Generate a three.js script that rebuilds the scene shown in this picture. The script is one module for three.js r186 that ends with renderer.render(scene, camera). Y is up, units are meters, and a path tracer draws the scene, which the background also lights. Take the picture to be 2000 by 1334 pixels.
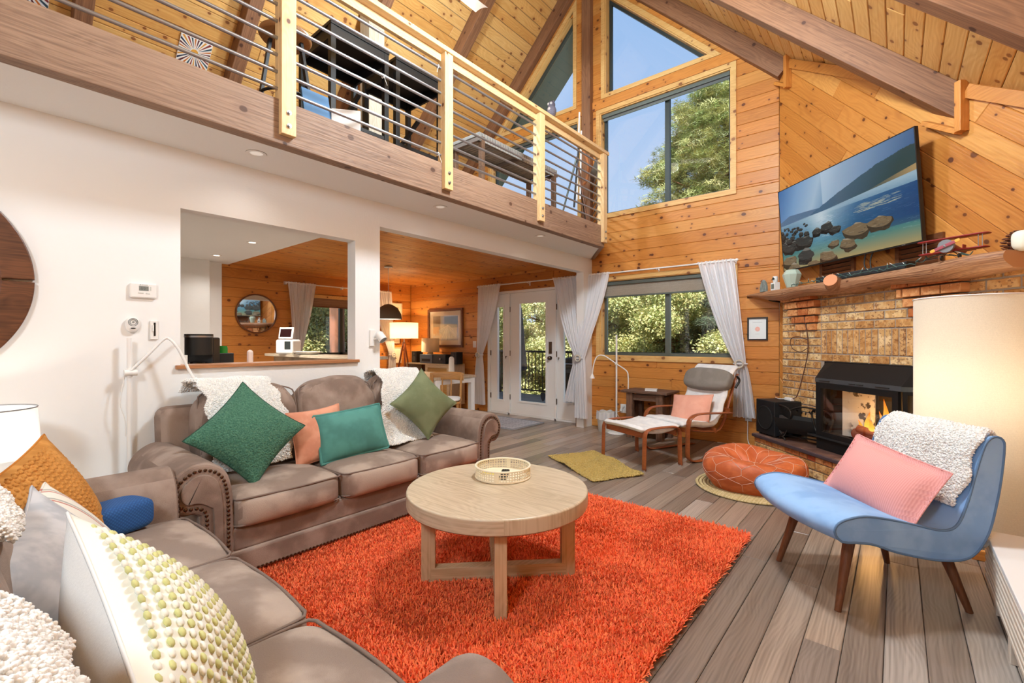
import * as THREE from 'three';
import { RoundedBoxGeometry } from 'three/addons/geometries/RoundedBoxGeometry.js';
import { mergeGeometries, mergeVertices } from 'three/addons/utils/BufferGeometryUtils.js';
import { MeshSurfaceSampler } from 'three/addons/math/MeshSurfaceSampler.js';
import { RectAreaLightUniformsLib } from 'three/addons/lights/RectAreaLightUniformsLib.js';
RectAreaLightUniformsLib.init();

// ---------------------------------------------------------------- camera, sky, sun, exposure
const scene = new THREE.Scene();
const camera = new THREE.PerspectiveCamera(73.08, 2000 / 1334, 0.05, 200);
camera.position.set(0, 1.25, 0);
camera.rotation.set(0, THREE.MathUtils.degToRad(39.9), 0);
const renderer = new THREE.WebGLRenderer();
renderer.toneMapping = THREE.LinearToneMapping;
renderer.toneMappingExposure = 0.88;
renderer.shadowMap.enabled = true;

{ // clear day: pale near the horizon, deeper blue above, the same all the way round
  const W = 256, H = 128, d = new Float32Array(W * H * 4);
  for (let j = 0; j < H; j++) {
    const e = Math.max(0, Math.sin(((j + 0.5) / H - 0.5) * Math.PI)), k = Math.pow(e, 0.55);
    for (let i = 0; i < W; i++) {
      const o = (j * W + i) * 4;
      d[o] = 1.0 + (0.2 - 1.0) * k; d[o + 1] = 1.08 + (0.5 - 1.08) * k; d[o + 2] = 1.16 + (1.02 - 1.16) * k; d[o + 3] = 1;
    }
  }
  const t = new THREE.DataTexture(d, W, H, THREE.RGBAFormat, THREE.FloatType);
  t.mapping = THREE.EquirectangularReflectionMapping; t.magFilter = THREE.LinearFilter; t.needsUpdate = true;
  scene.background = t; scene.environment = t;
}
const sun = new THREE.DirectionalLight(new THREE.Color(1, 0.95, 0.86), 13);
sun.position.set(4, 22, 8); sun.target.position.set(-1, 0, -4);
sun.castShadow = true; sun.shadow.mapSize.set(4096, 4096);
Object.assign(sun.shadow.camera, { left: -22, right: 22, top: 22, bottom: -22, near: 1, far: 60 });
scene.add(sun, sun.target);
// strengths of the room's own lamps (each light is made with its lamp)
const LAMP = { fan: 24, pendant: 16, centre: 33, soffit: 0.5, kitchen: 26, tripod: 2.4, dome: 8 };

// ---------------------------------------------------------------- helpers
const PI = Math.PI, V = (x, y, z) => new THREE.Vector3(x, y, z);
let seed = 12345;
const rnd = () => { seed = (seed + 0x6d2b79f5) | 0; let t = Math.imul(seed ^ (seed >>> 15), 1 | seed); t = (t + Math.imul(t ^ (t >>> 7), 61 | t)) ^ t; return ((t ^ (t >>> 14)) >>> 0) / 4294967296; };
const rr = (a, b) => a + (b - a) * rnd();
const lerp = (a, b, t) => a + (b - a) * t, clamp = (x, a, b) => Math.min(b, Math.max(a, x)), smooth = (a, b, x) => { x = clamp((x - a) / (b - a), 0, 1); return x * x * (3 - 2 * x); };
const used = new Map();
const numbered = (n) => { const k = used.get(n) ?? 0; used.set(n, k + 1); return k ? n + '_' + String(k).padStart(3, '0') : n; };
function shade(o) { o.castShadow = true; o.receiveShadow = true; return o; }
function thing(name, label, category, p = [0, 0, 0], turn = 0, group) {
  const o = new THREE.Group(); o.name = numbered(name); scene.add(o); o.position.set(...p); o.rotation.y = turn;
  o.userData = { label, category }; if (group) o.userData.group = group;
  return o;
}
function struct(name, label, p = [0, 0, 0], turn = 0) {
  const o = new THREE.Group(); o.name = numbered(name); scene.add(o); o.position.set(...p); o.rotation.y = turn;
  o.userData = { label, kind: 'structure' }; return o;
}
function clean(g) {
  let h = g.index ? g.toNonIndexed() : g;
  for (const k of Object.keys(h.attributes)) if (!['position', 'normal', 'uv'].includes(k)) h.deleteAttribute(k);
  if (!h.attributes.normal) h.computeVertexNormals();
  if (!h.attributes.uv) h.setAttribute('uv', new THREE.BufferAttribute(new Float32Array(h.attributes.position.count * 2), 2));
  return h;
}
const merge = (l) => (Array.isArray(l) ? (l.length === 1 ? l[0] : mergeGeometries(l.map(clean))) : l);
function part(name, geo, mat, parent, label, kind) {
  const m = shade(new THREE.Mesh(merge(geo), mat)); m.name = name; parent.add(m);
  if (label) m.userData.label = label; if (kind) m.userData.kind = kind;
  return m;
}
function single(name, geo, mat, label, category, group, p = [0, 0, 0], turn = 0) {
  const m = shade(new THREE.Mesh(merge(geo), mat)); m.name = numbered(name); scene.add(m); m.position.set(...p); m.rotation.y = turn;
  m.userData = { label, category }; if (group) m.userData.group = group;
  return m;
}
const tr = (g, x = 0, y = 0, z = 0, rx = 0, ry = 0, rz = 0) => { const m = new THREE.Matrix4().makeRotationFromEuler(new THREE.Euler(rx, ry, rz)); m.setPosition(x, y, z); return g.applyMatrix4(m); };
const box = (w, h, d, x = 0, y = 0, z = 0, r = 0) => (r ? new RoundedBoxGeometry(w, h, d, 2, r) : new THREE.BoxGeometry(w, h, d)).translate(x, y, z);
const span = (x0, x1, y0, y1, z0, z1, r = 0) => box(Math.abs(x1 - x0), Math.abs(y1 - y0), Math.abs(z1 - z0), (x0 + x1) / 2, (y0 + y1) / 2, (z0 + z1) / 2, r);
const cyl = (rt, rb, h, x = 0, y = 0, z = 0, n = 24) => new THREE.CylinderGeometry(rt, rb, h, n).translate(x, y, z);
const sph = (r, x = 0, y = 0, z = 0, n = 20) => new THREE.SphereGeometry(r, n, Math.max(6, n >> 1)).translate(x, y, z);
const tube = (pts, r, n = 24, k = 8, closed = false, tension = 0.5) => new THREE.TubeGeometry(new THREE.CatmullRomCurve3(pts.map((p) => (p.isVector3 ? p : V(...p))), closed, 'catmullrom', tension), n, r, k, closed);
const lathe = (pts, n = 40) => new THREE.LatheGeometry(pts.map((p) => new THREE.Vector2(...p)), n);
const bar = (a, b, r, k = 8, r2 = r) => { const A = V(...a), B = V(...b), L = A.distanceTo(B), g = new THREE.CylinderGeometry(r2, r, L, k); g.translate(0, L / 2, 0); return g.applyMatrix4(new THREE.Matrix4().compose(A, new THREE.Quaternion().setFromUnitVectors(V(0, 1, 0), B.clone().sub(A).normalize()), V(1, 1, 1))); };
const beam = (a, b, w, d, r = 0) => { // square bar from a to b, w along its own sideways axis, d along the other
  const A = V(...a), B = V(...b), L = A.distanceTo(B), g = r ? new RoundedBoxGeometry(w, L, d, 2, r) : new THREE.BoxGeometry(w, L, d); g.translate(0, L / 2, 0);
  return g.applyMatrix4(new THREE.Matrix4().compose(A, new THREE.Quaternion().setFromUnitVectors(V(0, 1, 0), B.clone().sub(A).normalize()), V(1, 1, 1)));
};
function shapeOf(pts, holes = []) { const s = new THREE.Shape(pts.map((p) => new THREE.Vector2(...p))); for (const h of holes) s.holes.push(new THREE.Path(h.map((p) => new THREE.Vector2(...p)))); return s; }
const extr = (pts, depth, bevel = 0, holes = [], cs = 12) => new THREE.ExtrudeGeometry(pts instanceof THREE.Shape ? pts : shapeOf(pts, holes), { depth: depth - 2 * bevel, bevelEnabled: bevel > 0, bevelSize: bevel, bevelThickness: bevel, bevelOffset: -bevel, bevelSegments: 2, curveSegments: cs }).translate(0, 0, bevel);
function smoothed(g) { g.deleteAttribute('normal'); const uv = g.attributes.uv; if (uv) g.deleteAttribute('uv'); g = mergeVertices(g, 1e-4); g.computeVertexNormals(); return g; }
// uv in metres from the dominant direction of each face; along = grain axis
function boxUV(g, s = 1, along = 'x', ou = 0, ov = 0) {
  g = g.index ? g.toNonIndexed() : g; const p = g.attributes.position, uv = new Float32Array(p.count * 2), a = V(), b = V(), c = V();
  const ax = { x: 0, y: 1, z: 2 }[along];
  for (let i = 0; i < p.count; i += 3) {
    a.fromBufferAttribute(p, i); b.fromBufferAttribute(p, i + 1); c.fromBufferAttribute(p, i + 2);
    const n = b.clone().sub(a).cross(c.clone().sub(a)).toArray().map(Math.abs), m = n[0] > n[1] ? (n[0] > n[2] ? 0 : 2) : n[1] > n[2] ? 1 : 2;
    let [u, v] = [0, 1, 2].filter((k) => k !== m); if (v === ax) [u, v] = [v, u];
    [a, b, c].forEach((q, k) => { const r = q.toArray(); uv[(i + k) * 2] = r[u] * s + ou; uv[(i + k) * 2 + 1] = r[v] * s + ov; });
  }
  g.setAttribute('uv', new THREE.BufferAttribute(uv, 2)); return g;
}
// value noise that repeats every (px, py) cells
const perm = new Float32Array(65536).map(() => rnd());
const hash = (x, y, s) => perm[((x * 374761 + y * 668265 + s * 951274177) >>> 0) % 65536];
function vnoise(x, y, px, py, s = 0) {
  const ix = Math.floor(x), iy = Math.floor(y), fx = x - ix, fy = y - iy, u = fx * fx * (3 - 2 * fx), v = fy * fy * (3 - 2 * fy), m = (a, n) => ((a % n) + n) % n;
  const x0 = m(ix, px), x1 = m(ix + 1, px), y0 = m(iy, py), y1 = m(iy + 1, py);
  return lerp(lerp(hash(x0, y0, s), hash(x1, y0, s), u), lerp(hash(x0, y1, s), hash(x1, y1, s), u), v);
}
function fbm(x, y, px, py, s = 0, oct = 4) { let a = 0.5, t = 0, n = 0; for (let i = 0; i < oct; i++) { t += a * vnoise(x, y, px, py, s + i * 17); n += a; x *= 2; y *= 2; px *= 2; py *= 2; a *= 0.5; } return t / n; }
const n3 = (x, y, z, s = 0) => (vnoise(x + 31.7, y + 11.3, 4096, 4096, s) + vnoise(y + 7.1, z + 23.9, 4096, 4096, s + 5) + vnoise(z + 3.3, x + 41.1, 4096, 4096, s + 9)) / 3;
const hex = (h) => [(h >> 16) & 255, (h >> 8) & 255, h & 255];
function tex(W, H, f, srgb = true, rep = [1, 1]) {
  const d = new Uint8Array(W * H * 4);
  for (let j = 0; j < H; j++) for (let i = 0; i < W; i++) { const c = f((i + 0.5) / W, (j + 0.5) / H, i, j), o = (j * W + i) * 4; d[o] = clamp(c[0], 0, 255); d[o + 1] = clamp(c[1], 0, 255); d[o + 2] = clamp(c[2], 0, 255); d[o + 3] = 255; }
  const t = new THREE.DataTexture(d, W, H); t.wrapS = t.wrapT = THREE.RepeatWrapping; t.magFilter = THREE.LinearFilter; t.minFilter = THREE.LinearMipmapLinearFilter; t.generateMipmaps = true; if (srgb) t.colorSpace = THREE.SRGBColorSpace; t.repeat.set(...rep); t.needsUpdate = true;
  return t;
}
const gray = (W, H, f, rep) => tex(W, H, (u, v, i, j) => { const g = 255 * f(u, v, i, j); return [g, g, g]; }, false, rep);
const mixc = (a, b, t) => [lerp(a[0], b[0], t), lerp(a[1], b[1], t), lerp(a[2], b[2], t)];
// wood: u along the grain; the map covers mu x mv metres
function wood(W, H, mu, mv, light, dark, knotN, o = {}) {
  const { ring = 26, warp = 0.5, strength = 1, knot = [88, 44, 18], sd = 0, fine = 0.35 } = o, L = hex(light), D = hex(dark), ks = [];
  for (let i = 0; i < knotN; i++) ks.push([rnd(), rnd(), rr(0.007, 0.021), rr(0.7, 1)]);
  return tex(W, H, (u, v) => {
    let y = v * mv, near = 0, core = 0;
    for (const [a, b, r, s] of ks) {
      let du = Math.abs(u - a), dv = v - b; if (du > 0.5) du = 1 - du; if (dv > 0.5) dv -= 1; if (dv < -0.5) dv += 1;
      const X = (du * mu) / 1.25, Y = dv * mv, d = Math.hypot(X, Y) / r; if (d > 7) continue;
      y += Math.sign(Y) * r * 0.9 * Math.exp((-X * X) / (r * r * 14)) * Math.exp(-Math.abs(Y) / (r * 2.4));
      near = Math.max(near, s * Math.exp(-d * d * 0.22)); core = Math.max(core, s * smooth(1.15, 0.75, d + 0.25 * (vnoise(u * 60, v * 60, 60, 60, 3) - 0.5)));
    }
    const w = fbm(u * 4, v * 6, 4, 6, sd, 3), ph = (y * ring) / mv + (w - 0.5) * warp * ring, tri = Math.abs(((ph % 1) + 1) % 1 - 0.5) * 2;
    const fib = fbm(u * 6, v * 160, 6, 160, sd + 40, 2), pat = fbm(u * 3, v * 4, 3, 4, sd + 80, 3);
    let t = clamp((tri * 0.42 + (fib - 0.5) * fine * 2 + (pat - 0.5) * 0.9 + 0.1) * strength, 0, 1);
    return mixc(mixc(mixc(L, D, t), [lerp(L[0], knot[0], 0.35), lerp(L[1], knot[1], 0.4), lerp(L[2], knot[2], 0.4)], near * 0.55), knot, core * 0.9);
  }, true, [1 / mu, 1 / mv]);
}
const S = (o) => new THREE.MeshStandardMaterial(o), P = (o) => new THREE.MeshPhysicalMaterial(o);
function mottled(W, m, a, b, sc, o = {}) { const A = hex(a), B = hex(b); return tex(W, W, (u, v) => mixc(A, B, smooth(o.lo ?? 0.3, o.hi ?? 0.7, fbm(u * sc, v * sc, sc, sc, o.sd ?? 0, 5)) + (o.grain ?? 0) * (rnd() - 0.5)), true, [1 / m, 1 / m]); }

// soft box: a cube rounded to a superellipsoid, crowned on top, lightly creased
function soft(w, h, d, n = 5, o = {}) {
  const { crown = 0, noise = 0, freq = 6, seg = 16, sag = 0, sd = 0, front = 0 } = o;
  const g = new THREE.BoxGeometry(2, 2, 2, seg, Math.max(6, seg >> 1), seg), p = g.attributes.position;
  for (let i = 0; i < p.count; i++) {
    const a = p.getX(i), b = p.getY(i), c = p.getZ(i), m = Math.max(Math.abs(a), Math.abs(b), Math.abs(c)), q = Math.pow(Math.abs(a) ** n + Math.abs(b) ** n + Math.abs(c) ** n, 1 / n) / m;
    let x = (a / q) * w / 2, y = (b / q) * h / 2, z = (c / q) * d / 2;
    const k = (1 - a * a) * (1 - c * c);
    if (b > 0) y += crown * k * b; else y += sag * k * b;
    z += front * (1 - a * a) * (1 - b * b) * Math.max(0, c);
    if (noise) { const N = (n3(x * freq, y * freq, z * freq, sd) - 0.5) * 2 * noise; x += N * a; y += N * b; z += N * c; }
    p.setXYZ(i, x, y, z);
  }
  return smoothed(g);
}
// one face of a cushion: width, height, bulge; side = 1 front, -1 back
function pillowFace(w, h, t, side, o = {}) {
  const { pinch = 0.09, seg = 28, pw = 0.55, noise = 0.006, freq = 9, sd = 0, flange = 0 } = o, N = seg, pos = [], uv = [], idx = [];
  for (let j = 0; j <= N; j++) for (let i = 0; i <= N; i++) {
    const a = (i / N) * 2 - 1, b = (j / N) * 2 - 1, fx = 1 - flange / w * 2, fy = 1 - flange / h * 2;
    const k = Math.max(0, 1 - (a / fx) ** 2) * Math.max(0, 1 - (b / fy) ** 2);
    const x = a * w / 2 * (1 - pinch * (1 - b * b) * Math.abs(a)), y = b * h / 2 * (1 - pinch * (1 - a * a) * Math.abs(b));
    let z = side * t / 2 * Math.pow(k, pw); const edge = Math.min(1, k * 5);
    z += side * noise * 2 * (n3(x * freq, y * freq, side * 3 + sd, sd) - 0.5) * edge + (flange ? 0.006 * Math.sin((a + b) * 40) * (1 - edge) : 0);
    pos.push(x, y, z + side * 0.001); uv.push(x, y);
  }
  for (let j = 0; j < N; j++) for (let i = 0; i < N; i++) { const q = j * (N + 1) + i; side > 0 ? idx.push(q, q + 1, q + N + 2, q, q + N + 2, q + N + 1) : idx.push(q, q + N + 2, q + 1, q, q + N + 1, q + N + 2); }
  const g = new THREE.BufferGeometry(); g.setAttribute('position', new THREE.Float32BufferAttribute(pos, 3)); g.setAttribute('uv', new THREE.Float32BufferAttribute(uv, 2)); g.setIndex(idx); g.computeVertexNormals(); return g;
}
function edgeLoop(w, h, pinch, r, o = {}) { const pts = [], N = 12; for (let s = 0; s < 4; s++) for (let i = 0; i < N; i++) { const t = (i / N) * 2 - 1, q = pinch * (1 - t * t); const c = [[t * w / 2, -h / 2 * (1 - q)], [w / 2 * (1 - q), t * h / 2], [-t * w / 2, h / 2 * (1 - q)], [-w / 2 * (1 - q), -t * h / 2]][s]; pts.push(V(c[0], c[1], 0)); } return tube(pts, r, 96, 6, true, 0.2); }
// grid surface from f(u,v) -> [x,y,z]
function sheet(nu, nv, f, uvs = [1, 1]) {
  const pos = [], uv = [], idx = [];
  for (let j = 0; j <= nv; j++) for (let i = 0; i <= nu; i++) { pos.push(...f(i / nu, j / nv)); uv.push((i / nu) * uvs[0], (j / nv) * uvs[1]); }
  for (let j = 0; j < nv; j++) for (let i = 0; i < nu; i++) { const q = j * (nu + 1) + i; idx.push(q, q + 1, q + nu + 2, q, q + nu + 2, q + nu + 1); }
  const g = new THREE.BufferGeometry(); g.setAttribute('position', new THREE.Float32BufferAttribute(pos, 3)); g.setAttribute('uv', new THREE.Float32BufferAttribute(uv, 2)); g.setIndex(idx); g.computeVertexNormals(); return g;
}
// closed thick sheet: f gives the middle surface, th the half thickness along its normal
function slab(nu, nv, f, th, uvs) {
  const g = sheet(nu, nv, f, uvs), n = g.attributes.normal, p = g.attributes.position, c = p.count, pos = [], uv = [], idx = [];
  for (const s of [1, -1]) for (let i = 0; i < c; i++) { const a = i % (nu + 1), b = (i / (nu + 1)) | 0, e = a === 0 || b === 0 || a === nu || b === nv ? 0.25 : 1, t = th * s * e; pos.push(p.getX(i) + n.getX(i) * t, p.getY(i) + n.getY(i) * t, p.getZ(i) + n.getZ(i) * t); uv.push(g.attributes.uv.getX(i), g.attributes.uv.getY(i)); }
  const src = g.index.array; for (let i = 0; i < src.length; i += 3) idx.push(src[i], src[i + 1], src[i + 2], src[i] + c, src[i + 2] + c, src[i + 1] + c);
  const rim = []; for (let i = 0; i <= nu; i++) rim.push(i); for (let j = 1; j <= nv; j++) rim.push(j * (nu + 1) + nu); for (let i = nu - 1; i >= 0; i--) rim.push(nv * (nu + 1) + i); for (let j = nv - 1; j >= 0; j--) rim.push(j * (nu + 1));
  for (let k = 0; k + 1 < rim.length; k++) idx.push(rim[k], rim[k] + c, rim[k + 1], rim[k + 1], rim[k] + c, rim[k + 1] + c);
  const o = new THREE.BufferGeometry(); o.setAttribute('position', new THREE.Float32BufferAttribute(pos, 3)); o.setAttribute('uv', new THREE.Float32BufferAttribute(uv, 2)); o.setIndex(idx); o.computeVertexNormals(); return o;
}
function shrink(poly, d) { const n = poly.length, w = poly.reduce((s, p, i) => { const q = poly[(i + 1) % n]; return s + p[0] * q[1] - q[0] * p[1]; }, 0) > 0 ? 1 : -1; return poly.map((q, i) => { const p = poly[(i + n - 1) % n], r = poly[(i + 1) % n], l1 = Math.hypot(q[0] - p[0], q[1] - p[1]) || 1, l2 = Math.hypot(r[0] - q[0], r[1] - q[1]) || 1, a = [-(q[1] - p[1]) / l1 * w, (q[0] - p[0]) / l1 * w], b = [-(r[1] - q[1]) / l2 * w, (r[0] - q[0]) / l2 * w], k = d / Math.max(0.3, 1 + a[0] * b[0] + a[1] * b[1]); return [q[0] + (a[0] + b[0]) * k, q[1] + (a[1] + b[1]) * k]; }); }
// a piece of boarding: convex outline in plane coordinates (a along the grain, b across), chamfered all round
function piece(poly, at, t, ch, gap = 0) {
  const uo = [rnd() * 7, rnd() * 7]; if (gap) poly = shrink(poly, gap);
  const n = poly.length, ins = [], cw = poly.reduce((s, p, i) => { const q = poly[(i + 1) % n]; return s + p[0] * q[1] - q[0] * p[1]; }, 0) > 0 ? 1 : -1;
  for (let i = 0; i < n; i++) {
    const p = poly[(i + n - 1) % n], q = poly[i], r = poly[(i + 1) % n], d1 = [q[0] - p[0], q[1] - p[1]], d2 = [r[0] - q[0], r[1] - q[1]], l1 = Math.hypot(...d1) || 1, l2 = Math.hypot(...d2) || 1;
    const n1 = [-d1[1] / l1 * cw, d1[0] / l1 * cw], n2 = [-d2[1] / l2 * cw, d2[0] / l2 * cw], dd = 1 + n1[0] * n2[0] + n1[1] * n2[1], k = ch / Math.max(dd, 0.3);
    ins.push([q[0] + (n1[0] + n2[0]) * k, q[1] + (n1[1] + n2[1]) * k]);
  }
  const pos = [], uv = [], push = (a, h) => { pos.push(...at(a[0], a[1], h)); uv.push(a[0] + uo[0], a[1] + uo[1]); };
  const ord = cw > 0 ? [0, 1, 2] : [0, 2, 1], tri = (l) => ord.forEach((k) => push(...l[k]));
  for (let i = 1; i + 1 < n; i++) tri([[ins[0], t], [ins[i], t], [ins[i + 1], t]]);
  for (let i = 0; i < n; i++) { const j = (i + 1) % n; tri([[poly[i], t - ch], [poly[j], t - ch], [ins[j], t]]); tri([[poly[i], t - ch], [ins[j], t], [ins[i], t]]); tri([[poly[i], 0], [poly[j], 0], [poly[j], t - ch]]); tri([[poly[i], 0], [poly[j], t - ch], [poly[i], t - ch]]); }
  const g = new THREE.BufferGeometry(); g.setAttribute('position', new THREE.Float32BufferAttribute(pos, 3)); g.setAttribute('uv', new THREE.Float32BufferAttribute(uv, 2)); g.computeVertexNormals(); return g;
}
function clip(poly, [a, b, c]) { // keep a*x + b*y <= c
  const out = []; for (let i = 0; i < poly.length; i++) { const p = poly[i], q = poly[(i + 1) % poly.length], fp = a * p[0] + b * p[1] - c, fq = a * q[0] + b * q[1] - c; if (fp <= 1e-9) out.push(p); if (fp * fq < -1e-12) { const t = fp / (fp - fq); out.push([lerp(p[0], q[0], t), lerp(p[1], q[1], t)]); } } return out;
}
// ---------------------------------------------------------------- materials
const pineMap = wood(1024, 512, 2.6, 1.3, 0xd4954c, 0xba7836, 70, { ring: 44, sd: 1, warp: 0.3 });
const pineMap2 = wood(1024, 512, 2.6, 1.3, 0xe3ba78, 0xcd9853, 64, { ring: 40, sd: 2, warp: 0.3, knot: [120, 68, 34] });
const floorMap = wood(1024, 1024, 2.0, 1.0, 0xb3a79d, 0x8b7f75, 0, { ring: 70, sd: 3, fine: 0.6, warp: 0.12, strength: 0.9 });
const beamMap = wood(1024, 512, 2.4, 0.8, 0x9a7d67, 0x775c4a, 14, { ring: 18, sd: 4, fine: 0.7, knot: [66, 40, 26] });
const oakMap = wood(1024, 512, 1.6, 0.8, 0xcdbca3, 0xb09c80, 0, { ring: 18, sd: 5, fine: 0.6 });
const maskGrain = gray(512, 512, (u, v) => fbm(u * 6, v * 120, 6, 120, 9, 3), [1, 1]);
const finebump = gray(256, 256, (u, v) => fbm(u * 64, v * 64, 64, 64, 4, 2), [8, 8]);
const plaster = gray(512, 512, (u, v) => fbm(u * 90, v * 90, 90, 90, 6, 3), [1, 1]);
const tints = (o, list) => list.map((c) => S({ ...o, color: c }));
const M = {};
M.pine = tints({ map: pineMap, roughness: 0.42, bumpMap: maskGrain, bumpScale: 0.0008 }, [0xffffff, 0xfff0dc, 0xf2e2cc, 0xfff6ea, 0xeedcc2]);
M.pineLight = tints({ map: pineMap2, roughness: 0.45, bumpMap: maskGrain, bumpScale: 0.0008 }, [0xffffff, 0xfff3e2, 0xf6e8d4, 0xfffaf2]);
M.pineTrim = S({ map: pineMap2, roughness: 0.45 });
M.fir = S({ map: wood(512, 256, 1.6, 0.8, 0xe6c694, 0xd6ae76, 6, { ring: 20, sd: 8 }), roughness: 0.5 });
M.beam = S({ map: beamMap, roughness: 0.6, bumpMap: maskGrain, bumpScale: 0.002 });
M.beamRed = S({ map: beamMap, color: 0xf2d2b2, roughness: 0.6 });
M.floor = tints({ map: floorMap, roughness: 0.28, bumpMap: gray(256, 256, (u, v) => fbm(u * 4, v * 40, 4, 40, 12, 3), [1, 1]), bumpScale: 0.0012 }, [0xffffff, 0xddd6d0, 0xf0e6dc, 0xc6bcb4, 0xfff2e4, 0xd2cac4, 0xe6e0da, 0xbdb4ac]);
M.white = S({ color: 0xeeeeec, roughness: 0.85, bumpMap: plaster, bumpScale: 0.0006 });
M.whitePaint = S({ color: 0xf0efec, roughness: 0.35 });
M.whitePlastic = S({ color: 0xeceae6, roughness: 0.4 });
M.sub = S({ color: 0x5a3a20, roughness: 0.9 });
M.alu = S({ color: 0x6d756f, roughness: 0.45, metalness: 0.6 });
M.aluDark = S({ color: 0x3f4644, roughness: 0.5, metalness: 0.4 });
M.steel = S({ color: 0xa9abaf, roughness: 0.32, metalness: 0.9 });
M.railSteel = S({ color: 0xa4a6ab, roughness: 0.36, metalness: 0.85 });
M.chrome = S({ color: 0xd8d8d8, roughness: 0.15, metalness: 1 });
M.black = S({ color: 0x141414, roughness: 0.45 });
M.blackMatt = S({ color: 0x171616, roughness: 0.8 });
M.glass = P({ color: 0xffffff, transmission: 1, roughness: 0, thickness: 0, ior: 1.45 });
M.mirror = S({ color: 0xf2f4f4, metalness: 1, roughness: 0.02 });
M.teal = S({ color: 0x4b6a6c, roughness: 0.7 });
M.curtain = P({ color: 0xfbfafc, roughness: 0.95, transmission: 0.3, thickness: 0, bumpMap: finebump, bumpScale: 0.0005 });
M.oak = S({ map: oakMap, roughness: 0.3 });
M.walnut = S({ map: wood(512, 256, 1.2, 0.6, 0x7a4a2c, 0x55301b, 0, { ring: 16, sd: 11 }), roughness: 0.4 });
M.cherry = S({ map: wood(512, 256, 1.2, 0.6, 0xa35a30, 0x84431f, 0, { ring: 14, sd: 13 }), roughness: 0.35 });
M.brass = S({ color: 0x6b5a4c, roughness: 0.35, metalness: 0.9 });
const glow = (c, k) => S({ color: 0xffffff, emissive: c, emissiveIntensity: k, roughness: 0.9 });
M.oakLight = S({ map: oakMap, color: 0xfff2e0, roughness: 0.45 });
// ---------------------------------------------------------------- the room
const LW = -3.49, FW = -6.03, RW = 0.72, EW = -7.8, RZ = 3.6, RX = -3.54, RY = 7.02, LOFT = 2.735;
const roofR = (x) => 3.48 - x, roofL = (x) => 10.56 + x;
const pick = (a) => a[(rnd() * a.length) | 0];
function offsetPoly(poly, d) { // inwards for d > 0; counter-clockwise outline
  const n = poly.length; return poly.map((q, i) => {
    const p = poly[(i + n - 1) % n], r = poly[(i + 1) % n], l1 = Math.hypot(q[0] - p[0], q[1] - p[1]), l2 = Math.hypot(r[0] - q[0], r[1] - q[1]);
    const a = [-(q[1] - p[1]) / l1, (q[0] - p[0]) / l1], b = [-(r[1] - q[1]) / l2, (r[0] - q[0]) / l2], k = d / (1 + a[0] * b[0] + a[1] * b[1]); return [q[0] + (a[0] + b[0]) * k, q[1] + (a[1] + b[1]) * k];
  });
}
const rect = (x0, x1, y0, y1) => [[x0, y0], [x1, y0], [x1, y1], [x0, y1]];
const ring = (poly, a, b, depth) => extr(offsetPoly(poly, a), depth, 0, [offsetPoly(poly, b)]);

// floor: boards along z
{
  const f = struct('floor', 'grey brown hand-scraped plank floor');
  part('subfloor', span(EW - 0.2, RW + 0.2, -0.12, -0.018, FW - 0.15, RZ + 0.2), M.sub, f);
  const rest = [];
  for (let i = 0, x = EW; x < RW; i++, x += 0.1315) {
    const x1 = Math.min(x + 0.1315, RW); let z = FW - rr(0, 1.4);
    while (z < RZ) {
      const L = rr(1.3, 2.3), a = Math.max(z, FW), b = Math.min(z + L, RZ); z += L; if (b - a < 0.05) continue;
      const g = piece([[a, x], [b, x], [b, x1], [a, x1]], (u, v, h) => [v, h - 0.018, u], 0.018, 0.003, 0.0012);
      if (a > 0.1 || x < -5.9) rest.push(g); else part('plank', g, pick(M.floor), f);
    }
  }
  part('plank_field', rest, M.floor[0], f, undefined, 'stuff');
}
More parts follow.
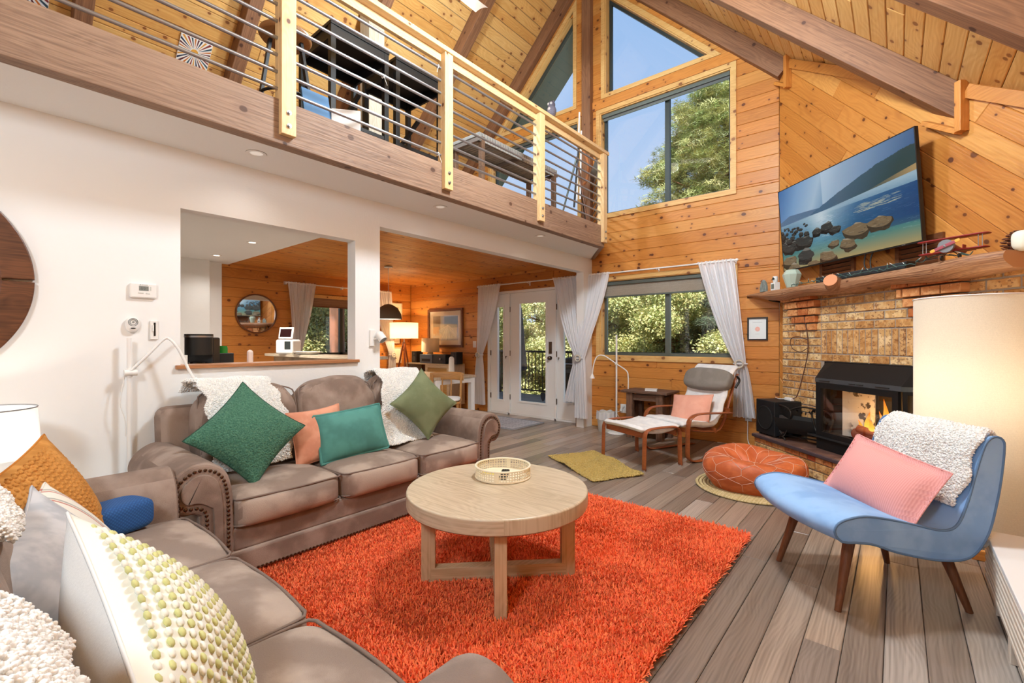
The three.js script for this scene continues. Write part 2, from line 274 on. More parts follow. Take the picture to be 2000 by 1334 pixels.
// far gable wall with its openings
const triR = [[-3.28, 4.845], [-1.785, 4.845], [-3.28, 6.34]], triL = [[-5.295, 4.845], [-3.8, 4.845], [-3.8, 6.34]];
const openings = { door: rect(-5.6, -3.68, 0, 2.115), low: rect(-3.36, -1.53, 1.03, 2.14), upR: rect(-3.36, -1.545, 3.09, 4.6), upL: rect(-5.535, -3.72, 3.09, 4.6), triR, triL };
{
  const w = struct('wall_far', 'knotty pine board gable wall with windows and doors');
  const out = [[EW, 0], [-1.04, 0], [-1.04, roofR(-1.04)], [RX, RY], [EW, roofL(EW)]];
  part('backing', extr(out, 0.15, 0, [...Object.values(openings).map((p) => [...p].reverse())]).translate(0, 0, FW - 0.17), M.sub, w);
  const ys = new Set(); for (let y = 0, i = 0; y < 7; i++, y = i * 0.1485) ys.add(+y.toFixed(4));
  const hol = Object.values(openings).map((p) => ({ p, y0: Math.min(...p.map((q) => q[1])), y1: Math.max(...p.map((q) => q[1])) }));
  for (const h of hol) { ys.add(h.y0); if (h.p.length === 4) ys.add(h.y1); }
  const L = [...ys].sort((a, b) => a - b);
  const cut = (h, y) => { const xs = []; h.p.forEach((p, i) => { const q = h.p[(i + 1) % h.p.length]; if ((p[1] - y) * (q[1] - y) <= 0 && p[1] !== q[1]) xs.push(lerp(p[0], q[0], (y - p[1]) / (q[1] - p[1]))); }); return [Math.min(...xs), Math.max(...xs)]; };
  for (let i = 0; i + 1 < L.length; i++) {
    const a = L[i], b = L[i + 1], e = 1e-5; if (b > 6.95) break;
    const lim = (y) => [Math.max(EW, y - 10.56), Math.min(-1.04, 3.48 - y)];
    const hs = hol.filter((h) => h.y0 < a + e && h.y1 > b - e).map((h) => [cut(h, a + e), cut(h, b - e)]).sort((p, q) => p[0][0] - q[0][0]);
    let s = [lim(a)[0], lim(b)[0]]; const iv = []; for (const [lo, hi] of hs) { iv.push([s[0], lo[0], s[1], hi[0]]); s = [lo[1], hi[1]]; } iv.push([s[0], lim(a)[1], s[1], lim(b)[1]]);
    for (const [x0, x1, t0, t1] of iv) {
      if (x1 - x0 < 0.02) continue;
      const cuts = x1 - x0 > 2.6 ? [0, rr(0.35, 0.65), 1] : [0, 1];
      for (let k = 0; k + 1 < cuts.length; k++) part('plank', piece([[lerp(x0, x1, cuts[k]), a], [lerp(x0, x1, cuts[k + 1]), a], [lerp(t0, t1, cuts[k + 1]), b], [lerp(t0, t1, cuts[k]), b]], (u, v, h) => [u, v, FW - 0.02 + h], 0.02, 0.0045, 0.0009), pick(M.pine), w);
    }
  }
}
// windows of the far wall
function windowUnit(n, label, poly, mull, frameMat, shadeH, trimMat = M.pineTrim) {
  const w = struct('window_' + n, label), z = FW;
  part('window_jamb', boxUV(ring(poly, 0, 0.022, 0.19).translate(0, 0, z - 0.19)), trimMat, w);
  part('window_casing', boxUV(ring(poly, -0.05, 0.01, 0.02).translate(0, 0, z)), trimMat, w);
  const fr = [ring(poly, 0.02, 0.06, 0.045).translate(0, 0, z - 0.15)], y0 = poly[0][1], y1 = Math.max(...poly.map((p) => p[1]));
  for (const x of mull) fr.push(span(x - 0.032, x + 0.032, y0 + 0.03, y1 - 0.03, z - 0.15, z - 0.1));
  part('window_frame', fr, frameMat, w);
  const xs = [poly[0][0] + 0.05, ...mull, poly[1][0] - 0.05];
  if (poly.length === 4) for (let i = 0; i + 1 < xs.length; i++) part('pane', span(xs[i] + 0.005, xs[i + 1] - 0.005, y0 + 0.05, y1 - 0.05, z - 0.13 - i * 0.008, z - 0.126 - i * 0.008), M.glass, w);
  else part('pane', extr(offsetPoly(poly, 0.05), 0.005).translate(0, 0, z - 0.13), M.glass, w);
  return w;
}
windowUnit(1, 'wide sliding window above the armchair', openings.low, [-2.385], M.alu);
windowUnit(2, 'upper sliding window below the large triangular one', openings.upR, [-2.388], M.aluDark);
windowUnit(3, 'upper window behind the loft railing', openings.upL, [-4.63], M.aluDark);
windowUnit(4, 'tall triangular gable window beside the dark post', triR, [], M.aluDark);
windowUnit(5, 'triangular gable window above the loft', triL, [], M.aluDark);
// dark post under the ridge
{ const p = struct('trim_1', 'brown timber post under the ridge'); part('post', boxUV(span(-3.615, -3.47, LOFT, 6.75, FW, FW + 0.09, 0.004), 1, 'y'), M.beamRed, p); }
{ const p = struct('trim_2', 'flat pine rails across the gable wall'); part('rail', boxUV(span(-3.47, -1.3, 4.655, 4.79, FW, FW + 0.022, 0.003)), M.pine[1], p); part('rail', boxUV(span(-5.8, -3.615, 4.655, 4.79, FW, FW + 0.022, 0.003)), M.pine[1], p); }
// diagonal fireplace wall, in its own frame: x = s along the wall, y up, z = out into the room
const DIAG = [-1.04, 0, -6.03], DT = -PI / 4, DL = 2.49;
{
  const w = struct('wall_fireplace', 'diagonal knotty pine board wall across the corner', DIAG, DT);
  const top = (s) => 4.52 - 0.7071 * s;
  part('backing', extr([[0, 0], [DL, 0], [DL, top(DL)], [0, top(0)]], 0.12).translate(0, 0, -0.14), M.sub, w);
  const c = Math.SQRT1_2, W = 0.149;
  for (let i = -14; i < 50; i++) { // strips running down to the right
    const d0 = i * W, d1 = d0 + W; // d = (s + y) * c - 0
    let poly = [[-6, d0], [6, d0], [6, d1], [-6, d1]].map(([a, d]) => [c * a + c * d, -c * a + c * d]);
    for (const h of [[-1, 0, 0], [1, 0, DL], [0, -1, -0.2], [0.7071, 1, 4.52]]) poly = clip(poly, h);
    if (poly.length < 3) continue;
    const A = poly.map(([s, y]) => [c * s - c * y, c * s + c * y]), lo = Math.min(...A.map((p) => p[0])), hi = Math.max(...A.map((p) => p[0]));
    if (hi - lo < 0.05) continue;
    const cuts = hi - lo > 1.6 ? [lo, lerp(lo, hi, rr(0.3, 0.7)), hi] : [lo, hi];
    for (let k = 0; k + 1 < cuts.length; k++) { const q = clip(clip(A, [-1, 0, -cuts[k]]), [1, 0, cuts[k + 1]]); if (q.length > 2) part('plank', piece(q, (u, v, h) => [c * u + c * v, -c * u + c * v, h - 0.02], 0.02, 0.0045, 0.0009), pick(M.pine), w); }
  }
  const t = struct('trim_3', 'pine trim where the rafters meet the diagonal wall', DIAG, DT);
  const tb = (s0, s1) => boxUV(tr(box(Math.hypot(s1 - s0, (s1 - s0) * 0.7071), 0.085, 0.035), (s0 + s1) / 2, top((s0 + s1) / 2) - 0.055, 0.018, 0, 0, -Math.atan(0.7071)));
  part('crown_trim', tb(0.2, 1.76), M.pine[2], t); part('crown_trim', tb(2.03, 2.48), M.pine[2], t);
  for (const [s0, s1, yb] of [[0.0, 0.17, 4.155], [1.735, 1.99, 2.845]]) { part('bracket', [boxUV(tr(box((s1 - s0) * 1.22, 0.035, 0.07, 0, 0, 0, 0.004), (s0 + s1) / 2, yb, 0.036, 0, 0, -Math.atan(0.7071))), boxUV(box(0.045, 0.36, 0.07, s1 + 0.015, yb + 0.085, 0.036, 0.004), 1, 'y')], M.pine[1], t); }
}
// right wall, rear wall, left eave wall
{
  const w = struct('wall_right', 'low pine board wall under the eave'); part('boarding', boxUV(span(RW, RW + 0.12, 0, 2.8, DIAG[2] + DL * 0.7071 - 0.05, RZ + 0.12), 1, 'z'), M.pine[0], w);
  const v = struct('wall_rear', 'rear gable wall with tall windows');
  const wins = [rect(-3.1, -0.1, 0.25, 2.25), rect(-3.1, -0.6, 2.6, 4.0), rect(-3.1, -2.0, 4.25, 5.35), rect(-6.6, -4.3, 3.1, 4.1)];
  part('boarding', boxUV(extr([[EW, 0], [RW, 0], [RW, 2.76], [RX, RY], [EW, 2.76]], 0.15, 0, wins.map((p) => [...p].reverse())).translate(0, 0, RZ)), M.pine[0], v);
  wins.forEach((p, i) => { const u = struct('window_' + (8 + i), 'rear gable window pane ' + ['wide low', 'middle', 'small high', 'loft'][i]); part('window_frame', ring(p, 0, 0.06, 0.08).translate(0, 0, RZ + 0.04), M.whitePaint, u); part('pane', extr(offsetPoly(p, 0.05), 0.005).translate(0, 0, RZ + 0.08), M.glass, u); });
}
const eaveWin = { z0: -5.2, z1: -3.72, y0: 1.0, y1: 2.02 };
{
  const w = struct('wall_left', 'orange pine board wall of the dining room'), e = eaveWin;
  part('backing', [span(EW - 0.14, EW - 0.02, 0, 2.8, e.z1, -2.5), span(EW - 0.14, EW - 0.02, 0, 2.8, FW - 0.15, e.z0), span(EW - 0.14, EW - 0.02, 0, e.y0, e.z0, e.z1), span(EW - 0.14, EW - 0.02, e.y1, 2.8, e.z0, e.z1)], M.sub, w);
  for (let i = 0; i < 17; i++) {
    const a = i * 0.1485, b = a + 0.1485, iv = b < e.y0 || a > e.y1 ? [[FW, -2.5]] : [[FW, e.z0], [e.z1, -2.5]];
    for (const [p, q] of iv) part('plank', piece([[p, a], [q, a], [q, b], [p, b]], (u, v, h) => [EW - 0.02 + h, v, u], 0.02, 0.0045, 0.0009), pick(M.pine), w);
  }
  const k = struct('wall_kitchen', 'white painted kitchen end wall'); part('panel', [span(EW - 0.14, EW + 0.06, 0, 2.6, -2.5, RZ + 0.1), span(EW + 0.06, EW + 0.2, 0, 2.5, -2.3, RZ + 0.1)], M.white, k);
  const n = struct('window_6', 'dining room sliding window over the dark trees');
  part('window_casing', boxUV(ring(rect(-e.z1, -e.z0, e.y0, e.y1), -0.05, 0.01, 0.02).applyMatrix4(new THREE.Matrix4().makeRotationY(PI / 2)).translate(EW, 0, 0), 1, 'z'), M.pineTrim, n);
  const g = [ring(rect(-e.z1, -e.z0, e.y0, e.y1), 0, 0.05, 0.05).applyMatrix4(new THREE.Matrix4().makeRotationY(PI / 2)).translate(EW - 0.1, 0, 0), span(EW - 0.1, EW - 0.05, e.y0, e.y1, -4.52, -4.46)];
  part('window_frame', g, M.aluDark, n); part('pane', span(EW - 0.08, EW - 0.075, e.y0 + 0.04, e.y1 - 0.04, e.z0 + 0.04, -4.47), M.glass, n); part('pane', span(EW - 0.09, EW - 0.085, e.y0 + 0.04, e.y1 - 0.04, -4.5, e.z1 - 0.04), M.glass, n);
}
// roof: boards along z under both slopes
for (const side of [1, -1]) {
  const c = struct(side > 0 ? 'ceiling_right' : 'ceiling_left', side > 0 ? 'sloping pine board ceiling over the living room' : 'sloping pine board ceiling over the loft'), q = Math.SQRT1_2, len = (side > 0 ? RW - RX : RX - EW) / q + 0.25;
  const at = (u, v, h) => [RX + side * (v * q + h * -q), RY - v * q - h * q, u];
  const sl = tr(box(len, 0.16, RZ - FW + 1.35), 0, 0, 0); // roof slab above the boards, with the overhang outside
  sl.translate(len / 2, 0.1, 0).applyMatrix4(new THREE.Matrix4().makeRotationZ(-PI / 4)); if (side < 0) sl.applyMatrix4(new THREE.Matrix4().makeScale(-1, 1, 1));
  sl.translate(RX, RY, (RZ + FW) / 2 - 0.375); if (side < 0) { const ix = sl.index.array; for (let i = 0; i < ix.length; i += 3) [ix[i + 1], ix[i + 2]] = [ix[i + 2], ix[i + 1]]; }
  sl.computeVertexNormals(); part('roof_deck', sl, M.teal, c);
  const W = 0.1405;
  for (let i = 0; i * W < len - 0.2; i++) {
    let z = FW - rr(0, 2.2); const a = i * W, b = a + W;
    while (z < RZ) { const L = rr(2.6, 4.2), z0 = Math.max(z, FW), z1 = Math.min(z + L, RZ); z += L; if (z1 - z0 < 0.06) continue; part('plank', piece(side > 0 ? [[z0, a], [z1, a], [z1, b], [z0, b]] : [[z0, b], [z1, b], [z1, a], [z0, a]], (u, v, h) => at(u, v, h - 0.02), 0.02, 0.005, 0.0022), pick(M.pineLight), c); }
  }
}
const RAFT = [-5.975, -4.71, -3.39, -2.07, -0.75, 0.57, 1.89, 3.21];
RAFT.forEach((z, i) => {
  for (const side of [1, -1]) {
    const xe = side > 0 ? (i === 0 ? -0.9 : i === 1 ? 0.62 : RW) : EW, L = Math.abs(xe - RX) / Math.SQRT1_2;
    const r = struct('rafter', side > 0 ? ['brown rafter along the gable windows', 'brown rafter ending above the wall screen', 'brown rafter over the tall drum lamp'][i] ?? 'brown rafter over the seating' : i === 0 ? 'brown loft rafter beside the gable window' : 'brown rafter above the loft');
    const g = boxUV(box(L, 0.195, i ? 0.135 : 0.105, L / 2, -0.0975, 0, 0.005)); g.applyMatrix4(new THREE.Matrix4().makeRotationZ(-PI / 4)); if (side < 0) g.applyMatrix4(new THREE.Matrix4().makeRotationY(PI));
    g.translate(RX, RY, z); part('timber', g, M.beamRed, r);
  }
});
{ const r = struct('trim_4', 'brown ridge beam'); part('timber', boxUV(span(RX - 0.07, RX + 0.07, 6.55, 6.95, FW, RZ), 1, 'z'), M.beamRed, r); }
// left living room wall with the pass-through and the dining opening
{
  const w = struct('wall_white', 'white painted wall with the kitchen pass-through'), a = LW - 0.12;
  part('drywall', [span(a, LW, 0, 2.47, -0.894, RZ), span(a, LW, 0, 1.075, -2.124, -0.894), span(a, LW, 2.097, 2.47, -2.124, -0.894), span(a, LW, 0, 2.47, -2.363, -2.124), span(a, LW, 2.26, 2.47, -5.79, -2.363), span(a, LW, 0, 2.47, FW, -5.79)], M.white, w);
  const s = struct('trim_5', 'pale wood ledge of the kitchen pass-through'); part('ledge', boxUV(span(a - 0.05, LW + 0.028, 1.075, 1.1, -2.15, -0.866, 0.004), 1, 'z'), S({ map: oakMap, color: 0xd8a27c, roughness: 0.45 }), s);
  const b = struct('baseboard_left', 'dark brown baseboard beside the door'); part('board', span(LW - 0.14, LW - 0.05, 0.0, 0.16, -5.85, -5.8), M.beam, b);
}
const plan = (pts, y0, y1) => extr(pts.map(([x, z]) => [x, -z]), y1 - y0).applyMatrix4(new THREE.Matrix4().makeRotationX(-PI / 2)).translate(0, y0, 0);
{
  const s = struct('ceiling_soffit', 'white soffit under the edge of the loft'); part('drywall', plan([[LW - 0.12, FW + 0.01], [LW, FW + 0.01], [-2.93, -5.27], [-2.93, RZ], [LW - 0.12, RZ]], 2.47, 2.495), M.white, s);
  const f = struct('floor_loft', 'loft floor deck'); part('deck', plan([[EW, FW + 0.02], [LW, FW + 0.02], [-2.94, -5.3], [-2.94, RZ], [EW, RZ]], 2.5, LOFT), M.beam, f);
  const d = struct('ceiling_dining', 'narrow pine board ceiling of the dining room'), k = struct('ceiling_kitchen', 'white kitchen ceiling');
  for (let i = 0, x = EW; x < LW - 0.13; i++, x += 0.0905) { const cut = rr(-5.2, -3.4), x1 = Math.min(x + 0.0905, LW - 0.12); for (const [a, b] of [[FW, cut], [cut, -2.6]]) part('plank', piece([[a, x1], [b, x1], [b, x], [a, x]], (u, v, h) => [v, 2.44 - h, u], 0.02, 0.003, 0.0012), pick(M.pine), d); }
  part('drywall', span(EW, LW - 0.12, 2.42, 2.5, -2.6, RZ), M.white, k);
  const r = struct('trim_6', 'rough brown rim beam along the loft edge');
  part('timber', boxUV(span(-2.99, -2.9, 2.462, LOFT, -5.32, RZ, 0.006), 1, 'z'), M.beam, r);
  part('timber', boxUV(tr(box(0.95, 0.26, 0.06), -3.215, 2.6, -5.68, 0, -Math.atan2(0.73, 0.56), 0)), M.beam, r);
}
// ---------------------------------------------------------------- door, curtains, railing
{
  const d = struct('door_1', 'white glazed patio door between two narrow sidelights'), z0 = FW - 0.1, leaf = (a, b, y0, y1, g) => extr(rect(a, b, y0, y1), 0.045, 0.003, [rect(...g).reverse()]).translate(0, 0, z0 + 0.03);
  part('door_frame', [span(-5.6, -5.55, 0, 2.115, z0, FW + 0.01), span(-5.13, -5.1, 0, 2.08, z0, FW), span(-4.165, -4.14, 0, 2.08, z0, FW), span(-3.73, -3.68, 0, 2.115, z0, FW + 0.01), span(-5.6, -3.68, 2.075, 2.115, z0, FW + 0.01), span(-5.6, -3.68, 0, 0.025, z0, FW)], M.whitePaint, d);
  const list = [['sidelight', -5.55, -5.13, [-5.393, -5.256, 0.24, 1.85]], ['door_leaf', -5.098, -4.167, [-4.896, -4.349, 0.248, 1.89]], ['sidelight', -4.138, -3.73, [-4.005, -3.841, 0.3, 1.8]]];
  for (const [n, a, b, g] of list) {
    const l = part(n, leaf(a, b, 0.027, 2.073, g), M.whitePaint, d);
    part('glazing_bead', ring(rect(...g), -0.028, 0.002, 0.012).translate(0, 0, z0 + 0.073), M.whitePaint, l);
    part('pane', span(g[0] - 0.005, g[1] + 0.005, g[2] - 0.005, g[3] + 0.005, z0 + 0.05, z0 + 0.056), M.glass, l);
    const hx = n === 'door_leaf' ? a : a === -5.55 ? -5.55 : -4.138;
    for (const y of [0.3, 1.05, 1.8]) part('hinge', cyl(0.009, 0.009, 0.09, hx + (n === 'door_leaf' ? -0.004 : 0.004), y, z0 + 0.085, 10), M.brass, l);
    if (n === 'door_leaf') {
      part('lock_plate', box(0.055, 0.19, 0.02, -4.255, 1.15, z0 + 0.085, 0.005), M.brass, l);
      part('door_knob', [cyl(0.032, 0.032, 0.012, 0, 0, 0).applyMatrix4(new THREE.Matrix4().makeRotationX(PI / 2)).translate(-4.258, 0.985, z0 + 0.082), lathe([[0.001, 0.06], [0.022, 0.056], [0.03, 0.04], [0.024, 0.022], [0.011, 0.014], [0.011, 0]]).applyMatrix4(new THREE.Matrix4().makeRotationX(PI / 2)).translate(-4.258, 0.985, z0 + 0.082)], M.brass, l);
    } else part('handle', [cyl(0.006, 0.006, 0.03, 0, 0, 0, 10).applyMatrix4(new THREE.Matrix4().makeRotationX(PI / 2)).translate(a === -5.55 ? -5.18 : -4.09, 0.99, z0 + 0.09), box(0.012, 0.045, 0.01, a === -5.55 ? -5.18 : -4.09, 0.98, z0 + 0.105, 0.003)], M.brass, l);
  }
  const sh = new THREE.Shape(); sh.moveTo(0, -0.085); sh.quadraticCurveTo(0.055, -0.05, 0.05, 0.05); sh.quadraticCurveTo(0.02, 0.05, 0, 0.065); sh.quadraticCurveTo(-0.02, 0.05, -0.05, 0.05); sh.quadraticCurveTo(-0.055, -0.05, 0, -0.085);
  single('shield_sticker', extr(sh, 0.002).translate(-4.42, 0.36, z0 + 0.058), S({ color: 0x1c2432, roughness: 0.5 }), 'dark shield shaped sticker low on the door glass', 'sticker');
}
function curtain(name, label, o) {
  const { top, tie, bot, folds = 9, zt = FW + 0.09, zb = zt, yT = 2.245, group, ring: hasRing = true } = o, [tx, ty, tz = zt] = tie, tw = 0.055, t = thing(name, label, 'curtain', [0, 0, 0], 0, group);
  const ft = (yT - ty) / (yT - bot[2]);
  const f = (u, v) => {
    const y = lerp(yT, bot[2] + (bot[3] ?? 0) * (1 - u), v); let x, z, am;
    if (v < ft) { const k = v / ft, e = Math.pow(k, 1.9), l = Math.pow(k, 0.8), far = Math.abs(top[0] - tx) > Math.abs(top[1] - tx); x = lerp(lerp(top[0], tx - tw, far ? e * 0.55 + l * 0.45 : l), lerp(top[1], tx + tw, far ? l : e * 0.55 + l * 0.45), u); z = lerp(zt, tz, smooth(0, 1, k)); am = lerp(0.022, 0.018, k); }
    else { const k = Math.pow((v - ft) / (1 - ft), 0.75); x = lerp(lerp(tx - tw, bot[0], k), lerp(tx + tw, bot[1], k), u); z = lerp(tz, zb, k); am = lerp(0.018, 0.035, k); }
    const ph = u * folds * 2 * PI + 0.6 * Math.sin(v * 5 + u * 9);
    return [x + 0.006 * Math.sin(ph * 0.5 + v * 7), y, z + am * Math.sin(ph) + 0.01 * (n3(x * 6, y * 3, 1) - 0.5)];
  };
  part('fabric', sheet(90, 56, f, [1.4, 2.1]), M.curtain, t);
  if (hasRing) { part('tie_ring', new THREE.TorusGeometry(0.042, 0.012, 10, 28).translate(tx, ty, tz + 0.055), M.ringwood, t); part('tie_band', new THREE.TorusGeometry(0.062, 0.01, 8, 24).applyMatrix4(new THREE.Matrix4().makeRotationX(PI / 2)).applyMatrix4(new THREE.Matrix4().makeScale(1.15, 1, 0.8)).translate(tx, ty, tz), M.curtain, t); }
  return t;
}
M.ringwood = S({ color: 0xcfc7ba, roughness: 0.7 });
curtain('curtain', 'white curtain tied back beside the picture and the patio door', { top: [-5.75, -5.22], tie: [-5.72, 1.01], bot: [-5.86, -5.6, 0.13] });
curtain('curtain', 'white curtain between patio door and white wall end', { top: [-4.14, -3.665], tie: [-3.52, 1.01, -5.73], bot: [-3.8, -3.5, 0.36], zb: -5.76 });
curtain('curtain', 'white curtain hanging at the white wall end, beside the wide window', { top: [-3.53, -3.15], tie: [-3.49, 1.0, -5.71], bot: [-3.58, -3.38, 0.15], zb: -5.7, hasRing: false, ring: false });
curtain('curtain', 'white curtain tied back between the wide window and the small framed print', { top: [-1.93, -1.5], tie: [-1.43, 0.985], bot: [-1.52, -1.26, 0.35] });
function rod(label, x0, x1, brackets) {
  const t = thing('curtain_rod', label, 'curtain rod'); part('rod', bar([x0, 2.225, FW + 0.09], [x1, 2.225, FW + 0.09], 0.011, 12), M.whitePlastic, t);
  for (const x of [x0, x1]) part('finial', sph(0.02, x, 2.225, FW + 0.09, 12), M.whitePlastic, t);
  for (const x of brackets) part('bracket', [box(0.018, 0.06, 0.012, x, 2.2, FW + 0.008), bar([x, 2.2, FW], [x, 2.215, FW + 0.09], 0.006)], M.whitePlastic, t);
}
rod('white curtain rod over the patio door', -5.76, -3.64, [-5.7, -4.65, -3.66]); rod('white curtain rod over the wide window', -3.46, -1.47, [-2.46, -1.5]);
// roller blinds at the window heads
M.blind = S({ map: tex(128, 128, (u, v, i, j) => { const k = 152 + 26 * (rnd() - 0.5) + 14 * Math.sin(j * 1.6); return [k, k * 0.94, k * 0.85]; }, true, [3, 3]), roughness: 0.9 });
function blind(label, x0, x1, y0, y1, mat) { const t = thing('roller_blind', label, 'blind'); part('cassette', span(x0, x1, y1 - 0.05, y1, FW - 0.08, FW - 0.02, 0.006), M.alu, t); part('fabric', boxUV(span(x0 + 0.01, x1 - 0.01, y0, y1 - 0.05, FW - 0.055, FW - 0.05)), mat, t); part('bottom_bar', span(x0 + 0.01, x1 - 0.01, y0 - 0.012, y0 + 0.012, FW - 0.06, FW - 0.045, 0.003), M.alu, t); }
blind('woven grey roller blind at the top of the wide window', -3.33, -1.56, 1.9, 2.115, M.blind);
blind('narrow grey blind at the head of the upper sliding window', -3.33, -1.575, 4.5, 4.575, S({ color: 0x74706e, roughness: 0.9 }));
blind('dark blind at the head of the loft window', -5.5, -3.75, 4.5, 4.575, S({ color: 0x5a585a, roughness: 0.9 }));

// loft railing
{
  const t = thing('loft_railing', 'timber post railing with round metal bars along the loft', 'railing'), PZ = [0.03, -1.29, -2.605, -3.92, -5.28];
  for (const z of PZ) { const p = part('post', [boxUV(span(-2.9, -2.858, 2.515, 3.645, z - 0.045, z + 0.045, 0.004), 1, 'y'), boxUV(span(-2.95, -2.9, LOFT, 3.645, z - 0.045, z + 0.045, 0.004), 1, 'y')], M.fir, t); for (const y of [2.57, 2.65]) part('bolt', [cyl(0.014, 0.014, 0.006, 0, 0, 0, 14).applyMatrix4(new THREE.Matrix4().makeRotationZ(PI / 2)).translate(-2.856, y, z), cyl(0.009, 0.009, 0.012, 0, 0, 0, 6).applyMatrix4(new THREE.Matrix4().makeRotationZ(PI / 2)).translate(-2.85, y, z)], M.steel, p); }
  for (let i = 0; i < 8; i++) { const y = 2.8 + i * 0.1035; for (let k = 0; k + 1 < PZ.length; k++) part('rail', bar([-2.915, y, PZ[k] + (k ? -0.03 : 1.2)], [-2.915, y, PZ[k + 1] + 0.03], 0.0105, 12), M.railSteel, t); }
  part('top_rail', boxUV(span(-2.985, -2.845, 3.645, 3.685, -5.36, 1.3, 0.006), 1, 'z'), M.fir, t);
  part('sub_rail', boxUV(span(-2.945, -2.91, 3.58, 3.645, -5.25, 1.3, 0.003), 1, 'z'), M.fir, t);
  for (let k = 0; k < 10; k++) { const z = -2.64 - 0.5 * Math.floor(k / 5) * 0; if (k > 2) break; const y = [2.8, 3.525, 3.21][k]; part('cable_tie', [new THREE.TorusGeometry(0.014, 0.003, 6, 14).translate(-2.915, y, [-2.53, -2.53, -2.0][k]), bar([-2.905, y, [-2.53, -2.53, -2.0][k]], [-2.89, y - 0.07, [-2.55, -2.5, -2.02][k]], 0.0018, 5)], M.whitePlastic, t); }
  const r = part('return_rail', [boxUV(beam([-2.92, 3.665, -5.3], [-3.47, 3.665, -6.0], 0.04, 0.1)), ...[...Array(8).keys()].map((i) => bar([-2.93, 2.8 + i * 0.1035, -5.3], [-3.47, 2.8 + i * 0.1035, -6.0], 0.0105, 8))], M.railSteel, t);
}
// ---------------------------------------------------------------- sofas
M.suede = S({ map: mottled(512, 1.1, 0x9d8b7f, 0x7b685d, 7, { lo: 0.32, hi: 0.68, sd: 31 }), roughness: 0.85, bumpMap: finebump, bumpScale: 0.0008 });
M.suedeSeat = S({ map: mottled(512, 0.9, 0xae9d90, 0x8a796e, 6, { lo: 0.34, hi: 0.66, sd: 33 }), roughness: 0.85, bumpMap: finebump, bumpScale: 0.0008 });
M.piping = S({ color: 0x7a685e, roughness: 0.8 });
M.nail = S({ color: 0x5b4636, roughness: 0.3, metalness: 0.9 });
const nail = (r = 0.0095) => { const g = new THREE.SphereGeometry(r, 8, 4, 0, 2 * PI, 0, PI / 2); g.scale(1, 0.6, 1); return g.applyMatrix4(new THREE.Matrix4().makeRotationX(PI / 2)); };
function along(pts, step) { const c = new THREE.CatmullRomCurve3(pts.map((p) => V(p[0], p[1], 0)), false, 'catmullrom', 0.5), n = Math.round(c.getLength() / step); return c.getSpacedPoints(n); }
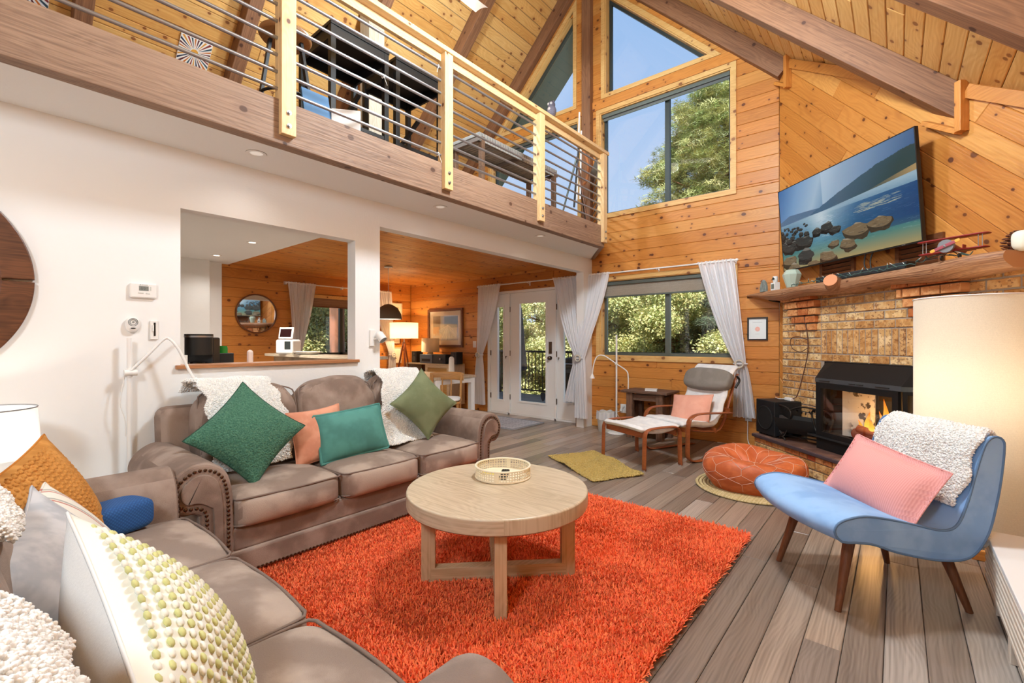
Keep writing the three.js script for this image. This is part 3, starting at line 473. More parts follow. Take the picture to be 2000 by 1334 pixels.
function sofa(label, p, turn, bz = -0.63) { // faces +z, 2.34 m wide, front of the seat frame at z = 0, back at z = -0.85
  const t = thing('sofa', label, 'sofa', p, turn, undefined);
  part('frame', [boxUV(span(-0.9, 0.9, 0.165, 0.29, -0.06, 0.0, 0.02)), boxUV(span(-1.03, 1.03, 0.045, 0.175, -0.05, 0.012, 0.02)), boxUV(span(-1.0, 1.0, 0.06, 0.28, -0.8, -0.06)), boxUV(tr(box(2.1, 0.72, 0.14, 0, 0, 0, 0.06), 0, 0.5, bz - 0.13, -0.12, 0, 0))], M.suede, t);
  part('nailhead_trim', [...Array(96).keys()].map((i) => nail(0.007).translate(-1.02 + i * 0.0215, 0.062, 0.013)), M.nail, t, undefined, 'stuff');
  for (const s of [-1, 1]) { // rolled arms
    const prof = [[0, 0.05], [0.0, 0.3], [0.005, 0.46], [0.03, 0.575], [0.09, 0.635], [0.165, 0.645], [0.235, 0.605], [0.27, 0.54], [0.26, 0.47], [0.215, 0.425], [0.165, 0.42], [0.135, 0.4], [0.13, 0.3], [0.135, 0.05]];
    const sh = new THREE.Shape(); sh.moveTo(0, 0.05); sh.lineTo(0, 0.3); sh.splineThru(prof.slice(2, 12).map((q) => new THREE.Vector2(...q))); sh.lineTo(0.13, 0.3); sh.lineTo(0.135, 0.05); sh.lineTo(0, 0.05);
    const body = (d, bev, grow) => { const g = new THREE.ExtrudeGeometry(sh, { depth: d, bevelEnabled: true, bevelSize: bev, bevelThickness: bev, bevelOffset: grow, bevelSegments: 3, curveSegments: 26 }); if (s < 0) g.scale(-1, 1, 1); return g; };
    const flip = (g) => { if (s < 0) { g = g.index ? g.toNonIndexed() : g; const a = g.attributes; for (const k of ['position', 'uv']) { const q = a[k]; for (let i = 0; i < q.count; i += 3) for (let c = 0; c < q.itemSize; c++) { const x = q.array[(i + 1) * q.itemSize + c]; q.array[(i + 1) * q.itemSize + c] = q.array[(i + 2) * q.itemSize + c]; q.array[(i + 2) * q.itemSize + c] = x; } } g.computeVertexNormals(); } return g; };
    const arm = part('arm', boxUV(flip(body(0.74, 0.02, -0.01).translate(s * 0.9, 0, -0.76))), M.suede, t);
    part('front_panel', boxUV(flip(body(0.008, 0.004, -0.05).translate(s * 0.9, 0, 0.0))), M.suede, arm);
    const inner = [[0.118, 0.08], [0.115, 0.3], [0.118, 0.4], [0.15, 0.438], [0.205, 0.447], [0.238, 0.485], [0.246, 0.54], [0.215, 0.59], [0.16, 0.62], [0.095, 0.61], [0.045, 0.56], [0.024, 0.46], [0.02, 0.3], [0.02, 0.08]];
    part('nailhead_trim', along(inner, 0.0225).map((q) => nail(0.0088).translate(s * (0.9 + q.x), q.y, 0.002)), M.nail, arm, undefined, 'stuff');
    for (const z of [-0.7, -0.05]) part('foot', cyl(0.03, 0.022, 0.05, s * 0.96, 0.025, z, 14), M.walnut, t);
  }
  for (let i = 0; i < 3; i++) {
    const x = -0.6 + i * 0.6, c = part('seat_cushion', boxUV(soft(0.6, 0.175, 0.66, 9, { crown: 0.03, front: 0.03, noise: 0.007, freq: 9, seg: 22, sd: i }).translate(x, 0.365, -0.3)), M.suedeSeat, t);
    const loop = []; for (const y of [0.438, 0.302]) { const pts = []; for (let k = 0; k <= 10; k++) { const a = -0.282 + 0.0564 * k; pts.push(V(x + a, y, 0.012 + 0.02 * (1 - (a / 0.29) ** 2))); } loop.push(tube([V(x - 0.29, y, -0.5), V(x - 0.293, y, -0.06), ...pts, V(x + 0.293, y, -0.06), V(x + 0.29, y, -0.5)], 0.0055, 60, 6, false, 0.3)); }
    part('piping', loop, M.piping, c);
    const b = part('back_cushion', boxUV(tr(soft(0.615, 0.56, 0.27, 4.2, { noise: 0.028, freq: 8, seg: 28, sd: 10 + i, crown: 0.03 }), x, 0.68, bz, -0.2, 0, 0)), M.suede, t);
    part('piping', tr(tube([V(-0.27, -0.2, 0.1), V(-0.288, 0.16, 0.08), V(-0.24, 0.252, 0.06), V(0, 0.272, 0.05), V(0.24, 0.252, 0.06), V(0.288, 0.16, 0.08), V(0.27, -0.2, 0.1)], 0.0055, 60, 6), x, 0.68, bz, -0.2, 0, 0), M.piping, b);
  }
  return t;
}
const sofaA = sofa('brown suede sofa with rolled arms against the white wall', [-2.6, 0, -1.79], PI / 2);
const sofaB = sofa('brown suede sofa holding the mustard and dotted pillows', [-1.63, 0, -0.645], PI, -0.7);

// ---------------------------------------------------------------- cushions and throws
function place(o, x, y, z, rx, ry, rz, order = 'YXZ') { o.position.set(x, y, z); o.rotation.order = order; o.rotation.set(rx, ry, rz); return o; }
function pillow(label, w, h, th, front, back, o = {}) {
  const t = thing(o.name ?? 'pillow', label, 'pillow'); part('front', pillowFace(w, h, th, 1, o), front, t); part('back', pillowFace(w, h, th, -1, o), back, t);
  part(o.pipe ? 'piping' : 'seam', edgeLoop(w, h, o.pinch ?? 0.09, o.pipe ?? 0.0035), o.pipeMat ?? back, t); return t;
}
const knit = (a, b, sd) => tex(256, 256, (u, v) => mixc(hex(a), hex(b), fbm(u * 70, v * 70, 70, 70, sd, 2)), true, [3, 3]);
M.boucle = S({ map: knit(0x2f5e4c, 0x5a8a72, 51), roughness: 1, bumpMap: gray(256, 256, (u, v) => fbm(u * 60, v * 60, 60, 60, 52, 2), [3, 3]), bumpScale: 0.006 });
M.coral = S({ map: mottled(256, 0.4, 0xd99c80, 0xcc8a6e, 8, { sd: 53 }), roughness: 0.9 });
M.tealVelvet = P({ map: mottled(256, 0.5, 0x4f9088, 0x3f7a74, 5, { sd: 54 }), roughness: 0.8, sheen: 0.5, sheenColor: new THREE.Color(0.4, 0.7, 0.66), sheenRoughness: 0.5 });
M.olive = P({ map: mottled(256, 0.5, 0x76805f, 0x66704f, 5, { sd: 55 }), roughness: 0.85, sheen: 0.4, sheenColor: new THREE.Color(0.5, 0.55, 0.4), sheenRoughness: 0.5 });
M.mustard = S({ map: mottled(256, 0.3, 0xc9822f, 0xb97324, 6, { sd: 56 }), roughness: 0.9 });
M.mustardKnit = S({ map: mottled(256, 0.3, 0xcf934a, 0xb67a34, 9, { sd: 57 }), roughness: 0.95 });
M.linen = S({ map: tex(256, 256, (u, v, i, j) => { const k = 226 + 14 * (rnd() - 0.5) + 6 * Math.sin(i * 2.1) * Math.sin(j * 2.3); return [k, k, k * 0.99]; }, true, [6, 6]), roughness: 0.95 });
M.greyLinen = S({ map: mottled(256, 0.3, 0xc7c6c8, 0xaeb0b5, 8, { sd: 58 }), roughness: 0.95 });
M.stripe = S({ map: tex(256, 16, (u) => { const x = (u * 6) % 1; return x < 0.12 ? [190, 130, 120] : x < 0.2 ? [222, 214, 200] : x < 0.34 ? [170, 168, 160] : [226, 220, 208]; }, true, [2.2, 1]), roughness: 0.95 });
M.blue = S({ map: tex(128, 128, (u, v) => { const k = Math.abs(Math.sin((u + v) * 8 * PI)) * Math.abs(Math.sin((u - v) * 8 * PI)); return mixc([24, 70, 128], [38, 96, 160], k); }, true, [9, 9]), roughness: 0.8 });
M.sherpa = S({ map: mottled(256, 0.3, 0xf0efec, 0xdddcda, 14, { sd: 60 }), roughness: 1, bumpMap: gray(256, 256, (u, v) => fbm(u * 40, v * 40, 40, 40, 61, 3), [4, 4]), bumpScale: 0.01 });
M.dotFab = S({ color: 0xe9e8dc, roughness: 0.95 }); M.dot = S({ color: 0xc9c98a, roughness: 0.95 });
// on the sofa against the wall
place(pillow('large green boucle pillow standing on its corner', 0.44, 0.44, 0.18, M.boucle, M.boucle, { pinch: 0.1, noise: 0.012, freq: 7 }), -2.86, 0.725, -1.06, -0.42, 1.42, 0.8);
place(pillow('coral pillow half behind the teal velvet one', 0.36, 0.36, 0.13, M.coral, M.coral, { sd: 2 }), -2.96, 0.63, -1.53, -0.3, 1.5, 0.08);
place(pillow('teal velvet lumbar pillow with fringed edge', 0.47, 0.32, 0.14, M.tealVelvet, M.tealVelvet, { pinch: 0.04, pipe: 0.009, sd: 3 }), -2.87, 0.625, -1.72, -0.32, 1.38, 0.1);
place(pillow('olive green velvet pillow standing on its corner', 0.41, 0.41, 0.15, M.olive, M.olive, { pinch: 0.12, sd: 4 }), -2.9, 0.755, -2.38, -0.35, 1.35, 0.72);
// throws
function fluff(parent, mesh, n, len, col) { // short curls of pile sown over a cloth
  const sm = new MeshSurfaceSampler(new THREE.Mesh(mesh.geometry.index ? mesh.geometry.toNonIndexed() : mesh.geometry)).setRandomGenerator(rnd).build(), g = new THREE.IcosahedronGeometry(1, 1); g.scale(len * 0.3, len * 0.5, len * 0.36);
  const m = new THREE.InstancedMesh(g, S({ color: 0xffffff, roughness: 1 }), n), q = new THREE.Matrix4(), p = V(), nn = V(), up = V(0, 1, 0), c = new THREE.Color(col), d = new THREE.Color();
  for (let i = 0; i < n; i++) { sm.sample(p, nn); nn.x += rr(-0.8, 0.8); nn.y += rr(-0.8, 0.8); nn.z += rr(-0.8, 0.8); const k = rr(0.7, 1.25); q.compose(p, new THREE.Quaternion().setFromUnitVectors(up, nn.normalize()), V(k, k * rr(0.8, 1.4), k)); m.setMatrixAt(i, q); m.setColorAt(i, d.copy(c).multiplyScalar(rr(0.92, 1.04))); }
  m.name = 'pile'; m.userData.kind = 'stuff'; shade(m); parent.add(m); return m;
}
function drape(name, label, path, w, wave, th, parentPos, turn, o = {}) { // path: [y,z] along the length, local; width along x
  const t = thing(name, label, 'throw', parentPos, turn), c = new THREE.CatmullRomCurve3(path.map(([y, z]) => V(0, y, z)));
  const f = (u, v) => { const q = c.getPointAt(v), e = o.skew ?? 0; return [(u - 0.5) * w * (1 + 0.06 * Math.sin(v * 9 + 1)) + e * (v - 0.5) + 0.012 * Math.sin(v * 31), q.y + wave * Math.sin(u * 11 + v * 3) * 0.5, q.z + wave * Math.sin(u * 8 + v * 5)]; };
  const m = part('fleece', slab(30, 44, f, th, [w, c.getLength()]), M.sherpa, t); if (o.fur) fluff(t, m, o.fur, o.len ?? 0.014, 0xefeeea); return t;
}
drape('throw', 'white fleece throw on the sofa back beside the reading lamp', [[0.93, -0.845], [0.97, -0.825], [1.0, -0.77], [0.995, -0.64], [0.87, -0.485], [0.68, -0.415], [0.5, -0.38]], 0.44, 0.008, 0.009, [-2.6, 0, -1.13], PI / 2, { fur: 15000, len: 0.011, skew: 0.05 });
drape('throw', 'white fleece throw on the sofa back behind the olive pillow', [[0.86, -0.875], [0.95, -0.865], [1.0, -0.79], [0.995, -0.64], [0.87, -0.485], [0.68, -0.415], [0.52, -0.375], [0.485, -0.28]], 0.46, 0.01, 0.009, [-2.6, 0, -2.34], PI / 2, { fur: 15000, len: 0.011, skew: -0.22 });
// on the near sofa
{
  const t = pillow('mustard pillow with a chunky knitted front', 0.52, 0.52, 0.21, M.mustardKnit, M.mustard, { pinch: 0.07, noise: 0.004, sd: 6 }), f = t.children[0], l = [];
  const surf = (x, y) => { const a = x / 0.26, b = y / 0.26, k = Math.max(0, 1 - a * a) * Math.max(0, 1 - b * b); return 0.1 * Math.pow(k, 0.55); };
  for (let j = 0; j < 26; j++) for (let i = 0; i < 26; i++) { const x = -0.235 + i * 0.0188, y = -0.235 + j * 0.0188 + (i % 2) * 0.004, s = Math.min(1, surf(x, y) / 0.03) * (1 - 0.6 * smooth(0.02, 0.2, x)); if (s < 0.15) continue; const g = new THREE.SphereGeometry(1, 7, 5); g.scale(0.0098, 0.0075, 0.008 * s + 0.002); g.rotateZ((j + i) % 2 ? 0.7 : -0.7); g.translate(x * (1 - 0.05), y * (1 - 0.05), surf(x, y)); l.push(g); }
  part('knit_loops', l, M.mustardKnit, t, undefined, 'stuff');
  place(t, -2.29, 0.605, -0.2, -0.35, PI - 0.5, 0.2);
  const d = pillow('white pillow with raised yellow green dots', 0.52, 0.52, 0.25, M.dotFab, M.linen, { pinch: 0.08, noise: 0.004, sd: 7 }), dl = [], wl = [];
  const sd = (x, y) => { const a = x / 0.26, b = y / 0.26, k = Math.max(0, 1 - a * a) * Math.max(0, 1 - b * b); return 0.125 * Math.pow(k, 0.55); };
  for (let j = 0; j < 23; j++) for (let i = 0; i < 23; i++) { const x = -0.24 + i * 0.0218, y = -0.24 + j * 0.0218; if (sd(x, y) < 0.02) continue; const g = new THREE.SphereGeometry(1, 8, 5); g.scale(0.0105, 0.0085, 0.0055); g.translate(x * 0.96, y * 0.96, sd(x, y)); ((i + j) % 2 ? dl : wl).push(g); }
  part('dots', dl, M.dot, d, undefined, 'stuff'); part('tufts', wl, M.dotFab, d, undefined, 'stuff');
  for (const pts of [[[0.02, 0.05, -0.122], [0.08, 0.09, -0.124], [0.13, 0.1, -0.112]], [[0.02, -0.12, -0.112], [0.06, -0.1, -0.116], [0.1, -0.11, -0.108]]]) part('tie_string', tube(pts, 0.006, 16, 6), S({ color: 0xe6dfc8, roughness: 0.9 }), d);
  place(d, -1.16, 0.59, -0.27, -0.45, PI - 0.12, 0.38);
  place(pillow('pale grey linen pillow behind the dotted one', 0.46, 0.46, 0.15, M.greyLinen, M.greyLinen, { pinch: 0.08, sd: 8 }), -1.68, 0.6, -0.2, -0.5, PI - 0.3, 0.2);
  place(pillow('cream pillow with thin red and grey stripes', 0.46, 0.42, 0.14, M.stripe, M.stripe, { pinch: 0.07, sd: 9 }), -1.93, 0.59, -0.23, -0.6, PI - 0.35, 0.1);
  const b = thing('bolster_pillow', 'small blue quilted bolster at the sofa arm', 'pillow'); part('cover', boxUV(soft(0.16, 0.125, 0.28, 5, { seg: 16, noise: 0.004 })), M.blue, b); place(b, -2.43, 0.535, -0.38, 0, 0.35, 0);
}
drape('throw', 'white sherpa throw over the near sofa back beside the striped pillow', [[0.6, -0.93], [0.9, -0.94], [0.985, -0.86], [0.985, -0.73], [0.91, -0.61], [0.86, -0.57]], 0.34, 0.008, 0.01, [-1.5, 0, -0.645], PI, { fur: 24000, len: 0.0105 });
drape('throw', 'white sherpa throw over the near sofa back behind the dotted pillow', [[0.6, -0.93], [0.9, -0.94], [0.985, -0.86], [0.985, -0.73], [0.9, -0.6], [0.83, -0.555]], 0.36, 0.008, 0.01, [-0.7, 0, -0.645], PI, { fur: 26000, len: 0.0105 });
// ---------------------------------------------------------------- coffee table, rug, tray
{
  const t = thing('coffee_table', 'round pale oak coffee table on a crossed base', 'table', [-1.595, 0.03, -1.79]);
  part('table_top', boxUV(lathe([[0.001, 0.472], [0.455, 0.472], [0.462, 0.468], [0.464, 0.462], [0.464, 0.405], [0.461, 0.398], [0.001, 0.398]], 96)), M.oak, t, 'grained round oak top');
  for (const [x, z] of [[0.245, 0.255], [-0.245, 0.255], [0.265, -0.255], [-0.245, -0.255]]) { const a = Math.atan2(x, z); part('leg', boxUV(tr(box(0.055, 0.398, 0.07, 0, 0, 0, 0.003), x, 0.199, z, 0, a, 0), 1, 'y'), M.oakLight, t); }
  part('cross_bar', boxUV(tr(box(0.055, 0.07, 0.7, 0, 0, 0, 0.003), 0, 0.036, 0, 0, PI / 4, 0), 1, 'z'), M.oakLight, t); part('cross_bar', boxUV(tr(box(0.055, 0.068, 0.7, 0, 0, 0, 0.003), 0.01, 0.036, 0, 0, -PI / 4, 0), 1, 'z'), M.oakLight, t);
  const r = thing('rattan_tray', 'round woven cane tray on the coffee table', 'tray', [-1.68, 0.502, -1.93]), R = 0.15;
  const cane = S({ color: 0xeadfc4, roughness: 0.6 });
  part('rim', new THREE.TorusGeometry(R, 0.006, 8, 60).applyMatrix4(new THREE.Matrix4().makeRotationX(PI / 2)).translate(0, 0.062, 0), cane, r); part('rim', new THREE.TorusGeometry(R, 0.006, 8, 60).applyMatrix4(new THREE.Matrix4().makeRotationX(PI / 2)).translate(0, 0.006, 0), cane, r);
  const w = []; for (const y of [0.02, 0.034, 0.048]) w.push(new THREE.TorusGeometry(R, 0.003, 5, 60).applyMatrix4(new THREE.Matrix4().makeRotationX(PI / 2)).translate(0, y, 0)); for (let i = 0; i < 60; i++) { const a = (i / 60) * 2 * PI; w.push(box(0.0045, 0.05, 0.004, 0, 0.034, R).applyMatrix4(new THREE.Matrix4().makeRotationY(a))); } for (let i = 0; i < 4; i++) w.push(box(0.022, 0.056, 0.008, 0, 0.034, R).applyMatrix4(new THREE.Matrix4().makeRotationY(0.5 + i * PI / 2)));
  part('cane_weave', w, cane, r); part('base', lathe([[0.001, 0.008], [R, 0.008], [R, 0], [0.001, 0]], 60), cane, r);
  const rc = thing('remote_control', 'black remote control lying in the cane tray', 'remote', [-1.66, 0.511, -1.92], 0.6); part('body', box(0.045, 0.018, 0.15, 0, 0.009, 0, 0.008), M.black, rc); part('buttons', [...Array(12).keys()].map((i) => cyl(0.004, 0.004, 0.003, -0.012 + (i % 3) * 0.012, 0.0195, -0.05 + Math.floor(i / 3) * 0.02, 8)), M.aluDark, rc);
  single('paper_card', box(0.09, 0.004, 0.06, 0, 0.002, 0), S({ color: 0xd8c24a, roughness: 0.8 }), 'small yellow card lying in the cane tray', 'card', undefined, [-1.75, 0.511, -1.9], 0.3);
}
{
  const x0 = -2.66, x1 = -0.725, z0 = -3.2, z1 = -0.8, t = thing('shag_rug', 'large orange red shag rug under the coffee table', 'rug');
  part('backing', span(x0, x1, 0.001, 0.012, z0, z1), S({ color: 0x7a2a12, roughness: 1 }), t);
  const l = []; for (let i = 0; i < 4; i++) { const a = i * 1.57 + 0.4, dx = Math.cos(a), dz = Math.sin(a), b = 0.006, H = 0.034 - i * 0.003, o = 0.013 + i * 0.003, px = -dz * 0.003, pz = dx * 0.003, p = []; const pt = (k, s) => [dx * (b * 0.4 + o * k * k) + px * s * (1 - k * 0.4), H * k, dz * (b * 0.4 + o * k * k) + pz * s * (1 - k * 0.4)]; for (let k = 0; k < 3; k++) { const A = pt(k / 3, 1), B = pt(k / 3, -1), C = pt((k + 1) / 3, 1), D = pt((k + 1) / 3, -1); p.push(...A, ...B, ...C, ...B, ...D, ...C); } const g = new THREE.BufferGeometry(); g.setAttribute('position', new THREE.Float32BufferAttribute(p, 3)); g.computeVertexNormals(); l.push(g); }
  const n = 78000, m = new THREE.InstancedMesh(mergeGeometries(l), S({ color: 0xffffff, roughness: 0.8 }), n), q = new THREE.Matrix4(), co = new THREE.Color(), e = new THREE.Euler();
  for (let i = 0; i < n; i++) { const x = rr(x0 - 0.008, x1 + 0.008), z = rr(z0 - 0.008, z1 + 0.008), w = n3(x * 5, 0, z * 5, 3), k = rr(0.8, 1.25); q.compose(V(x, 0.008, z), new THREE.Quaternion().setFromEuler(e.set((w - 0.5) * 1.6 + rr(-0.35, 0.35), rr(0, 6.28), (n3(z * 4, 1, x * 4, 8) - 0.5) * 1.6 + rr(-0.35, 0.35))), V(k, k * rr(0.85, 1.25), k)); m.setMatrixAt(i, q); const b = rr(0.75, 1.2) * (0.8 + 0.4 * w); m.setColorAt(i, co.setRGB(0.97 * b, 0.21 * b * rr(0.85, 1.2), 0.075 * b)); }
  m.name = 'pile'; m.userData.kind = 'stuff'; shade(m); t.add(m);
}
{
  const t = thing('shag_mat', 'small mustard yellow shag mat beside the footstool', 'mat'), c = [[-2.9, -4.08], [-2.62, -4.57], [-1.81, -4.07], [-2.07, -3.59]];
  const f = (u, v) => { const x = lerp(lerp(c[0][0], c[3][0], u), lerp(c[1][0], c[2][0], u), v), z = lerp(lerp(c[0][1], c[3][1], u), lerp(c[1][1], c[2][1], u), v), rip = 0.02 * Math.exp(-(((u - 0.42) * 7) ** 2)) + 0.012 * Math.exp(-(((v - 0.95) * 6) ** 2)) * (0.5 + 0.5 * Math.sin(u * 14)); return [x + 0.012 * Math.sin(v * 9) * (u > 0.9 ? 1 : 0), 0.012 + rip, z]; };
  M.mat = S({ map: mottled(256, 0.2, 0xcdb878, 0xab9350, 18, { sd: 71 }), roughness: 1, bumpMap: gray(128, 128, (u, v) => fbm(u * 40, v * 40, 40, 40, 72, 2), [5, 5]), bumpScale: 0.008 });
  const g = slab(40, 30, (u, v) => f(u, v), 0.01, [0.95, 0.57]), m = part('weave', g, M.mat, t); const fl = fluff(t, m, 7000, 0.012, 0xc6ad66); fl.material.roughness = 1;
  const d = thing('door_mat', 'pale grey flat mat inside the patio door', 'mat', [-4.62, 0, -5.35]); part('weave', box(0.95, 0.012, 0.75, 0, 0.006, 0, 0.004), S({ map: mottled(128, 0.2, 0xb9bcc2, 0x9fa3aa, 10, { sd: 73 }), roughness: 0.95 }), d); part('border', ring(rect(-0.475, 0.475, -0.375, 0.375), 0, 0.03, 0.004).applyMatrix4(new THREE.Matrix4().makeRotationX(-PI / 2)).translate(0, 0.012, 0), S({ color: 0x8b8f96, roughness: 0.95 }), d);
}
// ---------------------------------------------------------------- bentwood armchair and footstool
{
  const F = [-0.41, 0.912], turn = Math.atan2(F[0], F[1]), t = thing('armchair', 'bentwood cantilever armchair with white seat and grey headrest', 'armchair', [-1.79, 0, -5.22], turn);
  const strip = (pts, w, th, x) => { const c = new THREE.CatmullRomCurve3(pts.map(([y, z]) => V(0, y, z)), false, 'catmullrom', 0.4); return boxUV(slab(2, 60, (u, v) => { const q = c.getPointAt(v); return [x + (u - 0.5) * w, q.y, q.z]; }, th, [w, c.getLength()]), 1, 'z'); };
  for (const s of [-1, 1]) { // arm, front upright and runner in one bent strip
    part('arm_frame', strip([[0.012, -0.42], [0.012, 0.1], [0.014, 0.27], [0.06, 0.345], [0.18, 0.35], [0.36, 0.345], [0.44, 0.325], [0.487, 0.25], [0.495, 0.1], [0.485, -0.12], [0.475, -0.3]], 0.058, 0.0125, s * 0.315), M.cherry, t);
    part('seat_rail', strip([[0.335, 0.29], [0.31, 0.16], [0.285, -0.06], [0.3, -0.17], [0.4, -0.25], [0.58, -0.32], [0.76, -0.395], [0.89, -0.46]], 0.035, 0.011, s * 0.262), M.cherry, t);
  }
  part('cross_rail', [boxUV(box(0.6, 0.045, 0.018, 0, 0.33, 0.33, 0.004)), boxUV(box(0.6, 0.05, 0.018, 0, 0.3, -0.08, 0.004)), boxUV(box(0.6, 0.045, 0.018, 0, 0.5, -0.29, 0.004))], M.cherry, t);
  const path = new THREE.CatmullRomCurve3([[0.345, 0.36], [0.355, 0.32], [0.345, 0.16], [0.325, -0.02], [0.345, -0.13], [0.44, -0.205], [0.61, -0.28], [0.79, -0.36], [0.91, -0.43], [0.92, -0.48]].map(([y, z]) => V(0, y, z)), false, 'catmullrom', 0.5);
  M.cotton = S({ map: mottled(256, 0.4, 0xf1f0ee, 0xe4e4e4, 7, { sd: 81 }), roughness: 0.95 });
  part('seat_cushion', slab(20, 70, (u, v) => { const q = path.getPointAt(v), k = Math.sin(v * 2 * PI * 7) * 0.006; return [(u - 0.5) * 0.56, q.y + 0.035 + k * 0.4, q.z + 0.02 + k]; }, 0.03, [0.56, 1.3]), M.cotton, t);
  const hp = part('headrest', boxUV(tr(soft(0.63, 0.26, 0.17, 3.4, { noise: 0.006, seg: 18 }), 0, 0.815, -0.295, -0.4, 0, 0)), P({ map: mottled(256, 0.4, 0x8c8780, 0x837e77, 6, { sd: 82 }), roughness: 0.9 }), t, 'grey suede headrest roll');
  for (const s of [-1, 1]) part('headrest_strap', tube([[s * 0.3, 0.87, -0.4], [s * 0.31, 0.82, -0.43], [s * 0.3, 0.74, -0.38]], 0.012), M.black, hp);
  const p = pillow('peach pillow on the bentwood armchair', 0.5, 0.34, 0.14, S({ map: mottled(256, 0.3, 0xecb09a, 0xe8a892, 6, { sd: 83 }), roughness: 0.95 }), M.coral, { pinch: 0.06, sd: 11 });
  const fw = V(0.0, 0.495, -0.03).applyAxisAngle(V(0, 1, 0), turn); place(p, -1.79 + fw.x, fw.y, -5.22 + fw.z, -0.42, turn + 0.12, 0.1);
  const o = thing('footstool', 'bentwood footstool with a white pad', 'footstool', [-2.065, 0, -4.56], turn);
  for (const s of [-1, 1]) { part('leg_frame', strip([[0.01, 0.235], [0.2, 0.23], [0.33, 0.225], [0.38, 0.2], [0.4, 0.12], [0.4, -0.12], [0.38, -0.2], [0.33, -0.225], [0.2, -0.23], [0.01, -0.235]], 0.055, 0.0125, s * 0.32), M.cherry, o); for (const z of [-0.235, 0.235]) part('glide', cyl(0.014, 0.014, 0.012, s * 0.32, 0.006, z, 12), M.chrome, o); }
  part('apron', [boxUV(box(0.6, 0.06, 0.02, 0, 0.335, 0.2, 0.004)), boxUV(box(0.6, 0.06, 0.02, 0, 0.335, -0.2, 0.004))], M.cherry, o);
  part('pad', slab(26, 22, (u, v) => [(u - 0.5) * 0.6, 0.395 - 0.035 * Math.sin(v * PI) + 0.03 * Math.sin(u * PI) * 0.3, (v - 0.5) * 0.5], 0.026, [0.6, 0.5]), M.cotton, o);
}
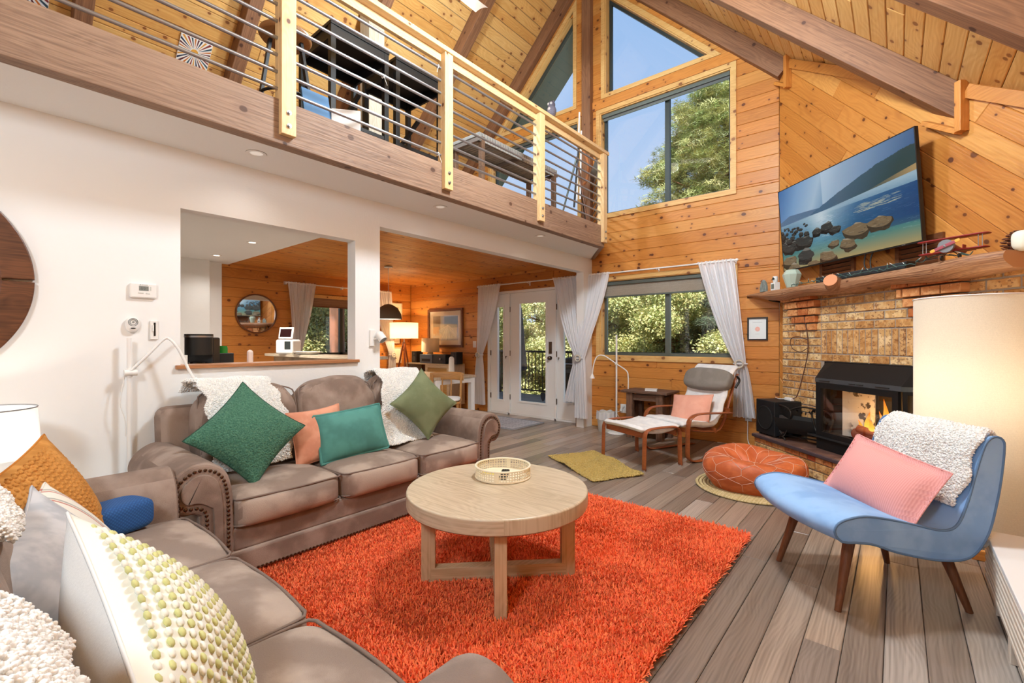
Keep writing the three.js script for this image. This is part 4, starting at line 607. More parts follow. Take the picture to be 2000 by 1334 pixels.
// ---------------------------------------------------------------- by the window: side table, reading lamp, bin, outlet
{
  const t = thing('side_table', 'rustic dark wood side table behind the armchair', 'side table', [-2.48, 0, -5.77]); M.rustic = S({ map: wood(512, 256, 1.2, 0.6, 0x7b5b47, 0x4b362b, 5, { ring: 14, sd: 15, fine: 0.8 }), roughness: 0.7 });
  part('table_top', boxUV(box(0.62, 0.03, 0.44, 0, 0.6, 0, 0.005)), M.rustic, t); for (const [x, z] of [[-0.2, 0.15], [0.2, 0.15], [-0.2, -0.15], [0.2, -0.15]]) part('leg', boxUV(box(0.085, 0.585, 0.07, x, 0.2925, z, 0.004), 1, 'y'), M.rustic, t);
  part('apron', [boxUV(box(0.36, 0.08, 0.02, 0, 0.53, 0.15)), boxUV(box(0.36, 0.08, 0.02, 0, 0.53, -0.15))], M.rustic, t); part('lower_shelf', boxUV(box(0.44, 0.025, 0.34, 0, 0.12, 0, 0.004)), M.rustic, t); part('side_slat', [boxUV(box(0.02, 0.4, 0.22, -0.215, 0.34, 0), 1, 'y'), boxUV(box(0.02, 0.4, 0.22, 0.215, 0.34, 0), 1, 'y')], M.rustic, t);
  const b = thing('book', 'small pale book on the rustic side table', 'book', [-2.43, 0.615, -5.7], 0.3); part('cover', [box(0.15, 0.004, 0.11, 0, 0.002, 0), box(0.15, 0.004, 0.11, 0, 0.026, 0)], M.whitePlastic, b); part('pages', box(0.145, 0.02, 0.105, 0, 0.014, 0), M.linen, b);
  const l = thing('reading_lamp', 'white bendable floor reading lamp beside the wide window', 'floor lamp', [-2.93, 0, -5.72]);
  part('base', lathe([[0.001, 0.025], [0.1, 0.022], [0.12, 0.01], [0.12, 0], [0.001, 0]], 30), M.whitePaint, l); part('pole', cyl(0.012, 0.012, 1.32, 0, 0.68, 0, 12), M.whitePaint, l); part('gooseneck', tube([[0.2, 0.62, 0.06], [0.2, 0.78, 0.06], [0.17, 0.86, 0.05], [0, 0.95, 0.015], [-0.17, 1.055, 0.04], [-0.26, 1.04, 0.07], [-0.3, 0.93, 0.09], [-0.315, 0.8, 0.1]], 0.008, 50, 8), M.whitePaint, l);
  part('lamp_head', lathe([[0.012, 0.06], [0.02, 0.04], [0.036, 0], [0.032, 0], [0.008, 0.05]], 20).translate(-0.318, 0.74, 0.1), M.whitePaint, l); part('clamp', box(0.03, 0.03, 0.03, 0, 0.95, 0.01, 0.005), M.whitePaint, l);
  const w = thing('waste_bin', 'small waste bin lined with a white bag', 'bin', [-3.12, 0, -5.78]); part('bucket', lathe([[0.001, 0.01], [0.1, 0.01], [0.125, 0.26], [0.13, 0.26], [0.106, 0], [0.001, 0]], 30), S({ color: 0xcfcfca, roughness: 0.6 }), w); part('bag', sheet(60, 6, (u, v) => { const a = u * 2 * PI, r = 0.132 + 0.006 * Math.sin(a * 11) + v * 0.004; return [Math.cos(a) * r, 0.275 - v * 0.1 + 0.008 * Math.sin(a * 7), Math.sin(a) * r]; }), P({ color: 0xf2f2f4, roughness: 0.4, transmission: 0.3, thickness: 0 }), w);
  const o = thing('wall_outlet', 'white wall outlet with plugs behind the bin', 'outlet', [-2.98, 0.3, FW]); part('plate', box(0.085, 0.125, 0.01, 0, 0, 0.005, 0.003), M.whitePlastic, o); part('plug', [box(0.035, 0.04, 0.035, -0.02, -0.02, 0.025, 0.005), box(0.03, 0.03, 0.03, 0.01, 0.03, 0.025, 0.005)], M.whitePlastic, o); part('cord', tube([[-0.02, -0.03, 0.05], [-0.07, -0.06, 0.07], [0, -0.14, 0.1], [0.05, -0.28, 0.12]], 0.004, 30, 6), M.whitePlastic, o);
  const f = thing('picture_frame', 'small black framed print with a pink dot beside the mantel', 'picture', [-1.264, 1.4, FW]);
  part('frame', ring(rect(-0.108, 0.108, -0.135, 0.135), 0, 0.016, 0.022), M.black, f);
  const cv = document.createElement('canvas'); cv.width = 256; cv.height = 320; const c = cv.getContext('2d'); c.fillStyle = '#f2f3f1'; c.fillRect(0, 0, 256, 320); c.fillStyle = '#e8ecea'; c.fillRect(18, 18, 220, 284); c.fillStyle = '#eeb6a6'; for (let i = 0; i < 24; i++) { c.beginPath(); c.arc(128 + Math.cos(i) * 20, 165 + Math.sin(i) * 20, 16, 0, 7); c.fill(); } c.fillStyle = '#aab0ae'; c.fillRect(60, 58, 136, 4); c.fillRect(96, 240, 64, 3);
  const ct = new THREE.CanvasTexture(cv); ct.colorSpace = THREE.SRGBColorSpace; part('print', new THREE.PlaneGeometry(0.19, 0.245).translate(0, 0, 0.008), S({ map: ct, roughness: 0.5 }), f);
}
// ---------------------------------------------------------------- leather pouf on its straw mat
{
  const m = thing('straw_mat', 'round braided straw mat under the leather pouf', 'mat', [-0.95, 0, -4.34]); const l = []; for (let i = 0; i < 15; i++) l.push(new THREE.TorusGeometry(0.02 + i * 0.03, 0.014, 6, 60).applyMatrix4(new THREE.Matrix4().makeScale(1, 1, 0.7)).applyMatrix4(new THREE.Matrix4().makeRotationX(PI / 2)).translate(0, 0.011, 0)); part('braid', boxUV(merge(l)), S({ map: mottled(128, 0.1, 0xd9c79a, 0xbba671, 14, { sd: 91 }), roughness: 0.95 }), m);
  const t = thing('leather_pouf', 'sunken orange leather pouf with white stitching', 'pouf', [-0.95, 0.022, -4.34]), R = 0.4;
  const prof = (r) => r; const ph = (a, s) => { // s 0..1 from the floor, over the rim, to the middle of the top
    const dent = 0.06 * Math.max(0, Math.cos(a - 2.2)) + 0.03 * Math.sin(3 * a + 1); let rad, y;
    if (s < 0.45) { const k = s / 0.45; rad = lerp(0.31, R, Math.sin(k * PI / 2)) - 0.015 * k; y = 0.17 * k; } else if (s < 0.65) { const k = (s - 0.45) / 0.2; rad = R - 0.015 - 0.1 * k * k; y = 0.17 + (0.085 + dent * 0.5) * Math.sin(k * PI / 2); } else { const k = (s - 0.65) / 0.35; rad = (R - 0.115) * (1 - k); y = 0.255 + dent * 0.5 * (1 - k) - (0.1 + dent * 0.2) * smooth(0, 1, k) + 0.02 * Math.sin(a * 5 + k * 6) * (1 - k) * k * 2; } return [rad, Math.max(0, y)]; };
  const surf = (u, v) => { const a = u * 2 * PI, [r, y] = ph(a, v), w = 1 + 0.05 * Math.sin(2 * a + 0.5) + 0.02 * Math.sin(5 * a) + 0.02 * (n3(Math.cos(a) * 4, v * 5, Math.sin(a) * 4) - 0.5); return [Math.cos(a) * r * w, y + 0.01 * (n3(Math.cos(a) * 7, v * 9, Math.sin(a) * 7, 4) - 0.5) * smooth(0, 0.1, v), -Math.sin(a) * r * w]; };
  part('leather', sheet(96, 48, surf, [2.4, 1]), S({ map: mottled(256, 0.5, 0xd2703f, 0xc05e30, 7, { sd: 92 }), roughness: 0.5 }), t);
  const st = []; for (let i = 0; i < 12; i++) { const zig = [[0, 0.05], [0, 0.22], [0.5, 0.32], [0, 0.42], [0, 0.5], [0.5, 0.6], [0.5, 0.68], [0, 0.78], [0, 0.9]]; for (const sg of [1, -1]) { const pts = []; zig.forEach(([o, v], k) => { if (k) { const [o0, v0] = zig[k - 1]; for (let j = 1; j <= 4; j++) pts.push([lerp(o0, o, j / 4), lerp(v0, v, j / 4)]); } else pts.push([o, v]); }); st.push(tube(pts.map(([o, v]) => { const p = surf(((i + sg * o) / 12 + 1) % 1, v), c = V(p[0], p[1] - 0.1, p[2]).normalize().multiplyScalar(0.0018); return V(p[0] + c.x, p[1] + c.y + 0.0008, p[2] + c.z); }), 0.0013, 60, 4, false, 0.1)); } }
  part('stitching', st, S({ color: 0xf1d9c8, roughness: 0.8 }), t);
}
// ---------------------------------------------------------------- blue slipper chair
{
  const F = V(-0.78, 0, 0.625), turn = Math.atan2(F.x, F.z), cx = -0.139, cz = -2.98, t = thing('slipper_chair', 'sky blue armless lounge chair on wooden legs', 'chair', [cx, 0, cz], turn);
  M.sky = P({ map: mottled(256, 0.5, 0x93bae6, 0x7fa8da, 5, { sd: 95 }), roughness: 0.8, sheen: 0.3, sheenColor: new THREE.Color(0.6, 0.7, 0.85), sheenRoughness: 0.6 });
  // closed side profile [z, y] of seat and back: front of the seat at +z
  const prof = [[0.4, 0.365], [0.43, 0.4], [0.425, 0.435], [0.38, 0.462], [0.28, 0.475], [0.14, 0.46], [0.0, 0.43], [-0.12, 0.405], [-0.19, 0.425], [-0.235, 0.52], [-0.275, 0.65], [-0.315, 0.77], [-0.345, 0.815], [-0.385, 0.82], [-0.405, 0.79], [-0.395, 0.68], [-0.365, 0.52], [-0.325, 0.38], [-0.25, 0.285], [-0.12, 0.27], [0.05, 0.3], [0.2, 0.345], [0.32, 0.36]];
  const curve = new THREE.CatmullRomCurve3(prof.map(([z, y]) => V(0, y, z)), true, 'catmullrom', 0.5), N = 120, W = 0.31;
  const seatHalf = (z, y) => { const fr = smooth(-0.05, 0.4, z), bk = smooth(0.5, 0.8, y); return W * (1 + 0.12 * fr - 0.02 * bk) ; };
  const g = sheet(22, N, (u, v) => { const q = curve.getPointAt(v % 1), a = (u - 0.5) * 2, h = seatHalf(q.z, q.y), e = Math.max(0, Math.abs(a) - 0.86) / 0.14, bow = q.z > 0 ? -0.06 * a * a * smooth(0.1, 0.4, q.z) : 0; const c = V(0, 0.43, 0.1); return [a * h, q.y, q.z + bow]; }, [0.7, 2.4]);
  const cap = (s) => { const pts = curve.getSpacedPoints(N), sh = new THREE.Shape(pts.map((q) => new THREE.Vector2(q.z, q.y))); const k = new THREE.ShapeGeometry(sh); const p = k.attributes.position; for (let i = 0; i < p.count; i++) { const z = p.getX(i), y = p.getY(i); p.setXYZ(i, s * seatHalf(z, y), y, z + (z > 0 ? -0.06 * smooth(0.1, 0.4, z) : 0)); } k.computeVertexNormals(); return k; };
  part('upholstery', [g, cap(1), cap(-1)], M.sky, t);
  const pipe = []; for (const s of [-1, 1]) pipe.push(tube(curve.getSpacedPoints(80).map((q) => V(s * seatHalf(q.z, q.y), q.y, q.z + (q.z > 0 ? -0.06 * smooth(0.1, 0.4, q.z) : 0))), 0.0055, 160, 6, true)); part('piping', pipe, S({ color: 0x5f7ea3, roughness: 0.8 }), t);
  for (const [a, b] of [[[-0.2, 0.35, 0.2], [-0.245, 0, 0.29]], [[0.2, 0.35, 0.2], [0.245, 0, 0.29]], [[-0.19, 0.3, -0.22], [-0.235, 0, -0.31]], [[0.19, 0.3, -0.22], [0.245, 0, -0.31]]]) part('leg', boxUV(bar(b, a, 0.014, 16, 0.027), 1, 'y'), M.walnut, t);
  const P0 = V(0.02, 0, 0); const tw = (x, y, z) => { const v = V(x, y, z).applyAxisAngle(V(0, 1, 0), turn); return [cx + v.x, v.y, cz + v.z]; };
  const d = drape('throw', 'cream sherpa throw over the back of the blue chair', [[0.3, -0.37], [0.55, -0.41], [0.78, -0.43], [0.838, -0.385], [0.8, -0.305], [0.65, -0.255], [0.5, -0.21]], 0.53, 0.006, 0.012, [cx, 0, cz], turn, { fur: 22000, len: 0.0115, skew: 0.05 });
  const pk = P({ map: tex(128, 128, (u, v, i) => { const k = 0.5 + 0.5 * Math.sin(u * 2 * PI * 16); return mixc([222, 150, 146], [234, 168, 162], k); }, true, [7, 7]), roughness: 0.95 });
  const p = pillow('pink ribbed pillow with a flanged edge on the blue chair', 0.58, 0.36, 0.17, pk, pk, { flange: 0.028, pinch: 0.03, sd: 12 });
  place(p, ...tw(0.03, 0.54, -0.06), -0.52, turn + 0.06, -0.12);
}
// ---------------------------------------------------------------- drum floor lamp, slatted console
{
  const t = thing('drum_floor_lamp', 'tall cream fabric drum floor lamp by the fireplace', 'floor lamp', [0.36, 0, -4.03]), R = 0.28;
  M.shade = P({ map: tex(256, 256, (u, v, i, j) => { const k = 240 + 14 * (rnd() - 0.5) + 4 * Math.sin(j * 1.9); return [k, k * 0.97, k * 0.9]; }, true, [3, 3]), roughness: 0.95, transmission: 0.45, thickness: 0 });
  part('shade', new THREE.CylinderGeometry(R, R, 1.37, 72, 1, true).translate(0, 0.835, 0), M.shade, t); part('shade_ring', [new THREE.TorusGeometry(R, 0.005, 6, 60).applyMatrix4(new THREE.Matrix4().makeRotationX(PI / 2)).translate(0, 1.52, 0), new THREE.TorusGeometry(R, 0.005, 6, 60).applyMatrix4(new THREE.Matrix4().makeRotationX(PI / 2)).translate(0, 0.15, 0)], M.whitePlastic, t);
  part('foot', [boxUV(box(0.62, 0.06, 0.07, 0, 0.03, 0, 0.004)), boxUV(box(0.07, 0.058, 0.62, 0, 0.03, 0, 0.004), 1, 'z')], M.pine[3], t); part('pole', cyl(0.012, 0.012, 0.85, 0, 0.47, 0, 12), M.steel, t); part('spider', [bar([-R, 0.55, 0], [R, 0.55, 0], 0.004), bar([0, 0.55, -R], [0, 0.55, R], 0.004)], M.steel, t);
  part('bulb', sph(0.045, 0, 0.95, 0, 16), glow(0xffd9a0, 2), t); const pl = new THREE.PointLight(new THREE.Color(1, 0.87, 0.68), 0.62); pl.position.set(0, 0.95, 0); pl.shadow.radius = 2.2; pl.castShadow = true; t.add(pl);
  const c = thing('slatted_console', 'low whitewashed slatted media console', 'console', [0.52, 0, -2.35]); M.wash = S({ map: wood(512, 256, 1.6, 0.8, 0xe2d5c6, 0xcbb8a4, 0, { ring: 14, sd: 17 }), roughness: 0.5 });
  part('console_top', boxUV(box(0.4, 0.022, 1.58, 0, 0.339, 0, 0.003), 1, 'z'), S({ color: 0xe9e7e4, roughness: 0.5 }), c); part('carcass', boxUV(box(0.34, 0.2, 1.5, 0.015, 0.215, 0), 1, 'z'), M.wash, c);
  for (let i = 0; i < 7; i++) part('slat', boxUV(box(0.024, 0.018, 1.57, -0.187, 0.312 - i * 0.0285, 0, 0.003), 1, 'z'), M.wash, c);
  for (const [x, z] of [[-0.15, -0.7], [0.16, -0.7], [-0.16, -0.28], [0.16, -0.28], [-0.15, 0.7], [0.16, 0.7]]) part('leg', boxUV(box(0.05, 0.13, 0.05, x, 0.065, z, 0.003), 1, 'y'), M.wash, c);
  single('white_label', box(0.045, 0.001, 0.06), M.whitePlastic, 'small white sticker on the console top', 'sticker', undefined, [0.42, 0.3507, -2.37], 0.2);
}
// ---------------------------------------------------------------- white wall: mirror, thermostat, sensor, switch, reading lamp; table lamp
{
  const t = thing('round_mirror', 'large round mirror in a dark wood frame on the white wall', 'mirror', [LW, 1.56, 0.304], PI / 2), seg = 8; M.darkwood = S({ map: wood(512, 256, 1, 0.5, 0x6b4128, 0x3b2113, 4, { ring: 10, sd: 19, warp: 0.8 }), roughness: 0.4 });
  for (let i = 0; i < seg; i++) { const a0 = (i / seg) * 2 * PI + 0.02, a1 = ((i + 1) / seg) * 2 * PI - 0.004, sh = new THREE.Shape(); sh.absarc(0, 0, 0.552, a0, a1, false); sh.absarc(0, 0, 0.43, a1, a0, true); part('frame_segment', boxUV(extr(sh, 0.04, 0.006, [], 14)), M.darkwood, t); }
  part('mirror_glass', cyl(0.435, 0.435, 0.006, 0, 0, 0, 72).applyMatrix4(new THREE.Matrix4().makeRotationX(PI / 2)).translate(0, 0, 0.014), M.mirror, t); part('bead', new THREE.TorusGeometry(0.43, 0.008, 8, 80).translate(0, 0, 0.03), M.darkwood, t);
  const th = thing('thermostat', 'white digital thermostat on the white wall', 'thermostat', [LW, 1.555, -0.704], PI / 2); part('body', box(0.128, 0.088, 0.024, 0, 0, 0.012, 0.008), M.whitePlastic, th);
  const cv = document.createElement('canvas'); cv.width = 192; cv.height = 112; const c = cv.getContext('2d'); c.fillStyle = '#7d827e'; c.fillRect(0, 0, 192, 112); c.fillStyle = '#5a605c'; c.font = 'bold 84px monospace'; c.textAlign = 'center'; c.textBaseline = 'middle'; c.fillText('69', 84, 58); c.fillRect(150, 28, 22, 10); c.fillRect(150, 60, 22, 10); const ct = new THREE.CanvasTexture(cv); ct.colorSpace = THREE.SRGBColorSpace;
  part('display', new THREE.PlaneGeometry(0.046, 0.028).translate(0.0, 0.013, 0.0248), S({ map: ct, roughness: 0.4 }), th); part('button', [box(0.026, 0.008, 0.004, -0.014, -0.014, 0.025, 0.0015), box(0.02, 0.008, 0.004, 0.02, -0.016, 0.025, 0.0015), box(0.006, 0.024, 0.004, 0.033, 0.014, 0.025, 0.0015)], S({ color: 0xcfd0cc, roughness: 0.5 }), th); part('lettering', [box(0.005, 0.006, 0.001, -0.017, 0.034, 0.0245), box(0.03, 0.004, 0.001, 0.004, 0.034, 0.0245)], S({ color: 0xa9aaa6 }), th);
  const s = thing('alarm_sensor', 'white oval alarm with a round speaker grille', 'sensor', [LW, 1.35, -0.652], PI / 2); part('body', soft(0.068, 0.092, 0.04, 2.3).translate(0, 0, 0.015), M.whitePlastic, s); part('grille', [new THREE.TorusGeometry(0.022, 0.002, 6, 30).translate(0, 0.014, 0.034), new THREE.TorusGeometry(0.015, 0.0018, 6, 30).translate(0, 0.014, 0.0355), cyl(0.006, 0.006, 0.004, 0, 0, 0, 16).applyMatrix4(new THREE.Matrix4().makeRotationX(PI / 2)).translate(0, 0.014, 0.035)], S({ color: 0x8c8f8e, roughness: 0.5 }), s); part('lens', sph(0.008, 0, 0, 0, 12).applyMatrix4(new THREE.Matrix4().makeScale(1.6, 0.55, 0.5)).translate(0, -0.022, 0.034), M.black, s);
  const w = thing('wall_switch', 'white dimmer with a black slider slot', 'switch', [LW, 1.32, -0.757], PI / 2); part('plate', box(0.04, 0.115, 0.012, 0, 0, 0.006, 0.003), M.whitePlastic, w); part('slot', box(0.009, 0.082, 0.004, 0.002, 0.004, 0.0125), M.black, w); part('slider', box(0.007, 0.04, 0.008, -0.006, 0.01, 0.014, 0.002), M.whitePlastic, w);
  const l = thing('swing_lamp', 'white swing arm reading lamp standing behind the sofa', 'floor lamp', [-3.43, 0, -0.628]);
  part('pole', cyl(0.011, 0.011, 1.26, 0, 0.64, 0, 12), M.whitePaint, l); part('base', lathe([[0.001, 0.02], [0.05, 0.018], [0.055, 0], [0.001, 0]], 24), M.whitePaint, l); part('joint', [cyl(0.018, 0.018, 0.06, 0, 0, 0, 16).applyMatrix4(new THREE.Matrix4().makeRotationX(PI / 2)).translate(0.01, 1.068, -0.005), cyl(0.016, 0.016, 0.05, 0.0, 1.068, 0, 16)], M.whitePaint, l);
  part('arm', tube([[0.015, 1.075, 0], [0.03, 1.17, -0.08], [0.04, 1.262, -0.155], [0.05, 1.262, -0.185], [0.065, 1.2, -0.225], [0.08, 1.06, -0.28], [0.085, 1.02, -0.3]], 0.0085, 50, 8), M.whitePaint, l); part('lamp_head', lathe([[0.009, 0.05], [0.016, 0.03], [0.028, 0], [0.024, 0], [0.008, 0.04]], 20).applyMatrix4(new THREE.Matrix4().makeRotationX(0.35)).translate(0.088, 0.98, -0.318), M.whitePaint, l); part('cord', tube([[0, 1.06, 0.02], [0.005, 0.9, 0.04], [0.01, 0.8, 0.02], [0, 0.7, 0.015]], 0.003, 30, 5), M.whitePlastic, l);
  const e = thing('end_table', 'small round wooden end table between the sofas', 'side table', [-3.12, 0, -0.2]); part('table_top', boxUV(lathe([[0.001, 0.55], [0.2, 0.55], [0.205, 0.54], [0.2, 0.525], [0.001, 0.525]], 40)), M.walnut, e); for (let i = 0; i < 3; i++) { const a = i * 2.094; part('leg', boxUV(bar([Math.cos(a) * 0.17, 0, Math.sin(a) * 0.17], [Math.cos(a) * 0.1, 0.53, Math.sin(a) * 0.1], 0.014), 1, 'y'), M.walnut, e); }
  const q = thing('table_lamp', 'table lamp with a white drum shade', 'table lamp', [-3.14, 0.55, -0.06]); part('base', lathe([[0.001, 0.02], [0.07, 0.018], [0.075, 0], [0.001, 0]], 30), M.whitePaint, q); part('stem', cyl(0.012, 0.012, 0.2, 0, 0.11, 0, 12), M.steel, q); part('shade', lathe([[0.19, 0.175], [0.175, 0.395]], 60), P({ color: 0xf4f3f0, roughness: 0.95, transmission: 0.4, thickness: 0 }), q); part('shade_trim', new THREE.TorusGeometry(0.175, 0.003, 6, 60).applyMatrix4(new THREE.Matrix4().makeRotationX(PI / 2)).translate(0, 0.395, 0), S({ color: 0x77787c, roughness: 0.7 }), q); part('bulb', sph(0.035, 0, 0.27, 0, 16), glow(0xfff2dd, 4), q); const pl = new THREE.PointLight(new THREE.Color(1, 0.93, 0.82), 0.3); pl.position.set(0, 0.27, 0); pl.shadow.radius = 1.7; pl.castShadow = true; q.add(pl);
  const u = thing('spot_lamp', 'small white clamp spotlight on the white wall corner', 'spotlight', [LW, 1.28, -2.3], PI / 2); part('wall_plate', box(0.05, 0.14, 0.02, -0.02, 0.0, 0.01, 0.004), M.whitePlastic, u); part('arm', bar([-0.01, -0.01, 0.02], [0.03, 0.0, 0.07], 0.008), M.whitePlastic, u); part('lamp_can', [tr(lathe([[0.036, 0], [0.038, 0.07], [0.028, 0.085], [0.001, 0.087]], 28), 0.04, -0.02, 0.09, -0.75, 0, 0.2)], M.whitePlastic, u); part('lens', tr(cyl(0.03, 0.03, 0.004, 0, 0.006, 0, 28), 0.04, -0.02, 0.09, -0.75, 0, 0.2), S({ color: 0x9fa9ac, roughness: 0.15, metalness: 0.5 }), u);
}

// ---------------------------------------------------------------- fireplace (frame of the diagonal wall: s along, y up, n out)
const dpos = (s, y, n) => [DIAG[0] + (s - n) * Math.SQRT1_2, y, DIAG[2] + (s + n) * Math.SQRT1_2];
const dthing = (name, label, cat, s, y, n, turn = 0, group) => thing(name, label, cat, dpos(s, y, n), DT + turn, group);
{
  const brickMap = (a, b, pit, sd) => tex(256, 128, (u, v) => { const k = fbm(u * 10, v * 5, 10, 5, sd, 4), d = smooth(0.62, 0.72, fbm(u * 26, v * 14, 26, 14, sd + 7, 3)); return mixc(mixc(hex(a), hex(b), smooth(0.35, 0.68, k)), hex(pit), d * 0.8); }, true, [3.1, 6]);
  const bb = gray(256, 128, (u, v) => fbm(u * 18, v * 9, 18, 9, 66, 4), [3.1, 6]);
  const maps = [brickMap(0xe2bd84, 0xc99a5e, 0x9a6c44, 61), brickMap(0xe8c893, 0xd0a266, 0x90684a, 62)];
  const tan = []; for (const m of maps) for (const c of [0xffffff, 0xf3e2d0, 0xe6d2bc]) tan.push(S({ map: m, color: c, roughness: 0.85, bumpMap: bb, bumpScale: 0.004 }));
  const om = brickMap(0xd89a62, 0xc68048, 0xa86434, 63), orange = [S({ map: om, roughness: 0.85 }), S({ map: om, color: 0xe8c8b0, roughness: 0.85 })], red = S({ map: om, color: 0xd08a70, roughness: 0.85 });
  const mortar = S({ color: 0xa39484, roughness: 1, bumpMap: plaster, bumpScale: 0.002 });
  const f = struct('fireplace', 'corner brick chimney face and raised brick hearth', DIAG, DT); f.userData.label = 'corner brick chimney face and raised brick hearth';
  part('mortar', [span(0.172, 0.8, 0.25, 1.72, 0, 0.078), span(1.892, DL - 0.02, 0.25, 1.72, 0, 0.078), span(0.8, 1.892, 1.056, 1.72, 0, 0.078)], mortar, f);
  const at = (a, b, h) => [a, b, h], H = 0.0765, J = 0.013;
  const brick = (s0, s1, y0, y1, n, t, mat) => part('brick', piece([[s0, y0], [s1, y0], [s1, y1], [s0, y1]], (a, b, h) => [a, b, n + h], t + rr(-0.002, 0.002), 0.0035), mat, f);
  const row = (s0, s1, y, off, n, t, mats, L = 0.2) => { let s = s0 - off; while (s < s1 - 0.02) { const a = Math.max(s, s0), b = Math.min(s + L - J, s1); if (b - a > 0.03) brick(a, b, y + J / 2, y + H - J / 2, n, t, pick(mats)); s += L; } };
  for (let i = -15; i <= 4; i++) {
    const y = 1.36 + i * H; if (y < 0.23) continue; const off = i % 2 ? 0.1 : 0;
    row(0.176, 0.73, y, off, 0.06, 0.026, tan, 0.19);
    if (i >= 0) row(0.742, 1.9, y, off, 0.06, 0.026, tan); else if (i === -4) row(0.742, 1.89, y, 0.05, 0.06, 0.026, tan);
    if (i >= 0 || i < -3) row(i >= 0 ? 1.905 : 1.9, 2.46, y, off, 0.06, 0.026, tan); else row(1.83, 2.46, y, off, 0.06, 0.026, tan);
    if (i >= 0) { // stepped corbels under the mantel
      const e = 0.018 + i * 0.017; row(0.36 - i * 0.035 + 0.04, 0.728, y, off, 0.075, 0.012 + e, orange, 0.15); row(1.72 - i * 0.035, 2.1, y, off, 0.075, 0.012 + e, orange, 0.15);
    }
  }
  for (let k = 0; k < 17; k++) { const s = 0.746 + k * 0.0635; brick(s, s + 0.051, 1.136, 1.354, 0.06, 0.026, pick(tan)); }
  // hearth
  part('mortar', span(0.185, 2.05, 0, 0.205, 0.02, 0.412), mortar, f);
  for (let i = 0; i < 2; i++) row(0.19, 2.045, 0.003 + i * 0.0765, i ? 0.1 : 0, 0.4, 0.025, tan);
  for (let s = 0.19; s < 2.03; s += 0.1) brick(s, s + 0.09, 0.158, 0.204, 0.4, 0.025, pick([red, orange[0], orange[1]]));
  M.slate = tints({ map: mottled(256, 0.5, 0x8a6a5c, 0x6c5148, 5, { sd: 67 }), roughness: 0.55 }, [0xffffff, 0xe9e0dc, 0xd8d0d0]);
  for (let i = 0; i < 5; i++) part('stone_slab', boxUV(span(0.175 + i * 0.378, 0.175 + (i + 1) * 0.378 - 0.004, 0.205, 0.247, 0.09, 0.435, 0.008)), M.slate[i % 3], f); part('nosing', boxUV(span(0.17, 2.06, 0.21, 0.242, 0.428, 0.447, 0.008)), S({ color: 0x4b3d42, roughness: 0.4 }), f);
}
